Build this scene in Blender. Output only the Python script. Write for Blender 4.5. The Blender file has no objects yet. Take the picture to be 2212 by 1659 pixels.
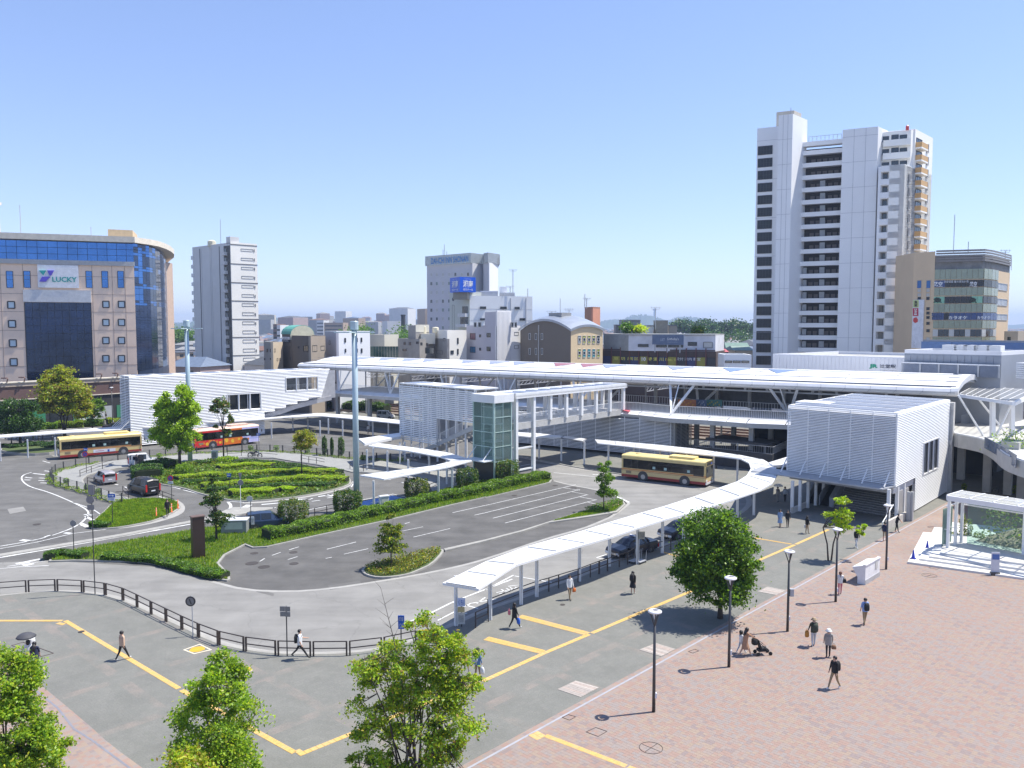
import bpy,bmesh,math,random
import numpy as np
from mathutils import Vector,Matrix
random.seed(7);rng=np.random.default_rng(7)
SC=bpy.context.scene;COL=SC.collection
# ------------------------------------------------ camera, sky, sun
CAMZ=18.5;FP=1766.0;PITCH=math.radians(4.03)
cam_d=bpy.data.cameras.new('camera');cam=bpy.data.objects.new('camera',cam_d);COL.objects.link(cam)
cam.location=(0,0,CAMZ);cam.rotation_euler=(math.radians(90)-PITCH,0,0)
cam_d.sensor_width=36;cam_d.lens=FP/2212*36;cam_d.clip_start=0.5;cam_d.clip_end=30000
SC.camera=cam
SUN_EL=math.radians(62);SUN_DIR=Vector((0.975,0.222,0)).normalized()
world=bpy.data.worlds.new('World');SC.world=world;world.use_nodes=True
wt=world.node_tree;bg=wt.nodes['Background']
sky=wt.nodes.new('ShaderNodeTexSky');sky.sky_type='NISHITA';sky.sun_disc=False
sky.sun_elevation=SUN_EL;sky.sun_rotation=math.atan2(SUN_DIR.x,SUN_DIR.y)
sky.altitude=0;sky.air_density=1.0;sky.dust_density=0.0;sky.ozone_density=2.0
tint=wt.nodes.new('ShaderNodeVectorMath');tint.operation='MULTIPLY';tint.inputs[1].default_value=(1.17,1.21,1.51)
gm=wt.nodes.new('ShaderNodeGamma');gm.inputs[1].default_value=.78
wt.links.new(sky.outputs[0],gm.inputs[0]);wt.links.new(gm.outputs[0],tint.inputs[0]);wt.links.new(tint.outputs[0],bg.inputs[0]);bg.inputs[1].default_value=0.13
sun_d=bpy.data.lights.new('sun','SUN');sun_d.energy=5.0;sun_d.angle=math.radians(0.53);sun_d.color=(1,0.955,0.86)
sun=bpy.data.objects.new('sun',sun_d);COL.objects.link(sun)
sdir=Vector((SUN_DIR.x*math.cos(SUN_EL),SUN_DIR.y*math.cos(SUN_EL),math.sin(SUN_EL)))
sun.rotation_euler=sdir.to_track_quat('Z','Y').to_euler()
SC.view_settings.view_transform='Standard';SC.view_settings.look='None'
SC.view_settings.gamma=1;SC.view_settings.use_curve_mapping=False;SC.view_settings.exposure=0.6
SC.render.engine='CYCLES'
# ------------------------------------------------ survey: sight lines of the photograph turned into places
cp,sp=math.cos(PITCH),math.sin(PITCH)
def ray(u,v):
 a=(u-1106)/FP;b=(829.5-v)/FP
 return(a,cp+b*sp,-sp+b*cp)
def G(p,z=0.0):
 d=ray(*p);t=(z-CAMZ)/d[2]
 return(d[0]*t,d[1]*t)
def G3(p,z=0.0):return G(p,z)+(z,)
def AT(p,Y):
 d=ray(*p);t=Y/d[1]
 return(d[0]*t,Y,CAMZ+d[2]*t)
def on_plane(p,A,B):
 "sight line against the vertical plane through A, B -> distance from A along AB, height"
 d=ray(*p);ex,ey=B[0]-A[0],B[1]-A[1];L=math.hypot(ex,ey);ex/=L;ey/=L
 nx,ny=ey,-ex
 t=(nx*A[0]+ny*A[1])/(nx*d[0]+ny*d[1])
 return((d[0]*t-A[0])*ex+(d[1]*t-A[1])*ey,CAMZ+d[2]*t)
def crop(ox,oy,s):return lambda x,y:(ox+s*x,oy+s*y)
k=0.26337
cA=crop(0,786.5,k);cB=crop(524.3,786.5,k);cC=crop(1048.6,786.5,k);cD=crop(1629.5,728.2,k)
cE=crop(0,1222.2,k);cF=crop(524.3,1222.2,k);cG=crop(1048.6,1222.2,k);cH=crop(1629.5,1136,k)
cI=crop(0,407.8,k);cJ=crop(553.4,407.8,k);cK=crop(1106.9,524.3,k);cL=crop(1573,221.4,.2889)
cM=crop(553.4,670,.15802);cN=crop(815.6,611.7,.15802);cO=crop(1940,524.3,.158);cP=crop(1281.7,804,.2107)
cQ=crop(1969,757.3,.10993);cR=crop(1864.2,1037,.1573);cS=crop(1666,1002,.11588);cT=crop(0,786.5,.1317)
cW=crop(221.4,932.1,.158);cV=crop(1281.7,1106.9,.1317)
U=lambda x,y:(x,y)
D1=(math.cos(math.radians(47)),math.sin(math.radians(47)));D2=(-D1[1],D1[0])
def ofs(p,d,t):return(p[0]+d[0]*t,p[1]+d[1]*t)
def lerp(a,b,t):return tuple(a[i]+(b[i]-a[i])*t for i in range(len(a)))
# ------------------------------------------------ materials
MATS={}
def M(name,rgb,rough=.6,metal=0,var=.12,vs=1.5,bump=0,bs=20,spec=.5,emit=None,coat=0):
 if name in MATS:return MATS[name]
 m=bpy.data.materials.new(name);m.use_nodes=True;nt=m.node_tree;b=nt.nodes['Principled BSDF']
 b.inputs['Roughness'].default_value=rough;b.inputs['Metallic'].default_value=metal
 b.inputs['Specular IOR Level'].default_value=spec
 if coat:b.inputs['Coat Weight'].default_value=coat;b.inputs['Coat Roughness'].default_value=.05
 c=(rgb[0],rgb[1],rgb[2],1)
 if var>0 or bump>0:
  g=nt.nodes.new('ShaderNodeNewGeometry')
 if var>0:
  n=nt.nodes.new('ShaderNodeTexNoise');n.inputs['Scale'].default_value=vs;n.inputs['Detail'].default_value=5
  n.inputs['Roughness'].default_value=.65
  r=nt.nodes.new('ShaderNodeMapRange');r.inputs[1].default_value=.3;r.inputs[2].default_value=.7
  r.inputs[3].default_value=1-var;r.inputs[4].default_value=1+var
  mx=nt.nodes.new('ShaderNodeVectorMath');mx.operation='SCALE';mx.inputs[0].default_value=c[:3]
  nt.links.new(g.outputs['Position'],n.inputs['Vector']);nt.links.new(n.outputs[0],r.inputs[0])
  nt.links.new(r.outputs[0],mx.inputs['Scale']);nt.links.new(mx.outputs[0],b.inputs['Base Color'])
 else:b.inputs['Base Color'].default_value=c
 if bump>0:
  n2=nt.nodes.new('ShaderNodeTexNoise');n2 .inputs['Scale'].default_value=bs;n2 .inputs['Detail'].default_value=4
  bp=nt.nodes.new('ShaderNodeBump');bp.inputs['Strength'].default_value=bump;bp.inputs['Distance'].default_value=.02
  nt.links.new(g.outputs['Position'],n2 .inputs['Vector']);nt.links.new(n2 .outputs[0],bp.inputs['Height']);nt.links.new(bp.outputs[0],b.inputs['Normal'])
 if emit:b.inputs['Emission Color'].default_value=emit[:3]+(1,);b.inputs['Emission Strength'].default_value=emit[3]
 MATS[name]=m;return m
def MG(name,tint=(.8,.9,.88),trans=.8,rough=.02):
 "window glass: part see-through, part mirror by angle"
 if name in MATS:return MATS[name]
 m=bpy.data.materials.new(name);m.use_nodes=True;nt=m.node_tree;nt.nodes.clear()
 o=nt.nodes.new('ShaderNodeOutputMaterial');t=nt.nodes.new('ShaderNodeBsdfTransparent');t.inputs[0].default_value=tint+(1,)
 p=nt.nodes.new('ShaderNodeBsdfPrincipled');p.inputs['Base Color'].default_value=tuple(x*.5 for x in tint)+(1,);p.inputs['Roughness'].default_value=rough
 f=nt.nodes.new('ShaderNodeFresnel');f.inputs[0].default_value=1.5
 r=nt.nodes.new('ShaderNodeMath');r.operation='MULTIPLY_ADD';r.inputs[1].default_value=1.0;r.inputs[2].default_value=1-trans;r.use_clamp=True
 x=nt.nodes.new('ShaderNodeMixShader')
 nt.links.new(f.outputs[0],r.inputs[0]);nt.links.new(r.outputs[0],x.inputs[0]);nt.links.new(t.outputs[0],x.inputs[1]);nt.links.new(p.outputs[0],x.inputs[2]);nt.links.new(x.outputs[0],o.inputs[0])
 MATS[name]=m;return m
def ML(name,rgb,trans=.35):
 "leaf: diffuse with light passing through, tone drifting from clump to clump"
 if name in MATS:return MATS[name]
 m=bpy.data.materials.new(name);m.use_nodes=True;nt=m.node_tree;nt.nodes.clear()
 o=nt.nodes.new('ShaderNodeOutputMaterial');g=nt.nodes.new('ShaderNodeNewGeometry')
 n=nt.nodes.new('ShaderNodeTexNoise');n.inputs['Scale'].default_value=1.3;n.inputs['Detail'].default_value=3
 r=nt.nodes.new('ShaderNodeMapRange');r.inputs[1].default_value=.3;r.inputs[2].default_value=.7;r.inputs[3].default_value=.7;r.inputs[4].default_value=1.3
 mx=nt.nodes.new('ShaderNodeVectorMath');mx.operation='SCALE';mx.inputs[0].default_value=rgb
 d=nt.nodes.new('ShaderNodeBsdfPrincipled');d.inputs['Roughness'].default_value=.45;d.inputs['Specular IOR Level'].default_value=.35
 t=nt.nodes.new('ShaderNodeBsdfTranslucent');tc=nt.nodes.new('ShaderNodeVectorMath');tc.operation='MULTIPLY';tc.inputs[1].default_value=(1.5,1.6,.5)
 x=nt.nodes.new('ShaderNodeMixShader');x.inputs[0].default_value=trans
 L=nt.links.new
 L(g.outputs['Position'],n.inputs['Vector']);L(n.outputs[0],r.inputs[0]);L(r.outputs[0],mx.inputs['Scale']);L(mx.outputs[0],d.inputs['Base Color'])
 L(mx.outputs[0],tc.inputs[0]);L(tc.outputs[0],t.inputs[0]);L(d.outputs[0],x.inputs[1]);L(t.outputs[0],x.inputs[2]);L(x.outputs[0],o.inputs[0])
 MATS[name]=m;return m
# ------------------------------------------------ objects
def tag(o,label=None,cat=None,group=None,kind=None):
 if label:o['label']=label
 if cat:o['category']=cat
 if group:o['group']=group
 if kind:o['kind']=kind
 return o
def root(name,loc,label,cat,group=None,rz=0):
 o=bpy.data.objects.new(name,None);o.empty_display_size=.3;o.location=loc if len(loc)==3 else(loc[0],loc[1],0)
 o.rotation_euler=(0,0,rz);COL.objects.link(o);return tag(o,label,cat,group)
def origin(o):
 v=Vector((0,0,0))
 while o:v=v+Vector(o.location);o=o.parent
 return v
def link(name,mesh,parent=None):
 o=bpy.data.objects.new(name,mesh);COL.objects.link(o);o.parent=parent;return o
KIDS={}
def clone(o,loc,rz=None,label=None,group=None,parent=None):
 c=o.copy();COL.objects.link(c);c.parent=parent
 if parent is None:
  c.location=loc if len(loc)==3 else(loc[0],loc[1],0)
  if rz is not None:c.rotation_euler=(0,0,rz)
  if label:c['label']=label
  if group:c['group']=group
 for ch in list(o.children):clone(ch,None,parent=c)
 return c
class MB:
 def __init__(s):s.v=[];s.f=[];s.m=[];s.c=0
 def mat(s,i):s.c=i;return s
 def add(s,vs,fs):
  n=len(s.v);s.v+=[tuple(p) for p in vs]
  for f in fs:s.f.append(tuple(n+i for i in f));s.m.append(s.c)
  return s
 def poly(s,pts):return s.add(pts,[tuple(range(len(pts)))])
 def box(s,x0,y0,z0,x1,y1,z1):
  x0,x1=min(x0,x1),max(x0,x1);y0,y1=min(y0,y1),max(y0,y1);z0,z1=min(z0,z1),max(z0,z1)
  return s.add([(x0,y0,z0),(x1,y0,z0),(x1,y1,z0),(x0,y1,z0),(x0,y0,z1),(x1,y0,z1),(x1,y1,z1),(x0,y1,z1)],[(0,3,2,1),(4,5,6,7),(0,1,5,4),(1,2,6,5),(2,3,7,6),(3,0,4,7)])
 def prism(s,P,z0,z1,bottom=True):
  if area(P)<0:P=P[::-1]
  n=len(P);vs=[(p[0],p[1],z0) for p in P]+[(p[0],p[1],z1) for p in P]
  fs=[(i,(i+1)%n,n+(i+1)%n,n+i) for i in range(n)]+[tuple(range(n,2*n))]
  if bottom:fs.append(tuple(range(n-1,-1,-1)))
  return s.add(vs,fs)
 def obox(s,c,d,L,W,z0,z1):
  n=(-d[1],d[0]);P=[(c[0]+d[0]*a*L/2+n[0]*b*W/2,c[1]+d[1]*a*L/2+n[1]*b*W/2) for a,b in((-1,-1),(1,-1),(1,1),(-1,1))]
  return s.prism(P,z0,z1)
 def wallseg(s,A,B,t,z0,z1):
  "wall from A to B, thickness t to the left of AB"
  L=math.hypot(B[0]-A[0],B[1]-A[1]) or 1;n=(-(B[1]-A[1])/L*t,(B[0]-A[0])/L*t)
  return s.prism([A[:2],B[:2],(B[0]+n[0],B[1]+n[1]),(A[0]+n[0],A[1]+n[1])],z0,z1)
 def beam(s,p0,p1,w,h=None):
  h=h or w;p0=Vector(p0);p1=Vector(p1);d=(p1-p0).normalized()
  up=Vector((0,0,1)) if abs(d.z)<.95 else Vector((0,1,0));r=d.cross(up).normalized();q=r.cross(d)
  vs=[p+r*(a*w/2)+q*(b*h/2) for p in(p0,p1) for a,b in((-1,-1),(1,-1),(1,1),(-1,1))]
  return s.add(vs,[(0,1,2,3),(7,6,5,4),(0,4,5,1),(1,5,6,2),(2,6,7,3),(3,7,4,0)])
 def tube(s,pts,rs,n=8,caps=True):
  pts=[Vector(p) for p in pts];rs=rs if isinstance(rs,(list,tuple)) else[rs]*len(pts);vs=[];fs=[]
  for i,p in enumerate(pts):
   d=(pts[min(i+1,len(pts)-1)]-pts[max(i-1,0)]).normalized()
   up=Vector((0,0,1)) if abs(d.z)<.9 else Vector((0,1,0));r=d.cross(up).normalized();q=r.cross(d)
   vs+=[p+(r*math.cos(2*math.pi*j/n)+q*math.sin(2*math.pi*j/n))*rs[i] for j in range(n)]
  for i in range(len(pts)-1):
   for j in range(n):a=i*n+j;b=i*n+(j+1)%n;fs.append((a,b,b+n,a+n))
  if caps:fs.append(tuple(range(n-1,-1,-1)));fs.append(tuple(range(len(vs)-n,len(vs))))
  return s.add(vs,fs)
 def lathe(s,c,prof,n=16,axis='z'):
  vs=[];fs=[]
  for r,z in prof:
   for j in range(n):
    a=2*math.pi*j/n;x,y=r*math.cos(a),r*math.sin(a)
    vs.append((c[0]+x,c[1]+y,c[2]+z) if axis=='z' else(c[0]+x,c[1]+z,c[2]+y))
  for i in range(len(prof)-1):
   for j in range(n):a=i*n+j;b=i*n+(j+1)%n;fs.append((a,b,b+n,a+n) if axis=='z' else(a,a+n,b+n,b))
  fs.append(tuple(range(n-1,-1,-1)) if axis=='z' else tuple(range(n)));e=len(vs)
  fs.append(tuple(range(e-n,e)) if axis=='z' else tuple(range(e-1,e-n-1,-1)))
  return s.add(vs,fs)
 def build(s,name,mats,parent=None,smooth=False):
  me=bpy.data.meshes.new(name);o=origin(parent) if parent else Vector((0,0,0))
  me.from_pydata([(x-o.x,y-o.y,z-o.z) for x,y,z in s.v] if parent else s.v,[],s.f)
  mats=mats if isinstance(mats,(list,tuple)) else[mats]
  for m in mats:me.materials.append(m)
  if len(mats)>1:me.polygons.foreach_set('material_index',s.m)
  if smooth:me.polygons.foreach_set('use_smooth',[True]*len(s.f))
  me.update();return link(name,me,parent)
 def local(s,name,mats,parent=None,smooth=False):
  me=bpy.data.meshes.new(name);me.from_pydata(s.v,[],s.f)
  mats=mats if isinstance(mats,(list,tuple)) else[mats]
  for m in mats:me.materials.append(m)
  if len(mats)>1:me.polygons.foreach_set('material_index',s.m)
  if smooth:me.polygons.foreach_set('use_smooth',[True]*len(s.f))
  return link(name,me,parent)
def area(P):return sum(P[i][0]*P[(i+1)%len(P)][1]-P[(i+1)%len(P)][0]*P[i][1] for i in range(len(P)))/2
def inset(P,t):
 if area(P)<0:P=P[::-1]
 n=len(P);out=[]
 for i in range(n):
  a,b,c=P[i-1],P[i],P[(i+1)%n]
  d1=(b[0]-a[0],b[1]-a[1]);d2=(c[0]-b[0],c[1]-b[1])
  l1=math.hypot(*d1) or 1e-6;l2=math.hypot(*d2) or 1e-6
  nx=-d1[1]/l1-d2[1]/l2;ny=d1[0]/l1+d2[0]/l2;q=nx*nx+ny*ny or 1e-6
  out.append((b[0]+nx*2*t/max(q,1),b[1]+ny*2*t/max(q,1)))
 return out
def smooth_path(P,it=2,closed=False):
 for _ in range(it):
  Q=[] if closed else[P[0]]
  for i in range(len(P) if closed else len(P)-1):
   a,b=P[i],P[(i+1)%len(P)];Q+=[lerp(a,b,.25),lerp(a,b,.75)]
  if not closed:Q.append(P[-1])
  P=Q
 return P
def inside(x,y,P):
 c=np.zeros(len(x),bool);n=len(P)
 for i in range(n):
  (x1,y1),(x2,y2)=P[i][:2],P[(i+1)%n][:2]
  if y1==y2:continue
  c^=((y1>y)!=(y2>y))&(x<(x2-x1)*(y-y1)/(y2-y1)+x1)
 return c
def scatter(P,n):
 P2=np.array([p[:2] for p in P]);lo,hi=P2 .min(0),P2 .max(0);out=np.zeros((0,2));it=0
 while len(out)<n and it<30:
  q=rng.uniform(lo,hi,(n*2,2));out=np.vstack([out,q[inside(q[:,0],q[:,1],P)]]);it+=1
 return out[:n]
def resample(P,step):
 out=[P[0]];acc=0
 for a,b in zip(P,P[1:]):
  L=math.hypot(b[0]-a[0],b[1]-a[1]);t=step-acc
  while t<=L:out.append(lerp(a,b,t/L));t+=step
  acc=(acc+L)%step if L else acc
 return out
def mesh_np(name,V,F4,mats,mi=None,parent=None,smooth=False):
 me=bpy.data.meshes.new(name);nf,kk=F4 .shape
 o=np.array(origin(parent)) if parent else np.zeros(3)
 me.vertices.add(len(V));me.vertices.foreach_set('co',(V-o).astype(np.float32).ravel())
 me.loops.add(nf*kk);me.loops.foreach_set('vertex_index',F4 .astype(np.int32).ravel())
 me.polygons.add(nf);me.polygons.foreach_set('loop_start',np.arange(0,nf*kk,kk,dtype=np.int32));me.polygons.foreach_set('loop_total',np.full(nf,kk,np.int32))
 for m in mats:me.materials.append(m)
 if mi is not None:me.polygons.foreach_set('material_index',mi.astype(np.int32))
 me.polygons.foreach_set('use_smooth',np.zeros(nf,bool))
 me.update(calc_edges=True);return link(name,me,parent)
def cards(name,C,size,mats,probs=None,parent=None,up=.35,asp=.55,droop=0):
 "leaf-sized faces at the points C"
 n=len(C);C=np.asarray(C,float)
 nr=rng.normal(size=(n,3));nr[:,2]=np.abs(nr[:,2])+up;nr/=np.linalg.norm(nr,axis=1)[:,None]
 t=rng.normal(size=(n,3));t[:,2]-=droop;t-=nr*(t*nr).sum(1)[:,None];t/=np.linalg.norm(t,axis=1)[:,None]+1e-9
 b=np.cross(nr,t);s=size*rng.uniform(.6,1.35,(n,1))
 V=np.stack([C-t*s,C+b*s*asp,C+t*s,C-b*s*asp],1).reshape(-1,3)
 F=np.arange(4*n).reshape(n,4);mi=rng.choice(len(mats),n,p=probs)
 return mesh_np(name,V,F,mats,mi,parent)
WHITE=M('white_paint',(.80,.80,.80),.35,0,.05,.8)
# ------------------------------------------------ air: pale even haze, far things fade into it
hz=bpy.data.materials.new('haze_air');hz.use_nodes=True;nt_=hz.node_tree;nt_.nodes.clear()
ho=nt_.nodes.new('ShaderNodeOutputMaterial');hv=nt_.nodes.new('ShaderNodeVolumePrincipled');hv.inputs['Color'].default_value=(.56,.72,1,1);hv.inputs['Density'].default_value=0.00019;hv.inputs['Anisotropy'].default_value=.1
nt_.links.new(hv.outputs[0],ho.inputs['Volume'])
def add_haze():
 mb=MB();mb.box(-9000,-9000,-1.6,9000,9000,150);o=mb.build('haze',hz);o['kind']='stuff'
add_haze()

# ================================================ GROUND
Z0=-0.12
asphalt=M('asphalt',(.125,.121,.115),.9,0,.2,.35,.5,60)
asphalt_l=M('asphalt_worn',(.225,.218,.205),.9,0,.14,.3,.5,60)
asphalt_d=M('asphalt_dark',(.102,.098,.093),.88,0,.22,.4,.5,60)
concrete=M('kerb_concrete',(.31,.30,.275),.85,0,.15,1.2)
concrete_l=M('gutter_concrete',(.33,.32,.30),.85,0,.12,1.0)
paint=M('road_paint',(.60,.60,.59),.75,0,.3,2.5)
farland=M('far_ground',(.17,.17,.15),.9,0,.3,.02)
def add_cracks(m,amt=.22):
 nt=m.node_tree;b=nt.nodes['Principled BSDF'];src=b.inputs['Base Color'].links[0].from_socket
 g=nt.nodes.new('ShaderNodeNewGeometry');ns=nt.nodes.new('ShaderNodeTexNoise');ns.inputs['Scale'].default_value=.9;ns.inputs['Detail'].default_value=4
 ad=nt.nodes.new('ShaderNodeVectorMath');ad.operation='ADD'
 v=nt.nodes.new('ShaderNodeTexVoronoi');v.feature='DISTANCE_TO_EDGE';v.inputs['Scale'].default_value=.16
 r=nt.nodes.new('ShaderNodeMapRange');r.inputs[1].default_value=0;r.inputs[2].default_value=.005;r.inputs[3].default_value=1-amt;r.inputs[4].default_value=1
 st=nt.nodes.new('ShaderNodeTexNoise');st.inputs['Scale'].default_value=.12;st.inputs['Detail'].default_value=3
 mp=nt.nodes.new('ShaderNodeMapping');mp.inputs['Rotation'].default_value=(0,0,.3);mp.inputs['Scale'].default_value=(1,6,1)
 r2=nt.nodes.new('ShaderNodeMapRange');r2 .inputs[1].default_value=.35;r2 .inputs[2].default_value=.65;r2 .inputs[3].default_value=.9;r2 .inputs[4].default_value=1.08
 mu=nt.nodes.new('ShaderNodeMath');mu.operation='MULTIPLY';s=nt.nodes.new('ShaderNodeVectorMath');s.operation='SCALE';L=nt.links.new
 L(g.outputs['Position'],ns.inputs['Vector']);L(g.outputs['Position'],ad.inputs[0]);L(ns.outputs[1],ad.inputs[1]);L(ad.outputs[0],v.inputs['Vector'])
 L(v.outputs['Distance'],r.inputs[0]);L(g.outputs['Position'],mp.inputs[0]);L(mp.outputs[0],st.inputs['Vector']);L(st.outputs[0],r2 .inputs[0])
 L(r.outputs[0],mu.inputs[0]);L(r2 .outputs[0],mu.inputs[1]);L(src,s.inputs[0]);L(mu.outputs[0],s.inputs['Scale']);L(s.outputs[0],b.inputs['Base Color'])
for m_ in(asphalt,asphalt_l):add_cracks(m_)
add_cracks(asphalt_d,.1)
mb=MB();R_=14000
mb.poly([(R_*math.cos(a),R_*math.sin(a),Z0-.3) for a in np.linspace(0,2*math.pi,65)[:-1]])
tag(mb.build('ground',farland),kind='structure')
mb=MB();mb.poly([(-260,-20,Z0),(200,-20,Z0),(200,215,Z0),(-260,215,Z0)])
tag(mb.build('road',asphalt),kind='structure')
def pavement_mat():
 m=M('paving_grey',(.168,.167,.150),.85,0,.10,.5,.4,40);nt=m.node_tree;b=nt.nodes['Principled BSDF']
 src=b.inputs['Base Color'].links[0].from_socket;L=nt.links.new
 g=nt.nodes.new('ShaderNodeNewGeometry');mp=nt.nodes.new('ShaderNodeMapping');mp.inputs['Rotation'].default_value=(0,0,-math.radians(47));mp.vector_type='POINT'
 br=nt.nodes.new('ShaderNodeTexBrick');br.inputs['Scale'].default_value=1;br.inputs['Brick Width'].default_value=.3;br.inputs['Row Height'].default_value=.3
 br.inputs['Mortar Size'].default_value=.008;br.inputs['Color1'].default_value=(.95,.96,.95,1);br.inputs['Color2'].default_value=(1.05,1.04,1.04,1);br.inputs['Mortar'].default_value=(.88,.88,.88,1)
 sp_=nt.nodes.new('ShaderNodeTexNoise');sp_.inputs['Scale'].default_value=14;sp_.inputs['Detail'].default_value=2
 r=nt.nodes.new('ShaderNodeMapRange');r.inputs[1].default_value=.3;r.inputs[2].default_value=.7;r.inputs[3].default_value=.88;r.inputs[4].default_value=1.12
 sx=nt.nodes.new('ShaderNodeSeparateXYZ');L(g.outputs['Position'],mp.inputs[0]);L(mp.outputs[0],sx.inputs[0]);L(mp.outputs[0],br.inputs['Vector'])
 def band(o,per,w):
  a=nt.nodes.new('ShaderNodeMath');a.operation='MODULO';a.inputs[1].default_value=per;ab=nt.nodes.new('ShaderNodeMath');ab.operation='ABSOLUTE'
  c=nt.nodes.new('ShaderNodeMath');c.operation='LESS_THAN';c.inputs[1].default_value=w
  L(o,ab.inputs[0]);L(ab.outputs[0],a.inputs[0]);L(a.outputs[0],c.inputs[0]);return c.outputs[0]
 mxm=nt.nodes.new('ShaderNodeMath');mxm.operation='MAXIMUM';L(band(sx.outputs[0],5.4,.6),mxm.inputs[0]);L(band(sx.outputs[1],5.4,.6),mxm.inputs[1])
 nz=nt.nodes.new('ShaderNodeTexNoise');nz.inputs['Scale'].default_value=.8;L(g.outputs['Position'],nz.inputs['Vector'])
 fm=nt.nodes.new('ShaderNodeMath');fm.operation='MULTIPLY';nz.inputs['Detail'].default_value=6;rz_=nt.nodes.new('ShaderNodeMapRange');rz_.inputs[1].default_value=.42;rz_.inputs[2].default_value=.7;rz_.inputs[4].default_value=.5;L(nz.outputs[0],rz_.inputs[0]);L(mxm.outputs[0],fm.inputs[0]);L(rz_.outputs[0],fm.inputs[1])
 x=nt.nodes.new('ShaderNodeMix');x.data_type='RGBA';x.inputs[7].default_value=(.27,.215,.185,1);L(fm.outputs[0],x.inputs[0]);L(src,x.inputs[6])
 v1=nt.nodes.new('ShaderNodeVectorMath');v1 .operation='MULTIPLY';L(x.outputs[2],v1 .inputs[0]);L(br.outputs[0],v1 .inputs[1])
 v2=nt.nodes.new('ShaderNodeVectorMath');v2 .operation='SCALE';L(v1 .outputs[0],v2 .inputs[0]);L(g.outputs['Position'],sp_.inputs['Vector']);L(sp_.outputs[0],r.inputs[0]);L(r.outputs[0],v2 .inputs['Scale'])
 L(v2 .outputs[0],b.inputs['Base Color']);return m
paving=pavement_mat()
def sheet(name,P,m,z,kind='structure'):
 mb=MB();P=[(p[0],p[1],z) for p in P]
 if area(P)<0:P=P[::-1]
 mb.poly(P);o=mb.build(name,m)
 return tag(o,kind=kind)
def GP(f,pts,z=0.0):return[G(f(*p) if f else p,z) for p in pts]
def band_poly(P,w,off=0):
 "strip of width w along open path P"
 Lp=[];Rp=[]
 for i,p in enumerate(P):
  a=P[max(i-1,0)];b=P[min(i+1,len(P)-1)];L=math.hypot(b[0]-a[0],b[1]-a[1]) or 1
  n=(-(b[1]-a[1])/L,(b[0]-a[0])/L)
  Lp.append((p[0]+n[0]*(off+w/2),p[1]+n[1]*(off+w/2)));Rp.append((p[0]+n[0]*(off-w/2),p[1]+n[1]*(off-w/2)))
 return Lp,Rp
def ribbon(mb,P,w,z,off=0,z1=None):
 Lp,Rp=band_poly(P,w,off)
 for i in range(len(P)-1):
  q=[Rp[i],Rp[i+1],Lp[i+1],Lp[i]]
  if z1 is None:mb.poly([(a[0],a[1],z) for a in q])
  else:mb.prism(q,z,z1)
plaza_edge=smooth_path(GP(None,[(-260,1318),(-100,1298),(0,1287),(60,1281),(122,1277),(180,1280),(228,1287),(266,1298),(300,1312),(340,1331),(400,1358),(430,1374),(470,1391),(530,1404),(590,1412),(680,1414),(760,1411),(830,1402),(900,1384),(950,1364),(1000,1343),(1050,1319),(1142,1289),(1184,1270),(1247,1250),(1293,1230),(1340,1208),(1430,1181),(1490,1160),(1560,1132),(1610,1106),(1628,1086),(1620,1068),(1590,1056),(1541,1047),(1440,1035),(1340,1023),(1262,1011),(1190,998),(1120,984),(1050,975)]),1)
back=[(-8,135),(-30,152),(-60,175),(60,175),(130,120),(130,10),(-45,5)]
plaza=plaza_edge+back
mb=MB();mb.prism(plaza,Z0-.2,0);tag(mb.build('plaza_pavement',paving),kind='structure')
mb=MB();ribbon(mb,plaza_edge,.22,Z0-.1,.11,.006);tag(mb.build('plaza_kerb',concrete),kind='structure')
mb=MB();ribbon(mb,plaza_edge,.45,Z0+.008,.40);tag(mb.build('plaza_gutter',concrete_l),kind='structure')
RED=[(.285,.195,.16),(.27,.215,.188),(.29,.22,.172),(.255,.215,.198),(.235,.185,.172)]
brick_m=[M('paver_%s'%n,c,.85,0,.08,6) for n,c in zip(('rose','grey_pink','sand','ash','plum'),RED)]
def far_brick():
 m=bpy.data.materials.new('paver_field');m.use_nodes=True;nt=m.node_tree;b=nt.nodes['Principled BSDF'];b.inputs['Roughness'].default_value=.85;L=nt.links.new
 g=nt.nodes.new('ShaderNodeNewGeometry');mp=nt.nodes.new('ShaderNodeMapping');mp.inputs['Rotation'].default_value=(0,0,-math.radians(47))
 sc=nt.nodes.new('ShaderNodeVectorMath');sc.operation='SCALE';sc.inputs['Scale'].default_value=1/.2;fl=nt.nodes.new('ShaderNodeVectorMath');fl.operation='FLOOR'
 wn=nt.nodes.new('ShaderNodeTexWhiteNoise');wn.noise_dimensions='2D';cr=nt.nodes.new('ShaderNodeValToRGB');cr.color_ramp.interpolation='CONSTANT'
 for i,(p,c) in enumerate(zip((0,.3,.58,.76,.9),RED)):
  e=cr.color_ramp.elements[i] if i<2 else cr.color_ramp.elements.new(p);e.position=p;e.color=c+(1,)
 n=nt.nodes.new('ShaderNodeTexNoise');n.inputs['Scale'].default_value=.25;r=nt.nodes.new('ShaderNodeMapRange');r.inputs[1].default_value=.3;r.inputs[2].default_value=.7;r.inputs[3].default_value=.92;r.inputs[4].default_value=1.08
 v=nt.nodes.new('ShaderNodeVectorMath');v.operation='SCALE'
 L(g.outputs['Position'],mp.inputs[0]);L(mp.outputs[0],sc.inputs[0]);L(sc.outputs[0],fl.inputs[0]);L(fl.outputs[0],wn.inputs['Vector']);L(wn.outputs[0],cr.inputs[0])
 L(g.outputs['Position'],n.inputs['Vector']);L(n.outputs[0],r.inputs[0]);L(cr.outputs[0],v.inputs[0]);L(r.outputs[0],v.inputs['Scale']);L(v.outputs[0],b.inputs['Base Color']);return m
brick_far=far_brick()
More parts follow.
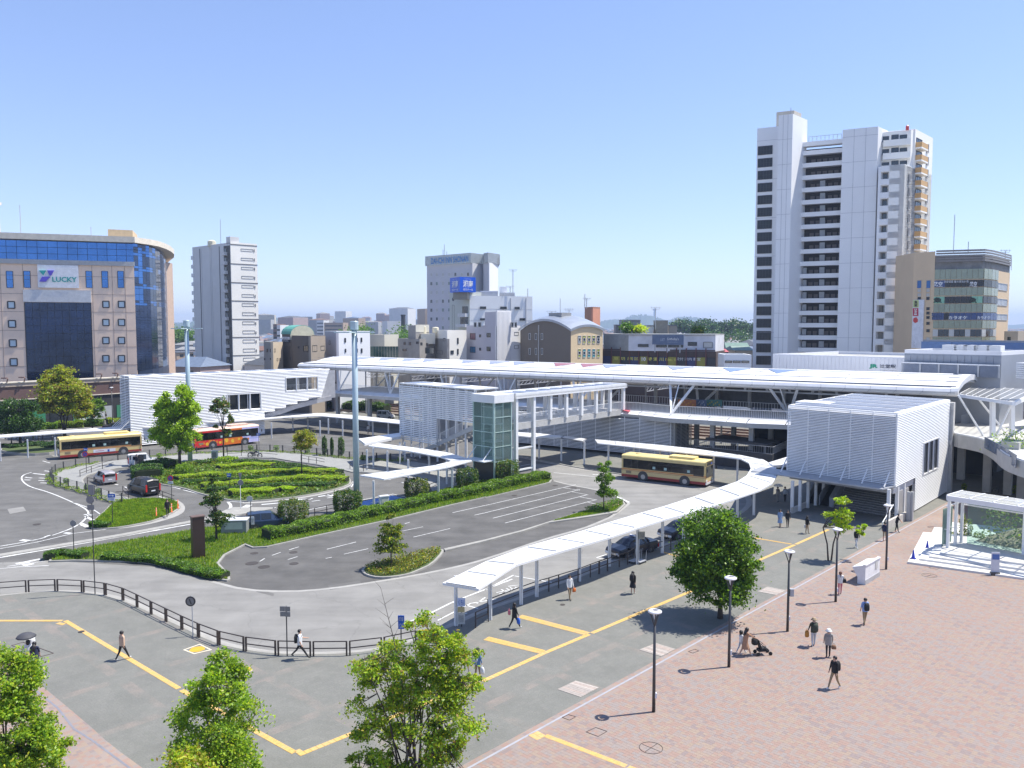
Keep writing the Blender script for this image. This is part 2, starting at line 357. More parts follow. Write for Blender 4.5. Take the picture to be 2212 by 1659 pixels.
e0=G((990,1662));e1=G((2045,1085));eL=ofs(e0,D1,-30);eR=ofs(e1,D1,6)
brick_area=[eL,eR,ofs(eR,D2,-60),ofs(eL,D2,-60)]
sheet('brick_plaza',brick_area,brick_far,.004)
mb=MB();ribbon(mb,[eL,eR],.12,.012,-.35);tag(mb.build('drain_channel',M('drain_grey',(.33,.33,.36),.8)),kind='structure')
TS=.2
def to_w(s,t):return(s*D1[0]+t*D2[0],s*D1[1]+t*D2[1])
e0s=e0[0]*D1[0]+e0[1]*D1[1];e0t=e0[0]*D2[0]+e0[1]*D2[1]
ss=np.arange(math.floor((e0s-20)/TS),math.ceil((e0s+48)/TS));tt=np.arange(math.floor((e0t-42)/TS),math.floor((e0t-.45)/TS))
S_,T_=np.meshgrid(ss,tt,indexing='ij');S_=(S_.ravel()+.5)*TS;T_=(T_.ravel()+.5)*TS
X_=S_*D1[0]+T_*D2[0];Y_=S_*D1[1]+T_*D2[1]
uu=X_/np.maximum(Y_,1)*FP+1106;keep=(Y_>28.5)&(Y_<62)&(uu>960)&(uu<2260)
S_,T_,X_,Y_,uu=S_[keep],T_[keep],X_[keep],Y_[keep],uu[keep]
vv=705+CAMZ*FP/Y_
order=np.argsort(Y_);infr=order[(uu[order]<2212)&(uu[order]>1020)&(Y_[order]>33.2)]
pick=infr[:300];rest=np.setdiff1d(np.arange(len(S_)),pick)
col=rng.choice(5,len(S_),p=[.32,.28,.18,.12,.10])
ck_=(np.floor(S_/.4).astype(int)*7919+np.floor(T_/.4+np.floor(S_/.4)*.5).astype(int)*104729)%97;cl_=np.array([0]*31+[1]*29+[2]*17+[3]*12+[4]*8)[ck_];col=np.where(rng.random(len(S_))<.6,cl_,col)
h_=TS/2-.004;zt=.007+rng.uniform(-.0008,.0008,len(S_))
def paver_verts(i):
 out=[]
 for z,hh in(('b',h_),('t',h_)):
  for a,b in((-1,-1),(1,-1),(1,1),(-1,1)):
   s=S_[i]+a*hh;t=T_[i]+b*hh
   out.append(np.stack([s*D1[0]+t*D2[0],s*D1[1]+t*D2[1],np.full(len(i),.0042) if z=='b' else zt[i]],1))
 return np.stack(out,1)
bp_=root('brick_paving',(X_[pick].mean(),Y_[pick].mean(),0),None,None);bp_['kind']='structure'
V=paver_verts(rest).reshape(-1,3);base=np.arange(len(rest))[:,None,None]*8
F=(base+np.array([(4,5,6,7),(0,1,5,4),(1,2,6,5),(2,3,7,6),(3,0,4,7)])[None]).reshape(-1,4)
o=mesh_np('brick_field',V,F,brick_m,np.repeat(col[rest],5),bp_);o['kind']='stuff'
bm_=[]
for c_ in range(5):
 mb=MB();mb.obox((0,0),D1,2*h_,2*h_,.005,.008);me=bpy.data.meshes.new('brick');me.from_pydata(mb.v,[],mb.f);me.materials.append(brick_m[c_]);bm_.append(me)
for i in pick:
 o=link('brick',bm_[col[i]],bp_);o.location=(X_[i]-bp_.location.x,Y_[i]-bp_.location.y,0)
lb=smooth_path(GP(None,[(-150,1290+40),(20,1430),(63,1459),(184,1559),(240,1610),(316,1665)]),1)
sheet('brick_path',lb+[(-9,26),(-60,26)],brick_far,.004)
mb=MB();ribbon(mb,GP(None,[(66,1482),(125,1530),(160,1575),(200,1600),(292,1668)]),.1,.009);tag(mb.build('drain_channel',M('drain_dark',(.2,.2,.23),.8)),kind='structure')
tile_m=[M('tactile_yellow',(.62,.40,.13),.8,0,.12,5),M('tactile_yellow_worn',(.58,.39,.16),.8,0,.12,5)]
def tact_mesh(w,m):
 mb=MB();h=w/2-.006;mb.box(-h,-h,.003,h,h,.012)
 for j in range(4):y=-h+(j+.5)*2*h/4;mb.box(-h*.9,y-.015,.012,h*.9,y+.015,.017)
 me=bpy.data.meshes.new('tile');me.from_pydata(mb.v,[],mb.f);me.materials.append(m);return me
TM=[tact_mesh(.3,m) for m in tile_m]
def tactile(pts,rows=1):
 pts=[G(p) for p in pts];r=root('tactile_paving',pts[0]+(0,),None,None);r['kind']='structure'
 n=0
 for a,b in zip(pts,pts[1:]):
  L=math.hypot(b[0]-a[0],b[1]-a[1]);an=math.atan2(b[1]-a[1],b[0]-a[0]);d=((b[0]-a[0])/L,(b[1]-a[1])/L)
  for i in range(int(L/.3)):
   for j in range(rows):
    off=(j-(rows-1)/2)*.3
    c=(a[0]+d[0]*(i+.5)*.3-d[1]*off,a[1]+d[1]*(i+.5)*.3+d[0]*off)
    o=link('tile',TM[random.random()<.35],r);o.location=(c[0]-pts[0][0],c[1]-pts[0][1],0);o.rotation_euler=(0,0,an)
 return r
tactile([(-30,1341),(141,1341)]);tactile([(141,1341),(392,1491),(645,1631)])
tactile([(645,1631),(1040,1472)]);tactile([(1042,1472),(1178,1410),(1278,1368),(1510,1270)]);tactile([(1512,1269),(1640,1210),(1719,1176),(1790,1144)])
tactile([(1050,1379),(1182,1411)],2);tactile([(1122,1331),(1272,1370)],2);tactile([(1629,1162),(1712,1176)])
tactile([(1178,1589),(1357,1657),(1420,1680)]);tactile([(1150,1594),(1172,1584)],2);tactile([(124,1346),(139,1349)],1);tactile([(638,1626),(652,1620)],1)
tactile([(1430,1097+95),(1480,1207)],1)
for q in([cE(1500,690),cE(1640,640),cE(1740,690),cE(1590,725)],[(506,1449),(523,1436),(547,1447),(530,1459)]):
 Q=[G(p) for p in q];c=(sum(p[0] for p in Q)/4,sum(p[1] for p in Q)/4)
 r=root('mosaic_panel',c+(0,),'square pavement mosaic with yellow disc, beside the dark railing' if q[0][0]<450 else 'square pavement mosaic with yellow disc, half hidden by the middle tree','pavement mosaic','mosaic squares in the grey pavement')
 mb=MB();mb.prism([lerp(p,c,-.0) for p in Q],.002,.008,False);mb.build('border',M('mosaic_cream',(.62,.55,.42),.8),r)
 mb=MB();mb.prism([lerp(p,c,.18) for p in Q],.008,.012,False);mb.build('inlay',paving,r)
 mb=MB();mb.prism([(c[0]+(.42+.03*math.cos(5*a))*math.cos(a),c[1]+.42*math.sin(a)) for a in np.linspace(0,6.283,21)[:-1]],.012,.016,False);mb.build('emblem',M('mosaic_yellow',(.55,.34,.03),.7),r)
wood=[M('weathered_wood_%s'%n,c,.8,0,.15,8) for n,c in(('pale',(.42,.37,.33)),('mid',(.34,.30,.27)),('warm',(.38,.31,.27)))]
for lab,q in(('nearest to the camera',[(1204,1489.5),(1243.5,1471),(1293.5,1485.6),(1254,1506.6)]),('between the two tree shadows, middle one',[(1380.5,1404),(1417,1389.5),(1459.5,1402.6),(1428,1418.4)]),('furthest, beyond the dark tree',[(1637,1278),(1658.5,1267.7),(1698,1275.6),(1677,1285.6)])):
 Q=[G(p) for p in q];r=root('wooden_cover',Q[0]+(0,),'weathered timber pit cover, '+lab.replace('between the two tree shadows, middle one','middle one, just left of the tree shadow'),'pit cover','timber covers set in the grey pavement')
 a,b,c,d=Q[0],Q[1],Q[2],Q[3];n=9
 for i in range(n):
  t0=(i+.04)/n;t1=(i+.96)/n;mb=MB();mb.prism([lerp(a,b,t0),lerp(a,b,t1),lerp(d,c,t1),lerp(d,c,t0)],.0,.02+random.uniform(0,.004));mb.build('plank',random.choice(wood),r)
def island(name,P,top=None,zk=0.0,zi=.03,kw=.18,kmat=None):
 if area(P)<0:P=P[::-1]
 mb=MB();mb.mat(0).prism(P,Z0-.1,zk)
 if top:mb.mat(1).prism(inset(P,kw),zk-.02,zi,False)
 return tag(mb.build(name,[kmat or concrete]+([top] if top else[])),kind='structure')
soil=M('soil_under_grass',(.07,.10,.03),.95,0,.3,3)
G1=GP(cA,[(400,1615),(410,1585),(470,1553),(700,1500),(1000,1450),(1400,1385),(1700,1335),(1960,1330)])+GP(cB,[(0,1330),(120,1345),(250,1320),(600,1245),(730,1235),(960,1178),(1130,1140),(1400,1095),(1560,1045),(1700,1010),(1920,960),(2080,930)])+GP(cC,[(90,935),(280,905),(430,905),(520,925),(545,950),(530,970),(0,1095)])+GP(cB,[(1990,1090),(1700,1157),(1200,1277),(600,1407),(200,1497),(80,1503)])+GP(cA,[(2010,1478),(1850,1560),(1795,1630)])+GP(cE,[(1880,70),(1890,108),(1860,118),(1780,105),(1500,8)])+GP(cA,[(1300,1635),(1100,1615),(600,1608)])
island('grass_median',G1,soil)
G2=smooth_path(GP(cA,[(742,1335),(740,1300),(860,1200),(910,1140),(1050,1105),(1300,1100),(1440,1112),(1490,1150),(1470,1190),(1300,1275),(1100,1318),(920,1345),(760,1347)]),1,True)
sheet('concrete_apron',smooth_path(GP(cA,[(900,1346),(1110,1325),(1310,1285),(1490,1225),(1524,1175),(1500,1130),(1440,1100),(1250,1090),(1000,1200)]),2,True),concrete_l,Z0+.005)
island('grass_island',G2,soil)
walk_o=GP(cA,[(1000,1135),(890,1118),(760,1067),(645,1037),(530,1008),(440,980),(412,935),(436,895),(505,868),(640,838),(850,800),(1150,768),(1500,742),(1700,730),(1910,722)])+GP(cB,[(150,715),(370,725),(640,750),(900,780),(1240,795),(1400,800),(1650,840),(1900,880),(2100,900)])
walk_i=GP(cB,[(2060,935),(1700,1012),(1560,1047),(1530,988),(1400,935),(1150,897),(890,882),(850,872),(660,832),(460,802),(250,768),(0,765)])+GP(cA,[(1800,775),(1500,795),(1290,825),(1150,835),(950,855),(800,885),(715,912),(680,945),(692,975),(760,1003),(850,1028),(930,1053),(1040,1092),(1100,1108)])
pave2=M('paving_plain',(.27,.27,.26),.85,0,.12,.8)
island('loop_pavement',walk_o+walk_i,pave2,zi=.004)
OV=smooth_path(GP(cA,[(1190,940),(1178,885),(1225,845),(1350,822),(1560,805),(1750,787),(1900,782)])+GP(cB,[(20,793),(250,812),(450,842),(640,872),(780,887),(860,917),(895,957),(872,992),(700,1042),(450,1087),(200,1114),(0,1124)])+GP(cA,[(1880,1115),(1650,1064),(1500,1014),(1340,987),(1240,968)]),1,True)
island('oval_bed',OV,soil)
sheet('oval_gutter',smooth_path(GP(cB,[(905,955),(882,1000),(705,1052),(455,1097),(200,1126),(0,1136),(0,1124),(200,1114),(450,1087),(700,1042),(872,992),(895,957)]),1,True),concrete_l,Z0+.005)
med=GP(cA,[(-300,1602),(0,1553),(400,1488),(1000,1388),(1500,1292),(1690,1256),(1860,1190),(1905,1172),(2110,1172),(2230,1172),(2230,1186),(1900,1240),(1700,1274),(1500,1309),(1000,1405),(400,1506),(0,1572),(-300,1622)])
island('median_strip',med,None,Z0+.1,kmat=concrete)
B1=smooth_path(GP(cF,[(978,25),(975,45),(1010,75),(1110,98),(1250,90),(1370,68),(1440,40)])+GP(cB,[(1560,1640),(1652,1540),(1640,1515),(1500,1530),(1350,1575),(1150,1620),(1060,1640)]),1,True)
island('shrub_island',B1,soil,zk=.03,zi=.06)
T1=GP(cC,[(0,1440),(300,1362),(520,1293),(760,1215),(930,1180),(1080,1115),(1135,1125),(1150,1150),(1080,1215),(900,1245),(520,1300),(320,1368),(0,1452)])+GP(cB,[(1660,1530),(1650,1515),(1990,1440)])
island('tree_median',T1,None,zk=.03);T1g=GP(cC,[(540,1290),(780,1212),(935,1178),(1075,1120),(1125,1128),(1135,1148),(1070,1205),(890,1236)]);sheet('planted_tip',T1g,soil,.036)
I3=GP(cA,[(0,690),(200,665),(430,655),(470,690),(480,740),(300,775),(0,800)])
pool=GP(cA,[(1790,1632),(1850,1560),(2010,1478)])+GP(cB,[(80,1503),(200,1497),(600,1407),(1200,1277),(1700,1157),(2212,1040)])+GP(cC,[(530,970),(700,990),(900,1020),(1080,1070),(1185,1125),(1160,1150),(1040,1240),(950,1280),(800,1340),(500,1420),(0,1590)])+GP(None,[(985,1222),(893,1240.6),(803,1255),(709,1269),(624,1275),(527,1271),(498,1258),(498,1251)])
sheet('taxi_pool',pool,asphalt_d,Z0+.004)
mb=MB();gut=smooth_path(GP(cC,[(560,950),(700,985),(900,1020),(1080,1070),(1180,1130),(1160,1150),(1040,1240),(950,1280),(800,1340),(500,1420),(0,1590)])+GP(None,[(985,1222),(893,1240.6),(803,1255),(709,1269),(624,1275),(527,1271),(458,1253)]),1)
ribbon(mb,gut,.35,Z0+.012);tag(mb.build('pool_gutter',concrete_l),kind='structure')
ring=GP(None,[(-300,1230),(0,1212),(100,1208),(342,1222),(458,1253),(527,1271),(624,1275),(709,1269),(803,1255),(893,1240.6),(985,1222),(1048,1205),(1180,1160),(1259,1139),(1299,1123),(1354,1087),(1333,1068),(1196,1036),(1150,1000),(1262,1005),(1440,1035),(1590,1056),(1628,1086),(1560,1132),(1340,1208),(1142,1289),(1000,1343),(900,1384),(760,1411),(590,1412),(400,1358),(266,1298),(122,1277),(-100,1298),(-260,1318)])
sheet('ring_road',ring,asphalt_l,Z0+.004)
mk=MB()
def line(f,pts,w=.15,sm=0,z=Z0):
 P=GP(f,pts,z)
 if sm:P=smooth_path(P,sm)
 ribbon(mk,P,w,z+.016)
def dash(f,pts,w=.13,on=2.5,off=2.5):
 P=resample(smooth_path(GP(f,pts,Z0),2),.25);n=int(on/.25);q=int((on+off)/.25)
 for i in range(0,len(P)-n,q):ribbon(mk,P[i:i+n+1],w,Z0+.016)
line(cC,[(0,1160),(740,990)],.1);line(cC,[(0,1220),(775,1030)],.1);line(cC,[(60,1265),(840,1072)],.1);line(cC,[(160,1305),(915,1112)],.1)
line(cB,[(1720,1220),(1992,1159)],.1);line(cB,[(1900,1240),(1992,1220)],.1)
for q in([(640,1015),(775,1035)],[(710,1048),(845,1074)],[(775,1090),(910,1115)],[(840,1135),(960,1160)]):line(cC,q,.1)
for q in([(240,1570),(310,1545)],[(370,1605),(450,1580)],[(690,1520),(930,1460)],[(830,1560),(1030,1515)],[(140,1620),(180,1595)],[(380,1525),(460,1500)],[(1330,1310),(1370,1298)],[(1310,1370),(1480,1335)],[(680,1595),(730,1585)],[(1400,1420),(1700,1350)],[(1120,1420),(1180,1405)]):line(cB,q,.09)
line(cA,[(-200,1640),(0,1588),(800,1450),(1800,1272)],.28);line(cB,[(-190,1272),(0,1232),(270,1177)],.28);line(cB,[(520,1200),(700,1165)],.15)
line(cA,[(0,1495),(200,1462),(400,1418),(640,1330),(730,1240),(718,1195),(600,1135),(400,1050),(250,1010),(190,970),(172,930),(200,905),(260,888)],.16,2)
line(cA,[(0,1515),(300,1462),(600,1390),(880,1355)],.12);line(cA,[(600,1135),(760,1190),(820,1230)],.12)
line(cA,[(270,897),(430,915)],.28);line(cA,[(350,795),(410,812)],.15)
for q in([(205,928),(260,935)],[(200,950),(250,952)],[(365,876),(435,885)],[(320,935),(395,938)],[(315,955),(385,957)],[(330,975),(390,977)],[(520,865),(560,872)]):line(cA,q,.25)
line(cA,[(170,1445),(250,1452)],.5);line(cA,[(700,1250),(760,1280)],.3);line(cA,[(660,1310),(720,1335)],.5);line(cA,[(370,1420),(420,1405)],.4);line(cA,[(530,1385),(580,1390)],.4);line(cA,[(690,1235),(760,1240)],.3)
line(cA,[(130,1640),(330,1600)],.4);line(cA,[(60,1660),(420,1610)],.12);line(cA,[(180,1650),(260,1632)],1.0)
line(cE,[(0,25),(150,10),(400,0)],.12);line(None,[(342,1222),(400,1233),(458,1252)],.16)
line(cA,[(1090,860),(1190,838)],.18);line(cA,[(945,905),(1000,882)],.16);line(cA,[(940,985),(970,992)],.16);line(cA,[(1295,1085),(1370,1105)],.18);line(cA,[(1020,1008),(1045,1015)],.18)
line(cA,[(1330,988),(1480,1025)],.16);line(cA,[(1500,1032),(1700,1082)],.16);line(cA,[(1860,1125),(2000,1135)],.16)
for q in([(50,788),(160,793)],[(245,803),(330,815)],[(402,828),(480,838)],[(568,853),(660,864)],[(745,880),(835,892)]):line(cB,q,.16)
line(cB,[(900,965),(912,975),(890,1010)],.14)
for q,w in(([(0,1185),(55,1155)],.7),([(155,1153),(360,1135)],.35),([(120,1182),(260,1180)],.35),([(410,1125),(575,1103)],.35),([(440,1112),(560,1108)],.5),([(620,1088),(765,1066)],.35),([(700,1085),(730,1070)],.9),([(230,1258),(265,1250)],.15),([(565,1127),(635,1117)],.18),([(690,1100),(790,1085)],.18),([(845,1043),(880,1028)],.15),([(1165,943),(1215,950)],.15),([(1300,970),(1330,978)],.15)):line(cB,q,w)
line(cA,[(1860,1200),(1895,1180),(1890,1150),(1870,1135)],.3,1)
sheet('blue_parking_bay',GP(cB,[(955,1185),(955,1122),(1232,1069),(1352,1098),(1355,1112)]),M('blue_paint',(.13,.27,.60),.7,0,.12,2),Z0+.012)
mk2=mk;line(cB,[(955,1120),(1232,1067),(1352,1096)],.18);line(cB,[(955,1187),(1150,1150),(1352,1110)],.12);line(cB,[(1050,1138),(1125,1128),(1180,1110)],.35)
line(cF,[(1340,470),(1500,410),(1700,310),(1860,245),(2212,110)],.16);line(cG,[(0,200),(230,78)],.14);line(cG,[(240,85),(545,138)],.14)
line(cF,[(1600,450),(1870,310),(2080,275)],.12);line(cF,[(1920,310),(1990,260)],.12);line(cF,[(1740,420),(1840,388)],.12);line(cF,[(1830,325),(1930,352)],.14)
line(cV,[(50,745),(220,690)],.12);line(cV,[(60,748),(320,800)],.12)
for q in([(90,222),(190,200)],[(110,232),(210,210)],[(130,195),(160,212)],[(170,185),(205,205)],[(200,178),(235,200)],[(140,228),(270,178)],[(185,170),(270,160)],[(240,175),(270,185)]):line(cG,q,.1)
line(cC,[(560,890),(900,925)],.16);line(cC,[(290,835),(400,815)],.14);line(cC,[(1080,1090),(1180,1135)],.25,1);line(cC,[(880,905),(950,912)],.3)
tag(mk.build('road_markings',paint),kind='structure')
for q_,m_ in((((300,1420),(520,1400),(560,1440),(330,1465)),asphalt_d),(((60,1180),(190,1160),(215,1195),(80,1220)),asphalt_l),(((900,1180),(940,1170),(960,1185),(920,1196)),asphalt_d),(((420,740),(640,715),(660,730),(440,757)),asphalt_l)):sheet('road_patch',GP(cA,q_),m_,Z0+.009)
for q_ in(((700,150),(960,110),(975,140),(715,185)),((120,180),(260,215),(250,235),(110,200))):sheet('road_patch',GP(cF,q_),asphalt,Z0+.009)
def manhole(p,r,lab,z=Z0,cat='manhole cover',dark=True):
 c=G(p,z);o=MB().lathe((c[0],c[1],z+.004),[(r,0),(r,.014),(r*.86,.014),(r*.85,.008),(0,.008)],20).build('manhole_cover',M('iron' if dark else 'iron_pink',(.07,.06,.055) if dark else(.25,.2,.19),.7,.3))
 tag(o,lab,cat,'round manhole covers')
for p,r,l in((cB(95,1552),.32,'dark iron manhole cover, furthest left in the taxi pool, nearer the grass'),(cB(415,1545),.34,'dark iron manhole cover, top right of the group in the taxi pool'),(cB(75,1635),.5,'largest rusty manhole cover in the taxi pool'),(cB(420,1637),.36,'dark manhole cover just below the upper right one in the taxi pool'),(cE(2165,10),.45,'manhole cover nearest the pool gutter bottom left'),(cA(303,1315),.34,'lone manhole cover on the grey roadway at far left'),(cC(573,997),.32,'manhole cover beside the end of the long hedge'),(cC(238,1078),.3,'manhole cover between the upper lane line and the kerb of the hedge'),(cC(722,1017),.4,'rusty manhole cover at the ends of the lane lines')):manhole(p,r,l)
manhole(cG(633,320),.17,'small round cover behind the man with the orange bag',0);manhole(cE(668,541),.18,'small round cover on the yellow tactile line',.012)
for p,l in((cH(1435,408),'large round paved cover near the kiosk board'),(cG(1358,1495),'large round paved cover nearest the camera on the brick plaza')):
 c=G(p);r=root('paved_cover',c+(0,),l,'manhole cover','paved covers in the brick plaza')
 mb=MB();P1_=[(.52*math.cos(a),.52*math.sin(a)) for a in np.linspace(0,6.283,33)[:-1]]
 for i in range(32):mb.prism([(c[0]+q[0]*s_,c[1]+q[1]*s_) for q,s_ in((P1_[i],1),(P1_[(i+1)%32],1),(P1_[(i+1)%32],.955),(P1_[i],.955))],.012,.021)
 mb.obox(c,D1,.9,.02,.012,.02);mb.obox(c,D2,.9,.02,.012,.019);mb.build('rim',M('iron',(.07,.06,.055),.7,.3),r)
for q,l in(([cG(825,1365),cG(905,1328),cG(997,1360),cG(925,1402)],'square paved cover in front of the nearest lamp'),([cG(630,1245),cG(680,1222),cG(740,1240),cG(690,1268)],'small square cover beside the drain line'),([cG(1665,705),cG(1720,685),cG(1750,700),cG(1700,718)],'square cover left of the second lamp'),([cH(1430,345),cH(1460,335),cH(1525,345),cH(1500,357)],'square cover below the white steps'),([cH(1420,10),cH(1440,3),cH(1497,12),cH(1480,24)],'square cover in front of the stairs building'),([cE(95,655),cE(190,628),cE(440,718),cE(340,745)],'large square cover outline behind the blond person'),([cV(1255,1020),cV(1340,985),cV(1560,1030),cV(1490,1072)],'square cover outline left of the dark tree')):
 Q=[G(p) for p in q];mb=MB()
 for i in range(4):mb.beam(Q[i]+(.014,),Q[(i+1)%4]+(.014,),.03,.02)
 tag(mb.build('square_cover',M('iron_frame',(.13,.10,.09),.7,.3)),l,'manhole cover','square covers in the paving')

# ================================================ STATION
steel=M('white_steel',(.78,.78,.78),.4,.0,.06,.7)
steel_g=M('grey_steel',(.42,.43,.45),.45,.2,.08,.8)
roofm=M('roof_white',(.74,.74,.745),.4,0,.07,.5)
slat_m=M('louvre_white',(.88,.88,.88),.45,0,.04,1)
dark=M('dark_void',(.025,.025,.028),.8,0,.2,1)
conc=M('structure_concrete',(.48,.47,.45),.85,0,.12,.8)
frost=M('frosted_panel',(.78,.79,.79),.3,0,.05,2)
solar=M('roof_panel_blue',(.25,.29,.38),.25,.1,.1,1)
glass_d=M('glass_dark',(.02,.025,.03),.06,0,0,spec=.8)
clear=MG('clear_glass',(.97,.98,.98),.95);green_g=MG('green_glass',(.80,.96,.90),.82);green_t=MG('green_tint',(.80,.93,.88),.86)
def louvre(parent,A,B,z0,z1,pitch,each=True,out=.12,duty=.55,mull=2.4,name='slat',jag=None):
 "horizontal slats between A and B on the side right of AB, with upright mullions"
 L=math.hypot(B[0]-A[0],B[1]-A[1]);d=((B[0]-A[0])/L,(B[1]-A[1])/L);n=(d[1],-d[0])
 m0=MB();cx=MB();nS=int((z1-z0)/pitch)
 def slat(mb,a,b,z):
  p=[(a[0],a[1],z),(b[0],b[1],z)];o1=(n[0]*out,n[1]*out)
  vs=[]
  for q in p:
   vs+=[(q[0]+n[0]*.02,q[1]+n[1]*.02,z),(q[0]+o1[0],q[1]+o1[1],z+pitch*duty*.35),(q[0]+o1[0],q[1]+o1[1],z+pitch*(duty*.35+.1)),(q[0]+n[0]*.02,q[1]+n[1]*.02,z+pitch*duty)]
  mb.add(vs,[(0,1,2,3),(7,6,5,4),(0,4,5,1),(1,5,6,2),(2,6,7,3),(3,7,4,0)])
 for i in range(nS):
  z=z0+i*pitch
  segs=jag(z,L) if jag else[(0,L)]
  for s0,s1 in segs:
   a=(A[0]+d[0]*s0,A[1]+d[1]*s0);b=(A[0]+d[0]*s1,A[1]+d[1]*s1)
   if each:mb=MB();slat(mb,a,b,z);mb.build(name,slat_m,parent)
   else:slat(m0,a,b,z)
 if not each:o=m0 .build('louvre_slats',slat_m,parent);o['kind']='stuff'
 k_=int(L/mull)+1
 for i in range(k_+1):
  s=min(i*L/k_,L);zz=[z0,z1]
  if jag:
   ok=[z0+j*pitch for j in range(nS) if any(a<=s<=b for a,b in jag(z0+j*pitch,L))]
   if not ok:continue
   zz=[min(ok),z1]
  c=(A[0]+d[0]*s-n[0]*.03,A[1]+d[1]*s-n[1]*.03);cx.obox(c,d,.08,.08,zz[0],zz[1])
 cx.build('louvre_mullions',steel,parent)['kind']='stuff'
def rail(parent,P,z,h=1.1,step=.15,name='railing',m=None,zs=None,t=.03,bars=True):
 mb=MB();m=m or steel
 for i in range(len(P)-1):
  a,b=P[i],P[i+1];za=zs[i] if zs else z;zb=zs[i+1] if zs else z
  mb.beam((a[0],a[1],za+h),(b[0],b[1],zb+h),.07,.05);mb.beam((a[0],a[1],za+.1),(b[0],b[1],zb+.1),.04,.04)
  if bars:
   L=math.hypot(b[0]-a[0],b[1]-a[1]);k_=max(int(L/step),1)
   for j in range(k_):q=lerp(a,b,j/k_);zq=za+(zb-za)*j/k_;mb.beam((q[0],q[1],zq+.1),(q[0],q[1],zq+h),t,t)
 return mb.build(name,m,parent)
RE=(52.5,96.5);LE=(-41.5,160.5);ax=(LE[0]-RE[0],LE[1]-RE[1]);AL=math.hypot(*ax);ax=(ax[0]/AL,ax[1]/AL);pn=(-ax[1],ax[0])
if pn[1]<0:pn=(-pn[0],-pn[1])
ST=root('station_concourse',(5,130,0),'long white tubular roofed station walkway carried over the tracks on V struts','station')
prof=[(.9,10.15),(.25,10.35),(0,10.75),(.25,11.1),(.75,11.3),(2.4,11.78),(4.5,12.15),(6.5,12.36),(8,12.42),(10,12.3),(12,11.95),(14,11.3),(15.4,10.4),(16.2,9.2),(15.8,8.8),(14.6,10.2),(11,11.35),(8,11.6),(5,11.4),(2.4,10.8)]
def bow(s):return 0.9*math.sin(math.pi*min(max(s/AL,0),1))
def RP(s,t,z):w=t-bow(s);return(RE[0]+ax[0]*s+pn[0]*w,RE[1]+ax[1]*s+pn[1]*w,z)
nseg=38;vs=[];fs=[];mi=[];npf=len(prof)
for i in range(nseg+1):
 s=AL*i/nseg
 for t,z in prof:
  ss_=s
  if i==nseg:ss_=s-4+(0 if t<1 else-t*.25)+5*(t<1.0)
  if i==0:ss_=-t*.09
  vs.append(RP(ss_,t,z))
mb=MB();
for i in range(nseg):
 for j in range(npf):
  a=i*npf+j;b=i*npf+(j+1)%npf;fs.append((a,b,b+npf,a+npf))
mb.v=vs;mb.f=fs;mb.m=[0]*len(fs);mb.add([vs[j] for j in range(npf)],[tuple(range(npf))]);mb.add([vs[nseg*npf+j] for j in range(npf)],[tuple(range(npf-1,-1,-1))])
mb.build('roof',[roofm],ST)
for t0,z0_,t1,z1_ in((.8,11.33,2.35,11.79),(2.55,11.84,4.4,12.17),(4.6,12.2,6.4,12.38),(6.6,12.41,9.0,12.42)):
 for i in range(19):
  s0=1.2+i*5.8;s1=s0+5.72;q=[RP(s0,t0,z0_),RP(s1,t0,z0_),RP(s1,t1,z1_),RP(s0,t1,z1_)]
  mb=MB();lo=[(p[0],p[1],p[2]-.02) for p in q];hi=[(p[0],p[1],p[2]+.05) for p in q]
  mb.add(lo+hi,[(3,2,1,0),(4,5,6,7),(0,1,5,4),(1,2,6,5),(2,3,7,6),(3,0,4,7)]);mb.build('roof_panel',roofm,ST)
for i in range(38):
 s=1+i*3;mb=MB();mb.beam(RP(s,.72,11.33),RP(s+.35,.72,11.33),.1,.08);mb.build('gutter_bracket',steel_g,ST)
mb=MB();
for i in range(38):mb.beam(RP(i*2.95+.5,.02,11.12),RP(i*2.95+.5,-.02,10.5),.03,.03);mb.beam(RP(i*2.95+.5,-.01,10.75),RP(i*2.95+.9,.25,10.33),.03,.03)
mb.build('fascia_joints',steel_g,ST)
mb=MB()
for i in range(nseg):mb.beam(RP(i*AL/nseg,.07,10.6),RP((i+1)*AL/nseg,.07,10.6),.03,.03)
mb.build('fascia_line',steel_g,ST)
sky_r=M('skylight_red',(.35,.12,.13),.3,0,.1);sky_b=M('skylight_blue',(.2,.28,.45),.3,0,.1);sky_g=M('skylight_grey',(.3,.33,.42),.3,0,.1)
for i,s in enumerate((20,26.5,35,46,50,55,63,68,74,83,88,94,100)):
 w=3.8;z=12.44;a=RP(s,6.6,z+.1);b=RP(s+w,6.3,z+.1);c=RP(s+w*.5,3.6,z-.28);mb=MB()
 mb.add([a,b,c,(a[0],a[1],a[2]-.1),(b[0],b[1],b[2]-.1),(c[0],c[1],c[2]-.1)],[(0,2,1),(3,4,5),(0,1,4,3),(1,2,5,4),(2,0,3,5)] if False else[(0,1,2),(5,4,3),(0,3,4,1),(1,4,5,2),(2,5,3,0)])
 mb.build('skylight',[sky_b,sky_b,sky_g,sky_g,sky_r,sky_r,sky_g,sky_g,sky_g,sky_g,sky_g,sky_g,sky_g][i],ST)
for t_,z_2,w_2 in((.74,11.37,.24),(2.45,11.87,.2),(4.5,12.23,.2),(6.5,12.45,.2)):
 mb=MB()
 for i in range(nseg):mb.beam(RP(i*AL/nseg,t_,z_2),RP((i+1)*AL/nseg,t_,z_2),w_2,.05)
 mb.build('seam_gutter',M('seam_bluegrey',(.17,.19,.24),.5),ST)
mb=MB();o_=[RP(-.25-t*.09,t,z+.08) for t,z in prof[:15]];i_=[RP(-.25-t*.09,8+(t-8)*.86,10.2+(z-10.2)*.72) for t,z in prof[:15]]
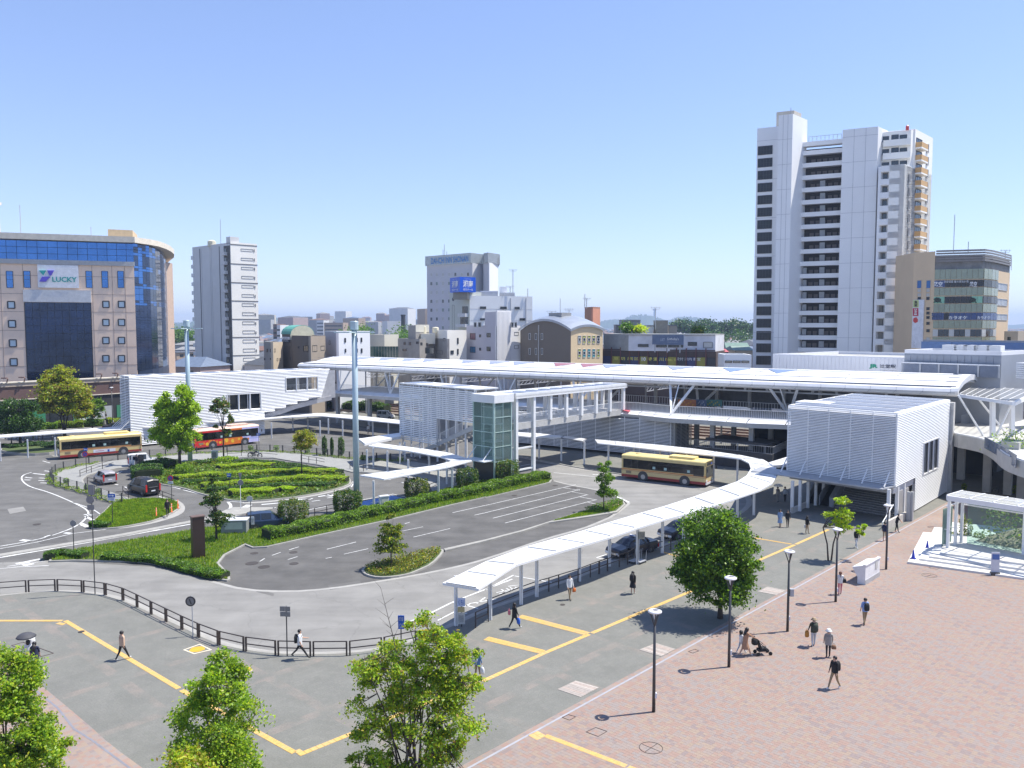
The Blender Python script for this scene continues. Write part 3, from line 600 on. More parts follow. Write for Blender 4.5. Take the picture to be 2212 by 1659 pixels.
for j in range(14):mb.add([o_[j],o_[j+1],i_[j+1],i_[j]]+[RP(.5,t,z+.05) for t,z in(prof[j],prof[j+1])],[(0,3,2,1),(0,1,5,4)])
mb.build('end_rim',roofm,ST)
railp=[(cM(1060,1108)),(cM(1500,1128)),cM(1955,1160)]
DZ=6.4
near=[G(p,DZ) for p in((2030,921),(1900,915),(1703,908),(1619,905),(1534.5,899),(1450,894.6),(1387,888),(1345,885),(862,851.5),(721,842.5))]
far=[(p[0]+pn[0]*11,p[1]+pn[1]*11) for p in near]
mb=MB();mb.prism(near+far[::-1],5.75,DZ);mb.build('deck',conc,ST)
apr=[ofs(p,pn,-1.3) for p in near];mb=MB()
for i in range(len(near)-1):
 a,b,c,d=near[i],near[i+1],apr[i+1],apr[i]
 L=math.hypot(a[0]-b[0],a[1]-b[1]);k_=max(1,int(L/2.6))
 for j in range(k_):
  q0=lerp(a,b,(j+.02)/k_);q1=lerp(a,b,(j+.98)/k_);r0=lerp(d,c,(j+.02)/k_);r1=lerp(d,c,(j+.98)/k_)
  m2=MB();m2 .add([q0+(DZ+.02,),q1+(DZ+.02,),r1+(DZ-.42,),r0+(DZ-.42,),q0+(DZ-.1,),q1+(DZ-.1,),r1+(DZ-.5,),r0+(DZ-.5,)],[(3,2,1,0),(4,5,6,7),(2,3,7,6),(0,1,5,4),(3,0,4,7),(1,2,6,5)]);m2 .build('apron_panel',steel,ST)
 mb.prism([lerp(d,a,.03),lerp(c,b,.03),lerp(c,b,.16),lerp(d,a,.16)],DZ-1.05,DZ-.52)
mb.build('edge_beam',conc,ST)
rail(ST,near,DZ,1.15,.22,t=.04);rail(ST,far,DZ,1.15,.4,t=.04)
mb=MB()
for i in range(len(far)-1):mb.wallseg(far[i+1],far[i],.1,10.0,10.3)
mb.build('ceiling_beam',steel_g,ST)
def strut(s,tn=None):
 bs=RP(s,1.2,0);b=tn or(bs[0],bs[1])
 for ds,w in((-1.9,.32),(1.7,.32),(.2,.14)):
  t=RP(s+ds,1.0 if w>.2 else.6,10.25);mb=MB();mb.beam((b[0],b[1],DZ-.05),t,w,w*.7);mb.build('strut',steel,ST)
def s_of(p):return(p[0]-RE[0])*ax[0]+(p[1]-RE[1])*ax[1]
for p in(cM(1130,1100),cM(1835,1140),(965,858),(1090,866),(1245,878),cC(1525,405),cD(285,640)):
 g=G(p,DZ);strut(s_of(g),g);
 fb=(g[0]+pn[0]*10,g[1]+pn[1]*10)
 for ds in(-2.6,2.6):t=RP(s_of(g)+ds,13,10.6);mb=MB();mb.beam(fb+(DZ,),t,.35,.25);mb.build('strut',steel,ST)
mb0=None
for p in near[::1]+[G(q,DZ) for q in((790,847),(960,858),(1100,868),(1230,878))]:
 for t in(1.0,9.5):
  c=(p[0]+pn[0]*t,p[1]+pn[1]*t);mb=MB();mb.obox(c,ax,.6,.6,-.1,5.75);mb.build('column',conc,ST)
mb=MB()
for i in range(14):s=8+i*3;mb.beam(RP(s,3,9.7),RP(s,3,10.4),.3,.2)
mb.beam(RP(6,3,9.6),RP(52,3,9.6),.25,.2);mb.build('hanger_lights',steel_g,ST)
for i in range(8):
 s=8+i*5;mb=MB();mb.obox(RP(s,11.2,0)[:2],ax,.45,.45,DZ,10.6);mb.build('column',conc,ST)
mb=MB();mb.wallseg(RP(40,12.4,0),RP(4,12.4,0),.2,DZ,9.6);mb.build('hall_wall',M('hall_wall',(.12,.12,.125),.6,0,.3,.6),ST)
for i,(a,b,m) in enumerate(((740,930,(.55,.2,.08)),(930,1040,(.15,.2,.32)),(1040,1205,(.12,.28,.25)))):
 A=G(cP(a,395),DZ);B=G(cP(b,402),DZ);A=ofs(A,pn,4.5);B=ofs(B,pn,4.5)
 mb=MB();mb.mat(0).wallseg(A,B,.04,DZ+.3,DZ+1.3);mb.mat(1)
 for j in range(7):q0=lerp(A,B,.08+j*.12);q1=lerp(A,B,.15+j*.12);zz=DZ+.45+.2*(j%3);mb.wallseg(ofs(q0,pn,-.06),ofs(q1,pn,-.06),.01,zz,zz+.25)
 mb.build('banner',[M('banner%d'%i,m,.6),M('banner_print%d'%i,((.7,.35,.05),(.5,.55,.6),(.55,.5,.1))[i],.6)],ST)
mb=MB();mb.add([G3(cC(1115,375),6.42),G3(cC(1180,390),6.42),G3(cC(1190,375),6.42),G3(cC(1120,365),6.42)],[(0,1,2,3)]);mb.build('red_floor_print',M('red_print',(.6,.12,.16),.6),ST)
UB=root('louvred_block',G((1453,990))+(0,),'grey louvred block standing under the station walkway behind the parked bus','screen block')
c1=(22.0,112.6);c0=(c1[0]-ax[0]*-19*1,c1[1]+ax[1]*19)
mb=MB();bx_d=(-ax[0],-ax[1])
pA=(c1[0]+ax[0]*26,c1[1]+ax[1]*26);pB=c1;pC=ofs(c1,pn,7.5);pD=ofs(pA,pn,7.5)
mb.prism([ofs(pA,pn,.35),ofs(pB,(ax[0],ax[1]),.35),ofs(pC,(ax[0],ax[1]),.35),pD],.3,5.6);mb.build('inner_wall',M('inner_grey',(.16,.165,.18),.7,0,.3,.5),UB)
louvre(UB,pA,pB,.4,5.6,.2,True);louvre(UB,pB,pC,.4,5.6,.2,False)
TB=root('shelter',G((1640,965))+(0,),'low dark shed roof in the shade under the station walkway','shed')
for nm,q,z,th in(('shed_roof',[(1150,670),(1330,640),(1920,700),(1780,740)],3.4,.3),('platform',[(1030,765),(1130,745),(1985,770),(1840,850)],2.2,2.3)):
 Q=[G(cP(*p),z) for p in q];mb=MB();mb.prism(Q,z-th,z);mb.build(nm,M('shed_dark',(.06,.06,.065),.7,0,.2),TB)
mb=MB()
for x_,y_ in((1230,690),(1480,712),(1760,735)):g=G(cP(x_,y_),3.4);mb.beam(g+(0,),g+(3.2,),.12)
mb.build('post',steel_g,TB)
P_=[G(cP(*p),2.2) for p in((1030,765),(1840,848),(1990,775))];rail(TB,P_,2.2,1.0,.3,m=steel_g)
WB=root('undercroft_shade',(38,121,0),'dark sheet added for the shade beneath the station deck','wall')
wA=G((1600,955));mb=MB();a=ofs(c1,pn,11);mb.wallseg(ofs(a,ax,-8),ofs(a,ax,-38),.3,-.1,5.7);mb.build('wall',M('deck_shade',(.03,.03,.032),.8,0,.3,.5),WB)  # added near-black sheet: the deck's shade put into its colour
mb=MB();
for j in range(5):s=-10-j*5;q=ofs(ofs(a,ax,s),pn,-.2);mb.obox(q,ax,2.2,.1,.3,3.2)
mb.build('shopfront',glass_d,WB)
TR=root('track_bed',(-10,168,0),None,None);TR['kind']='structure';ball=M('ballast',(.2,.16,.13),.95,0,.3,4)
mb=MB();t0_=ofs(RP(-60,0,0)[:2],pn,17);t1_=ofs(RP(150,0,0)[:2],pn,17);mb.prism([t0_,t1_,ofs(t1_,pn,16),ofs(t0_,pn,16)],-.1,.35);mb.build('ballast',ball,TR)
for j in range(4):
 for g_ in(0,1.07):a=ofs(t0_,pn,2+j*3.6+g_);b=ofs(t1_,pn,2+j*3.6+g_);mb=MB();mb.beam(a+(.5,),b+(.5,),.1,.15);mb.build('rail',M('rail_rust',(.18,.1,.07),.5,.6),TR)
for j in range(10):
 a=ofs(RP(8+j*13,0,0)[:2],pn,16.2);r=root('catenary_mast',a+(0,),'grey overhead line gantry over the tracks, number %s counted from the right'%('one two three four five six seven eight nine ten'.split()[j]),'mast','railway overhead line masts')
 mb=MB();mb.beam(a+(0,),a+(9,),.25);mb.build('post',steel_g,r);b=ofs(a,pn,16);mb=MB();mb.beam(b+(0,),b+(9,),.25);mb.build('post',steel_g,r);mb=MB();mb.beam(a+(8.4,),b+(8.4,),.12);mb.beam(a+(7.7,),b+(7.7,),.12)
 for i in range(12):mb.beam(lerp(a,b,i/12)+(7.7,),lerp(a,b,(i+1)/12)+(8.4,),.06)
 mb.build('truss',steel_g,r)
def box_roof(parent,P,z,nb,m=None):
 "flat roof with recessed panels"
 mb=MB();mb.prism(P,z-.35,z);mb.build('roof',steel,parent)
 a,b,c,d=P
 for i in range(nb):
  t0,t1=(i+.12)/nb,(i+.88)/nb
  mb=MB();mb.prism([lerp(lerp(a,b,t0),lerp(d,c,t0),.04),lerp(lerp(a,b,t1),lerp(d,c,t1),.04),lerp(lerp(a,b,t1),lerp(d,c,t1),.96),lerp(lerp(a,b,t0),lerp(d,c,t0),.96)],z,z+.06);mb.build('roof_panel',m or solar,parent)
RB=root('stair_pavilion',G((1925,1110))+(0,),'big white louvred stairs pavilion with open dark staircase below, right of centre','stair pavilion')
Z1=10.43;qA=G((1938,893),Z1);qB=G((2052,863),Z1);qC=G((1703,875),Z1);qD=(qB[0]+qC[0]-qA[0],qB[1]+qC[1]-qA[1])
dB=((qB[0]-qA[0]),(qB[1]-qA[1]));LB=math.hypot(*dB);dB=(dB[0]/LB,dB[1]/LB);dC=((qC[0]-qA[0]),(qC[1]-qA[1]));LC=math.hypot(*dC);dC=(dC[0]/LC,dC[1]/LC)
box_roof(RB,[ofs(qA,dB,.15),ofs(qB,dB,-.1),ofs(qD,dB,-.1),ofs(qC,dB,.15)],Z1+.02,5)
mb=MB();e=.22;PP=[ofs(ofs(qA,dB,e),dC,e),ofs(ofs(qB,dB,-e),dC,e),ofs(ofs(qD,dB,-e),dC,-e),ofs(ofs(qC,dB,e),dC,-e)]
for a,b in((PP[1],PP[2]),(PP[2],PP[3])):mb.wallseg(a,b,.1,2.9,Z1-.4)
mb.wallseg(PP[3],PP[0],.06,2.8,Z1-.4);mb.build('lining',M('lining_grey',(.40,.41,.44),.7,0,.2,.5),RB)
zL=3.35
louvre(RB,qC,qA,zL,Z1-.02,.16,True,mull=2.2,out=.07,duty=.6)
s1_,z1a=on_plane(cR(700,0),qA,qB);s2_,_=on_plane(cR(1085,0),qA,qB)
sw0,zt0=on_plane(cD(1385,870),qA,qB);sw1,_z=on_plane(cD(1505,830),qA,qB);_,zb0=on_plane(cD(1380,1130),qA,qB)
slo,_=on_plane(cD(1305,1480),qA,qB)
def jag_r(z,L):
 lo=0 if z>3.35 else slo
 if zb0<z<zt0:return[(lo,sw0),(sw1,L)] if lo<sw0 else[(sw1,L)]
 return[(lo,L)]
louvre(RB,qA,qB,.12,Z1-.02,.16,True,mull=99,jag=jag_r,out=.07,duty=.72)
def onf(A,d,s,z,off=0):n=(d[1],-d[0]);return(A[0]+d[0]*s+n[0]*off,A[1]+d[1]*s+n[1]*off,z)
mb=MB();a=onf(qA,dB,slo+.1,0,-.15);b=onf(qA,dB,LB-.1,0,-.15);mb.wallseg(a,b,.1,0,zb0);mb.build('lining',M('lining_white',(.62,.62,.63),.7,0,.1),RB)
mb=MB();a=onf(qA,dB,.3,0,-.15);b=onf(qA,dB,sw0,0,-.15);mb.wallseg(a,b,.1,2.8,Z1-.4);a=onf(qA,dB,sw0,0,-.15);b=onf(qA,dB,sw1,0,-.15);mb.wallseg(a,b,.1,zt0,Z1-.4);a=onf(qA,dB,sw1,0,-.15);b=onf(qA,dB,LB-.1,0,-.15);mb.wallseg(a,b,.1,zb0,Z1-.4);mb.build('lining',MATS['lining_white'],RB)
wf=MB()
for s in np.linspace(sw0,sw1,4):wf.beam(onf(qA,dB,s,zb0,.05),onf(qA,dB,s,zt0,.05),.14,.16)
for z in(zb0,zt0):wf.beam(onf(qA,dB,sw0,z,.05),onf(qA,dB,sw1,z,.05),.12,.14)
w_=wf.build('window',steel,RB);mb=MB();mb.add([onf(qA,dB,sw0,zb0,-.05),onf(qA,dB,sw1,zb0,-.05),onf(qA,dB,sw1,zt0,-.05),onf(qA,dB,sw0,zt0,-.05)],[(0,1,2,3)]);mb.build('pane',glass_d,w_)
cn=(dC[1],-dC[0]);
if cn[1]>0:cn=(-cn[0],-cn[1])
p0=ofs(qC,dC,3.0);p1=ofs(qA,dC,-.1);q1=ofs(ofs(p1,cn,1.5),dC,.6);q0=ofs(p0,cn,1.9)
mb=MB();mb.add([p0+(3.65,),p1+(3.65,),q1+(3.45,),q0+(3.45,),p0+(3.5,),p1+(3.5,),q1+(3.33,),q0+(3.33,)],[(0,3,2,1),(4,5,6,7),(0,4,7,3),(3,7,6,2),(2,6,5,1),(1,5,4,0)]);mb.build('entrance_canopy',steel_g,RB)
for i in range(6):
 a=ofs(qA,dC,.5+i*2.1);b=ofs(a,cn,1.15);mb=MB();mb.beam(a+(4.9,),b+(3.6,),.09);mb.build('canopy_strut',steel,RB)
for p in((1918,1135),(1936,1126),(1950,1118)):g=G(p);mb=MB();mb.obox(g,dB,.28,.28,0,3.4);mb.build('column',steel,RB)
for p in(cS(385,900),cS(530,880),cS(680,820),cS(825,770),(1778,1086)):g=G(p);mb=MB();mb.obox(g,dB,.26,.26,0,3.15);mb.build('column',steel,RB)
w0=G(cR(345,680));w1=G(cR(610,545));mb=MB();mb.wallseg(w0,w1,.25,0,.75);mb.build('side_wall',M('granite_pale',(.5,.47,.43),.8,0,.1),RB)
w2=G(cS(400,925));w3=G(cS(690,800));mb=MB();mb.wallseg(w2,w3,.2,0,.55);mb.build('side_wall',MATS['granite_pale'],RB)
stp=M('stair_stone',(.20,.19,.185),.8,0,.15,1);s0p=ofs(ofs(qA,dC,.5),dB,2.6);wS=6.2
for i in range(34):
 a=ofs(s0p,dB,i*.34);z=.17*(i+1)-(0 if i<5 else 0);mb=MB();b=ofs(a,dC,wS);mb.prism([a,b,ofs(b,dB,.36),ofs(a,dB,.36)],max(z-.5,0),z);mb.build('step',stp,RB)
 mb=MB();b1=ofs(a,dC,wS);mb.prism([ofs(a,dB,-.02),ofs(b1,dB,-.02),ofs(b1,dB,.04),ofs(a,dB,.04)],z-.04,z+.006);mb.build('nosing',M('nosing',(.34,.33,.32),.7),RB)
for t,w in((wS+.1,.5),(wS+1.6,.12),(wS+2.9,.12)):
 a=ofs(s0p,dC,t);b=ofs(a,dB,10.5);a2=ofs(a,dC,w);b2=ofs(b,dC,w);mb=MB()
 mb.add([a+(0,),b+(5.4,),b+(6.4,),a+(1.0,),a2+(0,),b2+(5.4,),b2+(6.4,),a2+(1.0,)],[(0,1,2,3),(7,6,5,4),(3,2,6,7),(0,3,7,4),(1,5,6,2)]);mb.build('balustrade',steel_g,RB)
mb=MB();a=ofs(s0p,dC,wS+.7);b=ofs(a,dC,2.3);mb.add([a+(.05,),b+(.05,),ofs(b,dB,10.5)+(5.5,),ofs(a,dB,10.5)+(5.5,)],[(0,3,2,1)]);mb.build('escalator',M('escalator_dark',(.05,.05,.055),.4,.5),RB)
hp=G(cR(270,580),.9);mb=MB();mb.tube([G3(cR(268,582),.7),ofs(hp,dB,3)+(2.0,)],.05);mb.tube([G3(cR(268,582),.7),G(cR(268,582),.7)+(0,)],.04);mb.build('handrail',steel,RB)
for x_ in(620,660):g=G(cR(x_,560));mb=MB();mb.obox(g,dB,.35,.3,0,2.8);mb.build('column',steel_g,RB)
mb=MB();a=G(cR(560,560));b=G(cR(690,500));mb.wallseg(ofs(a,dC,.5),ofs(b,dC,.5),.1,0,2.8);mb.build('service_door',M('door_grey',(.38,.37,.37),.6),RB)
cc=G((2046,985));cc=ofs(qB,dB,.4);mb=MB();mb.obox(cc,dB,.7,.8,0,10.1);mb.obox(ofs(cc,dC,.2),dB,1.2,1.2,5.4,5.9);mb.build('column',conc,RB)
a=G((1745,884),8.5);PB=root('roof_unit',a+(0,),'white boxy lift-shaft top just left of the louvred pavilion roof','roof unit');mb=MB();a=ofs(qC,dB,3.2);mb.prism([ofs(a,dC,.6),ofs(a,dC,-2.9),ofs(ofs(a,dC,-2.9),dB,2.5),ofs(ofs(a,dC,.6),dB,2.5)],6.4,10.55);mb.build('unit',steel,PB)
LBk=root('stair_block',(-42.4,140,0),'long white louvred stairs building with stepped underside, left of the tall mast','stair building')
lA=(-58.7,125.0);dl=(.737,.676);lB=ofs(lA,dl,34.8);ZL=10.87;ln=(-dl[1],dl[0]);lE=ofs(lA,ln,4.2)
def sz(p):return on_plane(p,lA,lB)
wins=[[sz(cA(1862,250)),sz(cA(2140,370))],[sz(cB(350,112)),sz(cB(614,208))]]
steps_=[(sz(cM(110,1440))),(sz(cM(250,1390))),(sz(cM(405,1345))),(sz(cM(560,1285))),(sz(cM(712,1240))),(sz(cM(860,1200)))]
s_end_hi,_=sz(cM(1005,800));s_end_lo,_=sz(cM(885,1175))
def jag_l(z,L):
 end=s_end_lo+(s_end_hi-s_end_lo)*max(0,(z-steps_[-1][1])/(ZL-steps_[-1][1]))
 if z<steps_[-1][1]:
  end=steps_[0][0]
  for s_,zz in steps_:
   if z>=zz:end=s_
  if z<steps_[0][1]:end=steps_[0][0]
 segs=[(0,end)]
 for(a,zt),(b,zb) in wins:
  if min(zb,zt)<z<max(zb,zt):
   segs=[x for sg in segs for x in([(sg[0],min(a,sg[1])),(b,sg[1])] if sg[1]>b else([(sg[0],min(a,sg[1]))]))]
 return[x for x in segs if x[1]-x[0]>.05]
louvre(LBk,lA,lB,.1,ZL,.25,True,out=.14,mull=3.4,jag=jag_l,duty=.84)
louvre(LBk,lE,lA,2.9,ZL,.25,False,mull=4)
mb=MB();lin=MATS['lining_white']
sP=[(0.2,0)]+[(steps_[0][0],0)]
zs_=sorted(set([0.1,ZL-.3]+[w[1][1] for w in wins]+[w[0][1] for w in wins]+[s[1] for s in steps_]));
for za,zb in zip(zs_,zs_[1:]):
 if zb-za<.02:continue
 zm=(za+zb)/2
 for s0,s1 in jag_l(zm,40):mb.wallseg(onf(lA,dl,s0+.05,0,-.16),onf(lA,dl,max(s1-.1,s0+.06),0,-.16),.08,za,zb)
mb.build('lining',lin,LBk)
for(a,zt),(b,zb) in wins:
 wf=MB()
 for s in np.linspace(a,b,4):wf.beam(onf(lA,dl,s,zb,.08),onf(lA,dl,s,zt,.08),.22,.2)
 for z in(zb,zt):wf.beam(onf(lA,dl,a,z,.08),onf(lA,dl,b,z,.08),.16,.2)
 w_=wf.build('window',steel,LBk);mb=MB();mb.add([onf(lA,dl,a,zb,-.4),onf(lA,dl,b,zb,-.4),onf(lA,dl,b,zt,-.4),onf(lA,dl,a,zt,-.4)],[(0,1,2,3)]);mb.build('pane',clear if zt>9 else glass_d,w_)
a,b=ofs(lA,dl,wins[1][0][0]-1),ofs(lA,dl,wins[1][1][0]+1);rail(LBk,[ofs(a,ln,1.2),ofs(b,ln,1.2)],wins[1][1][1]-.1,1.1,.25,t=.05)
mb=MB();b2=ofs(lB,dl,-1.3);mb.prism([ofs(lA,dl,.1),b2,ofs(b2,ln,4.6),ofs(lE,dl,.1)],ZL-.25,ZL);mb.build('roof',steel,LBk)
for i in range(9):
 a=ofs(ofs(lA,dl,1.5+i*3.6),ln,.4);mb=MB();mb.prism([a,ofs(a,dl,2.4),ofs(ofs(a,dl,2.4),ln,3.4),ofs(a,ln,3.4)],ZL,ZL+.05);mb.build('roof_panel',solar,LBk)
mb=MB();bk0=ofs(lE,dl,.2);mb.wallseg(bk0,ofs(bk0,dl,12),.1,.1,ZL-.3);mb.build('back_wall',M('back_grey',(.25,.25,.26),.8),LBk)
mb=MB();mb.wallseg(ofs(bk0,dl,12),ofs(bk0,dl,33),.1,7.5,ZL-.3);mb.build('back_wall',MATS['back_grey'],LBk)
mb=MB();A1=onf(lA,dl,s_end_lo-.3,0,-.9);B1_=onf(lA,dl,s_end_hi+1.6,0,-.9);mb.wallseg(A1[:2],B1_[:2],.1,steps_[-1][1]-.2,ZL-.4);mb.build('lining',M('lining_pale',(.4,.4,.42),.6),LBk)
pts=[sz(cM(110,1455)),sz(cM(400,1370)),sz(cM(560,1310)),sz(cM(720,1270)),sz(cM(870,1230)),sz(cM(1055,1190))]
mb=MB();
for(sa,za),(sb,zb) in zip(pts,pts[1:]):mb.add([onf(lA,dl,sa,za-.55,-.6),onf(lA,dl,sb,zb-.55,-.6),onf(lA,dl,sb,zb+.25,-.6),onf(lA,dl,sa,za+.25,-.6),onf(lA,dl,sa,za-.55,-3.8),onf(lA,dl,sb,zb-.55,-3.8),onf(lA,dl,sb,zb+.25,-3.8),onf(lA,dl,sa,za+.25,-3.8)],[(0,1,2,3),(7,6,5,4),(0,4,5,1),(3,2,6,7),(0,3,7,4),(1,5,6,2)])
mb.build('stair_flight',M('stair_grey',(.34,.34,.36),.7),LBk)
mb=MB();a=ofs(lE,(-ln[0],-ln[1]),1.0);mb.add([lE+(3.0,),lA+(3.0,),ofs(lA,(-dl[0],-dl[1]),1.6)+(2.7,),ofs(lE,(-dl[0],-dl[1]),1.6)+(2.7,)],[(0,1,2,3)]);mb.build('side_canopy',steel_g,LBk)
for i in range(6):a=lerp(lE,lA,i/5);mb=MB();mb.beam(a+(4.1,),ofs(a,(-dl[0],-dl[1]),1.4)+(2.85,),.08);mb.build('canopy_strut',steel,LBk)
MBk=root('stair_block',(-10,109,0),'see-through white louvred stair block beside the glass lift tower','stair building')
mA=G((1024.7,843),10.3);mB=G((862.7,829),10.3);md=((mB[0]-mA[0]),(mB[1]-mA[1]));mL=math.hypot(*md);md=(md[0]/mL,md[1]/mL);ZM=10.3
def szm(p):s,z=on_plane(p,mB,mA);return s,z
mcut=szm(cB(1590,450));mbot=szm(cB(1290,612))[1]
def jag_m(z,L):return[(0,L)] if z>mcut[1] else[(0,mcut[0])]
louvre(MBk,mB,mA,mbot,ZM,.26,True,out=.06,mull=3.4,jag=jag_m,duty=.66)
mdi=(-md[0],-md[1]);mn=(-mdi[1],mdi[0])
if mn[1]<0:mn=(-mn[0],-mn[1])
mb=MB();P=[mB,mA,ofs(mA,mn,4.2),ofs(mB,mn,4.2)];mb.prism(P,ZM-.02,ZM+.15);mb.build('roof',roofm,MBk)
for i in range(4):
 t0,t1=(i+.15)/4,(i+.8)/4;mb=MB();mb.prism([ofs(lerp(mB,mA,t0),mn,.4),ofs(lerp(mB,mA,t1),mn,.4),ofs(lerp(mB,mA,t1),mn,3.6),ofs(lerp(mB,mA,t0),mn,3.6)],ZM+.15,ZM+.2);mb.build('roof_panel',frost if i%2 else solar,MBk)
mb=MB();mb.wallseg(ofs(P[3],mdi,0),P[2],.06,6.3,ZM-.3);mb.wallseg(P[3],ofs(P[3],mdi,9),.06,3,6.3);mb.build('lining',MATS['lining_grey'],MBk)
for s in np.linspace(.3,mL-.2,9):
 for t in(.35,3.9):g=ofs(ofs(mB,mdi,s),mn,t);mb=MB();mb.obox(g,mdi,.18,.18,0,ZM-.05);mb.build('column',steel,MBk)
sa,za=szm(cB(1395,800));sb_,zb=szm(cB(1895,530));sgz=lambda s:(s-sa)/(sb_-sa)*(zb-max(za,0))
mb=MB()
for t in(.2,3.6):mb.add([onf(mB,mdi,sa,0,-t),onf(mB,mdi,sb_+1,sgz(sb_+1)-.1,-t),onf(mB,mdi,sb_+1,sgz(sb_+1)+.55,-t),onf(mB,mdi,sa,.6,-t),onf(mB,mdi,sa,0,-t-.12),onf(mB,mdi,sb_+1,sgz(sb_+1)-.1,-t-.12),onf(mB,mdi,sb_+1,sgz(sb_+1)+.55,-t-.12),onf(mB,mdi,sa,.6,-t-.12)],[(0,1,2,3),(7,6,5,4),(3,2,6,7),(0,4,5,1)])
mb.build('stringer',conc,MBk)
ns=18
for i in range(ns):
 s=sa+(sb_-sa)*i/ns;z=sgz(s)+.2;mb=MB();mb.prism([onf(mB,mdi,s,0,-.3)[:2],onf(mB,mdi,s+.5,0,-.3)[:2],onf(mB,mdi,s+.5,0,-3.6)[:2],onf(mB,mdi,s,0,-3.6)[:2]],z-.12,z);mb.build('step',conc,MBk)
P2=[onf(mB,mdi,s,0,-.25)[:2] for s in(sa,(sa+sb_)/2,sb_+.6)];rail(MBk,P2,0,1.2,.18,zs=[.4,.4+sgz((sa+sb_)/2),.4+sgz(sb_+.6)],t=.03)
BR=root('footbridge',(8,108,0),'white covered footbridge with post-and-rail sides from lift to station','footbridge')
b0=G((1118,915.6),6.5);b1=G((1345,885),6.5);bd=((b1[0]-b0[0]),(b1[1]-b0[1]));bL=math.hypot(*bd);bd=(bd[0]/bL,bd[1]/bL);bn=(-bd[1],bd[0]);b0=ofs(b0,bd,-.4);bL+=.4
w=3.6;mb=MB();mb.prism([b0,ofs(b0,bd,bL),ofs(ofs(b0,bd,bL),bn,w),ofs(b0,bn,w)],5.75,6.5);mb.build('deck',conc,BR)
mb=MB();P=[ofs(ofs(b0,bn,-.35),bd,-.5),ofs(ofs(b0,bn,-.35),bd,bL+.6),ofs(ofs(b0,bn,w+.3),bd,bL+.6),ofs(ofs(b0,bn,w+.3),bd,-.5)]
for a,b in((P[0],P[1]),(P[1],P[2]),(P[2],P[3]),(P[3],P[0])):mb.wallseg(a,b,.25,9.65,10.3)
mb.prism(P,9.85,10.0);mb.build('roof',steel,BR)
for i in range(9):a=ofs(ofs(P[0],bd,1.2+i*bL/9.2),bn,.5);mb=MB();mb.prism([a,ofs(a,bd,1.5),ofs(ofs(a,bd,1.5),bn,w-.4),ofs(a,bn,w-.4)],10.0,10.2);mb.build('roof_panel',solar,BR)
nc=8
for i in range(nc):
 for t in(0,w):
  g=ofs(ofs(b0,bd,i*bL/(nc-1)+.1),bn,t);mb=MB();mb.obox(g,bd,.42,.42,(-.02 if i<2 else 6.5),9.9);mb.build('column',steel,BR)
 if i<nc-1:a=ofs(b0,bd,i*bL/(nc-1)+.1);b=ofs(b0,bd,(i+1)*bL/(nc-1)+.1);rail(BR,[a,b],6.5,1.15,.2,t=.045);rail(BR,[ofs(a,bn,w),ofs(b,bn,w)],6.5,1.15,.3,t=.045)
for z in(.7,3.4):mb=MB();a=ofs(b0,bd,.1);b=ofs(b0,bd,.1+bL/7);mb.beam(a+(z,),b+(z,),.22,.18);mb.beam(ofs(a,bn,w)+(z,),ofs(b,bn,w)+(z,),.22,.18);mb.beam(a+(z,),ofs(a,bn,w)+(z,),.2);mb.build('cross_beam',steel,BR)
EV=root('lift_tower',G((1068,1042))+(0,),'green-tinted glass lift tower with white cap','lift tower')
ep=G((1068,1042));ez=9.45;el=3.5;er=2.9;eP=[ep,ofs(ep,D1,er),ofs(ofs(ep,D1,er),D2,el),ofs(ep,D2,el)]
mb=MB();c=ofs(ofs(ep,D1,-.25),D2,-.25);mb.prism([c,ofs(c,D1,er+.5),ofs(ofs(c,D1,er+.5),D2,el+.5),ofs(c,D2,el+.5)],ez,ez+.95);mb.build('cap',steel,EV)
zz=np.linspace(2.4,ez,5)
for i in range(4):
 A,B=eP[i],eP[(i+1)%4]
 for j in range(4):
  for q in range(2):
   a=lerp(A,B,q/2+.01);b=lerp(A,B,(q+1)/2-.01);mb=MB();mb.add([a+(zz[j]+.03,),b+(zz[j]+.03,),b+(zz[j+1]-.03,),a+(zz[j+1]-.03,)],[(0,1,2,3)]);mb.build('pane',green_g,EV)
 mb=MB();mb.obox(A,D1,.16,.16,0,ez)
 for z in zz:mb.beam(A+(z,),B+(z,),.09)
 mb.beam(lerp(A,B,.5)+(2.4,),lerp(A,B,.5)+(ez,),.07);mb.build('frame',M('frame_green',(.48,.62,.57),.4,.3),EV)
mb=MB();c=ofs(ofs(ep,D1,er/2),D2,el/2)
for a_,b_ in((-.9,.9),(.9,.9),(.9,-1),(-.9,-1)):q=ofs(ofs(c,D1,a_),D2,b_);mb.beam(q+(0,),q+(ez,),.12)
for z in(2.5,4.6,6.7,8.8):mb.obox(c,D1,1.9,2.0,z,z+.12)
mb.build('lift_guides',steel,EV);mb=MB();mb.obox(c,D1,1.5,1.6,6.8,9.0);mb.build('lift_car',M('lift_car',(.5,.55,.53),.5,.3),EV)
mb=MB();mb.obox(c,D1,er-.1,el-.1,0,2.35);mb.build('lift_lobby',M('lobby_dark',(.04,.045,.045),.2),EV)
mb=MB();a=ofs(eP[3],(-D1[0],-D1[1]),1.7);b=ofs(ep,(-D1[0],-D1[1]),1.7);mb.prism([eP[3],ofs(ep,D2,.1),ofs(b,D2,.1),a],2.55,2.68);mb.build('door_canopy',frost,EV)
for q in(ofs(ep,D2,.5),ofs(eP[3],D2,-.4)):mb=MB();mb.beam(q+(4.0,),ofs(q,(-D1[0],-D1[1]),1.5)+(2.65,),.07);mb.build('canopy_strut',steel,EV)
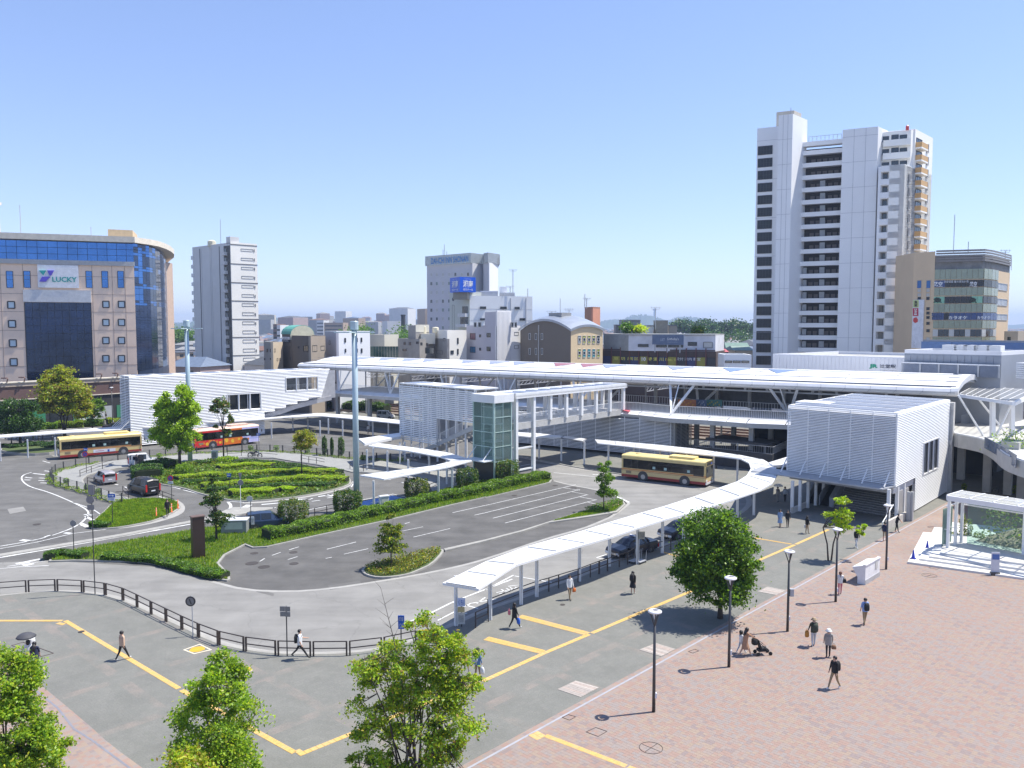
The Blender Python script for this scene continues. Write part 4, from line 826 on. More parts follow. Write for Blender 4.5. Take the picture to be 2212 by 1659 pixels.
def canopy(label,far_,near_,f1=None,f2=None,z=2.75,posts=(),ph=None,pz=None,panels=True,th=.14,group=None,shade=()):
 Fp=[G(p,z) for p in far_];Np=[G(p,z) for p in near_]
 r=root('walkway_canopy',Np[0]+(0,),label,'canopy',group or 'white walkway canopies round the square')
 for i in range(len(Fp)-1):
  a,b,c,d=Np[i],Np[i+1],Fp[i+1],Fp[i]
  if area([a,b,c,d])<0:a,b,c,d=d,c,b,a
  m=M('canopy_shade',(.3,.3,.32),.5) if i in shade else roofm  # shaded sections get their shade as a darker roof colour
  mb=MB();mb.prism([a,b,c,d],z-th,z);mb.build('roof_section',m,r)
  if panels:
   L=math.hypot(a[0]-b[0],a[1]-b[1]);k_=max(1,round(L/3.4))
   for j in range(k_):
    t0=(j+.05)/k_;t1=(j+.95)/k_;pa=lerp(lerp(a,b,t0),lerp(d,c,t0),.10);pb=lerp(lerp(a,b,t1),lerp(d,c,t1),.10);pc=lerp(lerp(a,b,t1),lerp(d,c,t1),.86);pd=lerp(lerp(a,b,t0),lerp(d,c,t0),.86)
    mb=MB();mb.prism([pa,pb,pc,pd],z,z+.045,False);mb.build('panel',frost,r)
    e0_=lerp(lerp(a,b,j/k_),lerp(d,c,j/k_),.06);e1_=lerp(lerp(a,b,j/k_),lerp(d,c,j/k_),.90);mb=MB();mb.beam(e0_+(z+.05,),e1_+(z+.05,),.05,.06);mb.build('roof_rib',steel_g,r)
 for p in posts:
  g=G(p,pz if pz is not None else 0);mb=MB();mb.obox((g[0]-.05,g[1]),D1,.06,.13,0,z-th);mb.obox((g[0]+.06,g[1]+.02),D1,.06,.13,0,z-th);mb.build('post',steel,r)
 return r
far1=[(956,1259),(1048.6,1213),(1133,1181.6),(1259,1150-4),(1312,1129),(1383,1108),(1430,1094.7),(1496,1073.6),(1549,1055),(1592,1040),(1613,1027),(1622,1012),(1618,1000),(1600,991),(1560,985.5),(1490,978.6),(1417,970.9),(1291,957)]
near1=[(1034,1272),(1114,1220),(1206.6,1192),(1322.5,1159),(1375,1141),(1435,1122),(1480.5,1110),(1545,1091),(1600,1073),(1642,1058.7),(1668,1044),(1680,1024),(1676,1009),(1650,993),(1600,983),(1500,969),(1417,960.3),(1285,949)]
canopy('long curved white canopy sweeping from the taxi stand round to the bus bay',far1,near1,z=3.3,posts=[U(985,1352),cG(38,445),cG(292,318),cG(420,255),cG(770,128),cC(1016,1659),cV(722,850),cC(1450,1550),(1476,1176),(1545,1150),(1592,1131),(1628,1113),(1622,1050),cC(2065,988),cC(1870,962),cC(1648,930),cC(1430,905),cC(1215,870),cC(1008,855)])
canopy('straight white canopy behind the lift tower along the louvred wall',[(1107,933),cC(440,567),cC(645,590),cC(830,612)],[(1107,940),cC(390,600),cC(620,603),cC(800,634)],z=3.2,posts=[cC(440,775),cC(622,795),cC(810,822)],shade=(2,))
canopy('hook-shaped white canopy in front of the lift tower',[cB(1110,648),cB(1480,693),cB(1700,728),cB(1850,775),cB(1880,790)],[cB(1030,670),cB(1360,712),cB(1620,760),cB(1685,782),cB(1715,795)],z=2.8,posts=[cB(1020,868),cB(1072,850),cB(1187,880),cB(1358,960),cB(1530,900),cB(1290,800)])
canopy('nearer arm of the hooked canopy, ending over the blue parking bay',[cB(1715,795),cB(1560,832),cB(960,910)],[cB(1880,790),cB(1690,842),cB(1160,942)],z=2.8,posts=[cB(1075,1165),cB(1605,1062),cB(1675,985),cB(1718,1030)])
canopy('flat white box canopy at the foot of the louvred stair block',[cB(950,612),cB(1290,562)],[cB(1000,650),cB(1300,590)],z=3.1,posts=[cB(1290,820),cB(1330,800)],th=.35,panels=False)
fL=[cT(-300,1185),cT(0,1160),cT(400,1130),cT(870,1095),cT(1280,1068),cT(1700,1040),cT(2212,998),cA(1230,488),cA(1600,455),cA(1900,438),cB(60,430),cB(330,410),cB(600,400)]
nL=[cT(-300,1225),cT(0,1198),cT(430,1168),cT(900,1132),cT(1310,1110),cT(1730,1087),cT(2212,1050),cA(1240,520),cA(1620,485),cA(1930,467),cB(70,458),cB(335,437),cB(620,423)]
canopy('very long thin white canopy running behind the buses on the left',fL,nL,z=2.8,posts=[cT(10,1590),cT(460,1540),cT(910,1505),cT(2080,1360),cA(1420,590),cA(1820,640),cB(237,610),cB(412,545),cB(535,540)],panels=False)
canopy('white canopy crossing behind the tall mast to the louvred block',[cB(600,400),cB(900,418),cB(1290,458)],[cB(620,423),cB(900,447),cB(1290,488)],z=2.8,posts=[cB(635,590),cB(703,572),cB(820,590),cB(1068,590),cB(1195,600)],panels=False)
canopy('short white canopy at the left end of the long louvred building',[cT(2010,905),cA(1160,430),cA(1260,425)],[cT(2080,990),cA(1170,475),cA(1262,470)],z=3.0,posts=[cA(1120,640),cA(1140,640)],panels=False)
canopy('small flat canopy joining the curved canopy to the louvred pavilion',[cP(1800,925),cP(1995,865)],[cP(1850,955),cP(1995,945)],z=3.5,th=.3,posts=[],panels=False)
RW=root('raised_walkway',G((2170,1068))+(0,),'curved concrete raised walkway on thick piers at far right','raised walkway')
wt_=smooth_path([(50.3,93.5)]+[G(p,6.6) for p in((2061.5,937),(2095,943),(2130,950),(2156,965),(2172,981),(2212,997),(2290,1015))],2)
mb=MB()
for i in range(len(wt_)-1):mb.wallseg(wt_[i],wt_[i+1],-.25,5.2,6.62)
mb.build('parapet',conc,RW)
fl=wt_+[(62,66),(72,84),(84,100),(66,112),(56,104)]
mb=MB();mb.prism(fl,5.35,5.95);mb.build('deck',M('walkway_floor',(.5,.49,.47),.8),RW)
mb=MB();
for i in range(len(wt_)-1):mb.beam(wt_[i]+(6.68,),wt_[i+1]+(6.68,),.3,.12)
mb.build('coping',steel,RW)
for p in((2131,1062),(2176,1068),(2205,1078),(2041,1040),(2075,1035)):g=G(p);mb=MB();mb.obox(g,D1,.75,.75,0,5.4);mb.build('pier',conc,RW)
wi=[ofs(p,(0.75,0.66),3.2) for p in wt_[6:]]
mb=MB();rail(RW,[(66,112),(84,100)],5.95,1.2,.35,m=steel_g);rail(RW,[(57.5,104),(66,111.8)],5.95,1.2,.3,m=steel_g)
gw=[AT((2127+i*17,940+i*12),84-i*3) for i in range(5)]
mb=MB()
for i in range(4):mb.wallseg(gw[i][:2],gw[i+1][:2],.05,5.95,7.1)
mb.build('glass_screen',M('smoked_glass',(.1,.14,.22),.1),RW)
GC=root('glass_canopy',AT((2143,950),93)[:2]+(0,),'glass-roofed steel canopy with tall posts and braces on the raised walkway','canopy')
def at3(p,Y):return AT(p,Y)
for i,(pb,pt,Y) in enumerate((((2144,950),(2144,860),92),((2186,938),(2186,866),95),((2228,950),(2230,880),88))):
 a=AT(pb,Y);b=AT(pt,Y);mb=MB();mb.beam((a[0],a[1],5.9),b,.45);mb.build('post',steel,GC)
for p,q,Y in((cQ(920,880),cD(1893,838),93),(cQ(1270,890),cQ(1810,1570),96),(cQ(1940,1100),cQ(1680,1640),94),(cQ(2210,1560),cQ(2080,1640),95)):
 mb=MB();mb.tube([AT(p,Y),AT(q,Y)],.12);mb.build('brace',steel,GC)
n0=AT(cQ(950,800),95);n1=AT(cQ(2020,950),85);f0=AT(cQ(1240,700),108);f1=AT(cQ(2500,800),100)
n1=(n1[0],n1[1],n0[2]);zc=n0[2]-.5;n0=(n0[0],n0[1],zc);n1=(n1[0],n1[1],zc);f0=(f0[0],f0[1],zc);f1=(f1[0],f1[1],zc)
mb=MB();mb.beam(n0,n1,.3,.35);mb.beam(n1,(f1[0],f1[1],zc),.3,.4);mb.beam(f0,f1,.3,.3);mb.build('beam',steel,GC)
for i in range(9):t=i/8;mb=MB();mb.beam(lerp(n0,n1,t)[:2]+(zc+.22,),lerp(f0,f1,t)[:2]+(zc+.22,),.06,.08);mb.build('glazing_bar',steel,GC)
for i in range(8):t0,t1=(i+.05)/8,(i+.95)/8;mb=MB();mb.add([lerp(n0,n1,t0)[:2]+(zc+.25,),lerp(n0,n1,t1)[:2]+(zc+.25,),lerp(f0,f1,t1)[:2]+(zc+.25,),lerp(f0,f1,t0)[:2]+(zc+.25,)],[(0,1,2,3)]);mb.build('pane',clear,GC)
GS=root('glass_pavilion',G(cR(620,1120))+(0,),'white framed glass pavilion on pale stone steps','pavilion')
pale=[M('step_stone_%s'%n,c,.7,0,.05,3) for n,c in(('warm',(.70,.66,.60)),('cool',(.66,.65,.63)))]
zst=[0,.15,.30,.45,.6];fl_=[cR(612,1122),cR(770,1078),cR(910,1045),cR(1058,998)];fr_=[cR(2212,1345),cR(2212,1290),cR(2212,1238),cR(2212,1185)];bk_=cR(1065,818)
o0=G(fl_[0],.15);dF=G(fr_[0],.15);L_=math.hypot(dF[0]-o0[0],dF[1]-o0[1]);dF=((dF[0]-o0[0])/L_,(dF[1]-o0[1])/L_);nF=(-dF[1],dF[0])
for i in range(4):
 a=G(fl_[i],zst[i+1]);b=ofs(a,dF,20);c=ofs(b,nF,14 if i else 14);d=ofs(a,nF,12)
 if i==0:d=ofs(a,nF,11)
 mb=MB();mb.prism([ofs(a,dF,.0),b,c,d],max(zst[i]-.05,0),zst[i+1]);mb.build('step',pale[1],GS)
 a2=ofs(a,nF,.03);wd=(1.0 if i<3 else 3.4)
 for r_ in range(1 if i<3 else 3):
  for j in range(18):
   s0=ofs(ofs(a2,dF,.03+j*.98),nF,r_*1.15);ww=wd if i<3 else 1.13
   mb=MB();mb.prism([s0,ofs(s0,dF,.965),ofs(ofs(s0,dF,.965),nF,min(ww,1.12)),ofs(s0,nF,min(ww,1.12))],zst[i+1],zst[i+1]+.012);mb.build('slab',random.choice(pale),GS)
zr=4.9;r0=G((2046,1070),zr);r1=G((2212,1095),zr);Lr=math.hypot(r1[0]-r0[0],r1[1]-r0[1]);dr=((r1[0]-r0[0])/Lr,(r1[1]-r0[1])/Lr);r2=G((2079.7,1060),zr);dn_=(r2[0]-r0[0],r2[1]-r0[1]);Ln=math.hypot(*dn_);dn_=(dn_[0]/Ln,dn_[1]/Ln)
mb=MB();c3=ofs(r0,dr,17);mb.beam(r0+(zr-.2,),c3+(zr-.2,),.2,.4);mb.beam(ofs(r0,dn_,Ln)+(zr-.15,),ofs(c3,dn_,Ln)+(zr-.15,),.15,.3);mb.beam(r0+(zr-.15,),ofs(r0,dn_,Ln)+(zr-.15,),.15,.3);mb.build('roof_frame',steel,GS)
for i in range(11):
 a=ofs(r0,dr,i*1.7);mb=MB();mb.beam(a+(zr,),ofs(a,dn_,Ln)+(zr,),.1,.12);mb.build('glazing_bar',steel,GS)
 for q in range(2):
  s0=ofs(ofs(a,dr,.12),dn_,.12+q*Ln/2);mb=MB();mb.prism([s0,ofs(s0,dr,1.45),ofs(ofs(s0,dr,1.45),dn_,Ln/2-.25),ofs(s0,dn_,Ln/2-.25)],zr+.02,zr+.05);mb.build('roof_pane',clear,GS)
for a_,b_ in((ofs(r0,dn_,Ln/2),ofs(c3,dn_,Ln/2)),):mb=MB();mb.beam(a_+(zr,),b_+(zr,),.1,.1);mb.build('glazing_bar',steel,GS)
for i in range(4):
 for t in((.1,Ln*.5,Ln-.3) if i==0 else(Ln-.3,)):
  g=ofs(ofs(r0,dr,.15+i*4.6),dn_,t);mb=MB();mb.obox(g,dr,.2,.2,.55,zr-.2);mb.build('post',steel,GS)
gl0=ofs(r0,dn_,Ln-.1);
for i in range(4):
 a=ofs(gl0,dr,.5+i*4.4);b=ofs(a,dr,4.3);mb=MB();mb.wallseg(a,b,.03,.6,zr-.5);mb.build('glass_wall',green_t,GS)
mb=MB();mb.beam(ofs(gl0,dr,.2)+(zr-1.1,),ofs(gl0,dr,17)+(zr-1.1,),.1);mb.beam(r0+(zr-.9,),ofs(r0,dn_,Ln)+(zr-.9,),.1);mb.build('rail',steel,GS)
a=ofs(r0,dr,-.5);mb=MB();mb.wallseg(ofs(a,dn_,.6),ofs(a,dn_,2.4),.03,.4,3.6);mb.build('glass_fin',green_g,GS)
for t in(.9,2.0):mb=MB();q=ofs(a,dn_,t);mb.beam(q+(1.9,),ofs(q,dr,.6)+(1.9,),.05);mb.build('handle',steel,GS)
mb=MB();q0_=ofs(gl0,dn_,.8);mb.add([q0_+(.3,),ofs(q0_,dr,18)+(.3,),ofs(ofs(q0_,dr,18),dn_,3)+(2.6,),ofs(ofs(q0_,dr,4),dn_,3)+(2.2,),ofs(q0_,dn_,3)+(.3,)],[(0,1,2,3),(0,3,4)]);mb.build('bank',M('bank_soil',(.4,.31,.24),.9),GS)

# ================================================ BUILDINGS
def PT(u,Y):p=AT((u,705),Y);return(p[0],p[1])
glass_w=M('window_glass',(.03,.04,.05),.08,0,0,spec=.9);glass_b=M('glass_blue',(.07,.19,.47),.07,.85,.18,.25,.25,.15,spec=1);glass_k=M('glass_black_blue',(.025,.045,.10),.06,.6,.4,.25,.3,.2,spec=1)
glass_p=M('glass_pale',(.55,.66,.72),.2,0,.08,1);blind=M('window_blind',(.5,.5,.48),.5,0,.05);frame_d=M('frame_dark',(.06,.06,.065),.5,.3);frame_w=M('frame_white',(.65,.65,.65),.5)
roof_g=M('roof_grey',(.30,.30,.30),.85,0,.2,.3)
def wsz(A,B,p):return on_plane(p,A,B)
def face_n(A,B):
 L=math.hypot(B[0]-A[0],B[1]-A[1]);d=((B[0]-A[0])/L,(B[1]-A[1])/L);return d,(d[1],-d[0]),L
def win(par,A,B,s0,z0,s1,z1,pane=None,fr=None,mull=1,name='window',proud=.10,trans=0,fw=.07):
 d,n,L=face_n(A,B);s0,s1=min(s0,s1),max(s0,s1);z0,z1=min(z0,z1),max(z0,z1)
 P=lambda s,z,o:(A[0]+d[0]*s+n[0]*o,A[1]+d[1]*s+n[1]*o,z)
 mb=MB();mb.mat(0)
 for a,b in(((s0,z0),(s1,z0)),((s0,z1),(s1,z1)),((s0,z0),(s0,z1)),((s1,z0),(s1,z1))):mb.beam(P(a[0],a[1],proud/2),P(b[0],b[1],proud/2),proud if a[1]==b[1] else fw,fw if a[1]==b[1] else proud)
 for i in range(1,mull):s=s0+(s1-s0)*i/mull;mb.beam(P(s,z0,.03),P(s,z1,.03),.05,.05)
 if trans:mb.beam(P(s0,(z0+z1)/2,.03),P(s1,(z0+z1)/2,.03),.05,.05)
 mb.mat(1).add([P(s0,z0,.015),P(s1,z0,.015),P(s1,z1,.015),P(s0,z1,.015)],[(0,1,2,3)])
 return mb.build(name,[fr or frame_d,pane or glass_w],par)
def winpx(par,A,B,f,x0,y0,x1,y1,**k_):
 a=wsz(A,B,f(x0,y0));b=wsz(A,B,f(x1,y1));return win(par,A,B,a[0],b[1],b[0],a[1],**k_)
def slab(par,A,B,s0,z0,s1,z1,o0,o1,m,name='panel'):
 d,n,L=face_n(A,B);P=lambda s,o:(A[0]+d[0]*s+n[0]*o,A[1]+d[1]*s+n[1]*o)
 mb=MB();mb.prism([P(s0,o0),P(s1,o0),P(s1,o1),P(s0,o1)],min(z0,z1),max(z0,z1));return mb.build(name,m,par)
def body(par,P,z1,m,z0=-.4,cap=True,name='wall',capm=None,rf=roof_g):
 if area(P)<0:P=P[::-1]
 mb=MB();mb.prism(P,z0,z1);o=mb.build(name,m,par)
 if cap:
  mb=MB();I=inset(P,.3)
  for i in range(len(P)):mb.prism([P[i],P[(i+1)%len(P)],I[(i+1)%len(P)],I[i]],z1+.0,z1+.5)
  mb.build('parapet',capm or m,par);mb=MB();mb.prism(I,z1,z1+.04);mb.build('roof',rf,par)
 return o
def text(par,s,A,B,f,x0,y0,x1,y1,m,off=.1,ext=.03,bold=0,name='lettering'):
 a=wsz(A,B,f(x0,y0));b=wsz(A,B,f(x1,y1));return text_sz(par,s,A,B,a[0],b[1],b[0],a[1],m,off,ext,bold,name)
def text_sz(par,s,A,B,s0,z0,s1,z1,m,off=.1,ext=.03,bold=0,name='lettering'):
 cu=bpy.data.curves.new(name,'FONT');cu.body=s;cu.size=1;cu.extrude=0;cu.offset=bold;cu.resolution_u=2
 t=bpy.data.objects.new('t_',cu);COL.objects.link(t);dg=bpy.context.evaluated_depsgraph_get();me=bpy.data.meshes.new_from_object(t.evaluated_get(dg))
 bpy.data.objects.remove(t);bpy.data.curves.remove(cu)
 n=len(me.vertices)
 if n==0:return None
 co=np.zeros(n*3,np.float32);me.vertices.foreach_get('co',co);co=co.reshape(-1,3);lo,hi=co.min(0),co.max(0)
 d,nn,L=face_n(A,B);o=origin(par);u_=(co[:,0]-lo[0])/(hi[0]-lo[0]+1e-6)*(s1-s0)+s0;w_=(co[:,1]-lo[1])/(hi[1]-lo[1]+1e-6)*(z1-z0)+z0
 V=np.stack([A[0]+d[0]*u_+nn[0]*off-o.x,A[1]+d[1]*u_+nn[1]*off-o.y,w_-o.z],1);me.vertices.foreach_set('co',V.astype(np.float32).ravel())
 me.materials.clear();me.materials.append(m);me.name=name;me.update();return link(name,me,par)
def bldg(name,label,pts,zt,mat,cat='building',group=None,**k_):
 P=[PT(*p) for p in pts];
 if len(P)==3:P.append((P[0][0]+P[2][0]-P[1][0],P[0][1]+P[2][1]-P[1][1]))
 r=root(name,((P[0][0]+P[2][0])/2,(P[0][1]+P[2][1])/2,0),label,cat,group);body(r,P,zt,mat,**k_);return r,P
pink=M('facade_pink_tile',(.88,.66,.50),.7,0,.05,.4);joint=M('facade_joint',(.3,.22,.18),.8);brown=M('facade_brown',(.13,.075,.065),.6,0,.1,.5);beige_b=M('band_beige',(.42,.34,.27),.7);cream=M('cornice_cream',(.66,.60,.50),.7)
A=PT(0,165);B=PT(293.5,173.5);d,n,L=face_n(A,B);A0=ofs(A,d,-26)
LK=root('department_store',ofs(A,d,5)+(0,),'pink tiled department store with blue curved glass corner at far left','department store')
zf=32.0;bk=(-n[0],-n[1])
body(LK,[A0,B,ofs(B,bk,30),ofs(A0,bk,30)],zf-.2,pink,cap=False)
mb=MB()
for x_ in(-440,-300,-150,10,195,762,925,1030):s,_=wsz(A,B,cI(x_,900));mb.beam(ofs(ofs(A,d,s),n,.0)+(8,),ofs(ofs(A,d,s),n,.0)+(zf-.3,),.07,.05)
for y_ in(718,865,1010,1160,1300,1450):
 _,z=wsz(A,B,cI(600,y_));mb.beam(ofs(A0,n,.0)+(z,),ofs(B,n,.0)+(z,),.05,.07)
mb.build('tile_joints',joint,LK)
for xs in((50,110),(193,252),(703,758),(833,888),(963,1018),(-95,-35),(-240,-180)):winpx(LK,A,B,cI,xs[0],675,xs[1],812,pane=glass_b,trans=1,mull=1)
for y in(922,1070,1218,1367):
 for x in(842,970):winpx(LK,A,B,cI,x,y,x+54,y+52,pane=glass_p,fw=.22)
for i,y in enumerate((924,1080,1238,1393)):
 for x in(62+i*7,-95+i*7):winpx(LK,A,B,cI,x,y,x+60,y+56,pane=glass_p,fw=.22)
a=wsz(A,B,cI(203,930));b=wsz(A,B,cI(766,1560));nx_,nz_=9,10
slab(LK,A,B,a[0]-.1,b[1],b[0]+.1,a[1],-.02,.04,M('curtain_back',(.01,.012,.02),.3),'curtain_backing')
for i in range(nx_):
 for j in range(nz_):
  s0=a[0]+(b[0]-a[0])*i/nx_+.04;s1=a[0]+(b[0]-a[0])*(i+1)/nx_-.04;z1=a[1]+(b[1]-a[1])*j/nz_-.04;z0=a[1]+(b[1]-a[1])*(j+1)/nz_+.04
  slab(LK,A,B,s0,z0,s1,z1,.04,.07+.004*((i*7+j*3)%3),glass_k,'pane')
slab(LK,A,B,a[0]-.15,a[1]+.05,b[0]+.15,a[1]+3.0-.5,.0,.5,M('hood_white',(.6,.6,.61),.5),'entrance_hood')
h0=wsz(A,B,cI(600,625))[1];h1=wsz(A,B,cI(600,588))[1]
slab(LK,A0,B,0,h0,26+L+.1,h1,-.3,.35,M('band_grey',(.45,.44,.43),.6),'band')
g1=wsz(A,B,cI(600,432))[1];arc=[ofs(A0,n,-.8),ofs(ofs(A,d,wsz(A,B,cI(1110,500))[0]),n,-.8)]+[PT(*p) for p in((312,176.5),(327,179),(340,183),(350,188),(357.5,194),(361.5,201),(362.5,210))]
backp=[PT(362,232),ofs(A0,bk,30)]
mb=MB();mb.prism([ofs(p,bk,.15) for p in arc]+backp,1,g1);mb.build('glazing_backing',M('curtain_back2',(.015,.03,.07),.3),LK)
zr_=np.linspace(h1,g1,4)
ncol=28
for i in range(ncol):
 p,q=lerp(arc[0],arc[1],(i+.02)/ncol),lerp(arc[0],arc[1],(i+.98)/ncol)
 for j in range(3):mb=MB();mb.wallseg(p,q,.05,zr_[j]+.04,zr_[j+1]-.04);mb.build('pane',glass_b,LK)
flo=[g1]+[wsz(A,B,cI(1110,y))[1] for y in(500,545,630,670,775,815,915,955,1055,1100,1200,1240,1340,1380,1490)]
aw=[B]+arc[2:]
for i in range(len(aw)-1):
 for q in range(2):
  p0_,p1_=lerp(aw[i],aw[i+1],q/2+.01),lerp(aw[i],aw[i+1],(q+1)/2-.01)
  for j in range(len(flo)-1):
   sp_band=(j%2==0 and j>1 and i>0)
   k2=1 if sp_band else 2
   for h in range(k2):
    za=flo[j+1]+(flo[j]-flo[j+1])*h/k2+.03;zb=flo[j+1]+(flo[j]-flo[j+1])*(h+1)/k2-.03
    mb=MB();mb.wallseg(p0_,p1_,.05,za,zb);mb.build('pane',(glass_k if(sp_band or random.random()<.35 or j>7) else glass_b),LK)  # darker panes mixed in: building reflections put into the glass colour
co_=[ofs(p,n,1.6) for p in arc[:3]]+[ofs(arc[3],(.5,-.85),1.8),ofs(arc[4],(.7,-.7),2.2),ofs(arc[5],(.85,-.5),2.2),ofs(arc[6],(.95,-.3),2.2),ofs(arc[7],(1,0),2.2),ofs(arc[8],(1,.1),2)]
mb=MB();mb.prism(co_+backp,g1+.1,g1+1.3);mb.build('cornice',cream,LK)
c_=PT(252,190);mb=MB();mb.prism([PT(240,184),PT(293,186),PT(303,196),PT(250,196)],g1+1.3,18.5+(705-500)*186/FP);mb.build('rooftop_room',M('rooftop_ochre',(.52,.40,.25),.7),LK)
tw=PT(-12,178);mb=MB();mb.prism([PT(-60,172),PT(9,174),PT(9.5,186),PT(-60,186)],g1+1,18.5+(705-460)*174/FP);mb.build('stair_tower',pink,LK)
mb=MB();mb.lathe(PT(-8,174)+(18.5+(705-446)*174/FP,),[(.2,0),(1.9,.1),(2.0,.5),(.3,.6)],16);mb.tube([PT(-8,174)+(18.5+(705-446)*174/FP,),PT(-8,174)+(50,)],.2);mb.build('lightning_rod',frame_w,LK)
for u_,v0,v1 in((53.5,507,447),(204,510,493)):mb=MB();p=PT(u_,176);mb.tube([p+(g1+1,),p+(18.5+(705-v1)*176/FP,)],.07);mb.build('lightning_rod',steel_g,LK)
P=[PT(366,206),PT(372.5,198+6),PT(374,214),PT(362,216)]
body(LK,[PT(362.8,209.5),PT(376.5,214.5),PT(376.5,226),PT(362.8,224)],wsz(A,B,cI(1110,655))[1]+4.2,M('pier_pink',(.50,.37,.29),.7),cap=False)
a=wsz(A,B,cI(308,622));b=wsz(A,B,cI(650,815));sg=slab(LK,A,B,a[0],b[1],b[0],a[1],.0,.45,M('sign_white',(.78,.78,.80),.5),'sign_board')
teal=M('logo_teal',(.02,.34,.32),.4);viol=M('logo_violet',(.12,.08,.55),.4)
def shape(par,A,B,f,pts,m,o0,o1,name='logo'):
 d,n,L=face_n(A,B);vs=[]
 for o in(o0,o1):
  for p in pts:s,z=wsz(A,B,f(*p));vs.append((A[0]+d[0]*s+n[0]*o,A[1]+d[1]*s+n[1]*o,z))
 k_=len(pts);mb=MB();mb.add(vs,[tuple(range(k_)),tuple(range(2*k_-1,k_-1,-1))]+[(i,(i+1)%k_,k_+(i+1)%k_,k_+i) for i in range(k_)]);return mb.build(name,m,par)
shape(sg,A,B,cI,[(325,671),(383,671),(360,712)],teal,.45,.75);shape(sg,A,B,cI,[(393,671),(448,671),(425,712),(410,712)],viol,.45,.75);shape(sg,A,B,cI,[(350,722),(418,722),(378,763),(328,763)],viol,.45,.75)
text(sg,'LUCKY',A,B,cI,432,722,636,768,teal,.7,bold=.03)
A=PT(0,148);B=PT(262,165);d,n,L=face_n(A,B);A0=ofs(A,d,-30);B2=ofs(B,d,30);bk=(-n[0],-n[1])
zz_=[wsz(A,B,cT(1000,y))[1] for y in(272,330,532,545)]
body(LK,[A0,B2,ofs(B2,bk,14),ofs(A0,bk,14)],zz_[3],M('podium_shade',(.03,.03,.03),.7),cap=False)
for z1,z0,o,m in((zz_[0],zz_[1],.3,beige_b),(zz_[1],zz_[2],.12,brown),(zz_[2],zz_[3],.25,cream),(zz_[0]+.2,zz_[0],.45,cream)):slab(LK,A0,B2,0,z0,L+60,z1,-1,o,m,'band')
for i in range(26):
 s0=i*4.2;slab(LK,A0,B2,s0,.2,s0+3.4,2.7,.02,.1,(M('shop_green',(.05,.22,.12),.3),M('shop_dark',(.03,.035,.04),.1),M('shop_teal',(.10,.30,.24),.3),M('shop_pale',(.4,.42,.42),.4))[(i*5)%4],'shopfront')
for x_ in(96,380,1640,1905,-180):s,z=wsz(A,B,cT(x_,270));p=ofs(ofs(A,d,s),n,.3);mb=MB();mb.beam(p+(zz_[0],),ofs(p,n,.6)+(zz_[0]+.9,),.15);mb.box(p[0]-.5,p[1]-.8,zz_[0]+.9,p[0]+.5,p[1]-.5,zz_[0]+1.1);mb.build('floodlight',M('rust_lamp',(.22,.12,.09),.7),LK)
tg=M('tower_grey_shade',(.62,.61,.60),.7,0,.05,.2);tb=M('tower_beige_lit',(.86,.83,.76),.7,0,.04,.2);lined=M('tower_joint',(.10,.10,.11),.7)  # shaded side greyer, sunlit end paler: light put into the wall colours
T2,P=bldg('apartment_tower','apartment tower with shade-grey side and sunlit cream end beyond the long louvred building',[(420,271),(501.7,255),(558.5,261)],43.9,tg,cap=True)
La,Ca,Ra,_=P;d,n,L=face_n(Ca,Ra);slab(T2,Ca,Ra,0,-.2,L,44.5,-1,.12,tb,'end_wall')
for k_ in range(14):
 y=492+74.6*k_;winpx(T2,Ca,Ra,cI,1975+k_*1.7,y,2073+k_*1.7,y+24,mull=3,fr=frame_d,proud=.2)
 a=wsz(Ca,Ra,cI(2080+k_*1.7,y+5));slab(T2,Ca,Ra,a[0],a[1]-.9,a[0]+.2,a[1],.1,.25,lined,'vent')
for y in(463,620,772,921,1070,1218,1366):a=wsz(Ca,Ra,cI(2000,y));slab(T2,Ca,Ra,-.1,a[1]-.12,L+.05,a[1]+.12,.1,.2,lined,'joint')
d,n,L=face_n(La,Ca)
sv0=wsz(La,Ca,cI(1838,600))[0]
slab(T2,La,Ca,sv0,-.2,L-.2,43.5,.0,.05,M('recess_shade',(.10,.095,.09),.8),'recess')  # flat dark strip: the shade of a recess painted on the wall
for k_ in range(15):
 z=43-k_*2.87;slab(T2,La,Ca,sv0,z-2.5,L-1.8,z-1.5,.05,1.1,tg,'balcony');slab(T2,La,Ca,sv0+.5,z-1.5,sv0+1.6,z-.3,.05,.12,glass_w,'window')
 c=ofs(La,d,-.2);mb=MB();mb.obox(ofs(c,n,-1.5),d,1.6,3.2,z-2.6,z-1.4);mb.build('balcony',frame_w,T2)
for x_ in(1640,1652,1722,1733,1800):s=wsz(La,Ca,cI(x_,600))[0];slab(T2,La,Ca,s,-.2,s+.25,43.6,.0,.1,lined if x_ in(1640,1800) else tg,'joint')
mb=MB();p=lerp(La,Ca,.9);mb.prism([p,Ca,ofs(Ca,n,-3),ofs(p,n,-3)],44,46.2);mb.build('lift_room',tg,T2);mb=MB();mb.lathe(PT(462,264)+(44,),[(1.3,0),(1.3,1.6),(.6,2.0)],12);mb.build('water_tank',M('tank_cream',(.65,.6,.45),.5),T2)
mb=MB();mb.tube([PT(481.5,256)+(44,),PT(481.5,256)+(18.5+(705-477)*256/FP,)],.08);mb.build('lightning_rod',steel_g,T2)
hg=M('hotel_grey',(.56,.56,.59),.7,0,.04,.3);hl=M('hotel_light',(.76,.76,.76),.7,0,.04,.3);hscr=M('hotel_screen',(.26,.27,.27),.5,.2,.2,1)
HT,P=bldg('hotel','grey business hotel with blue lettering on its roof screen',[(923,290),(1021,275.5),(1043,281),(1045,277),(1056,274),(1075,281),(1075,300),(930,306)],18.5+(705-576)*290/FP,hg,cap=False)
La,Ca=P[0],P[1];d,n,L=face_n(La,Ca)
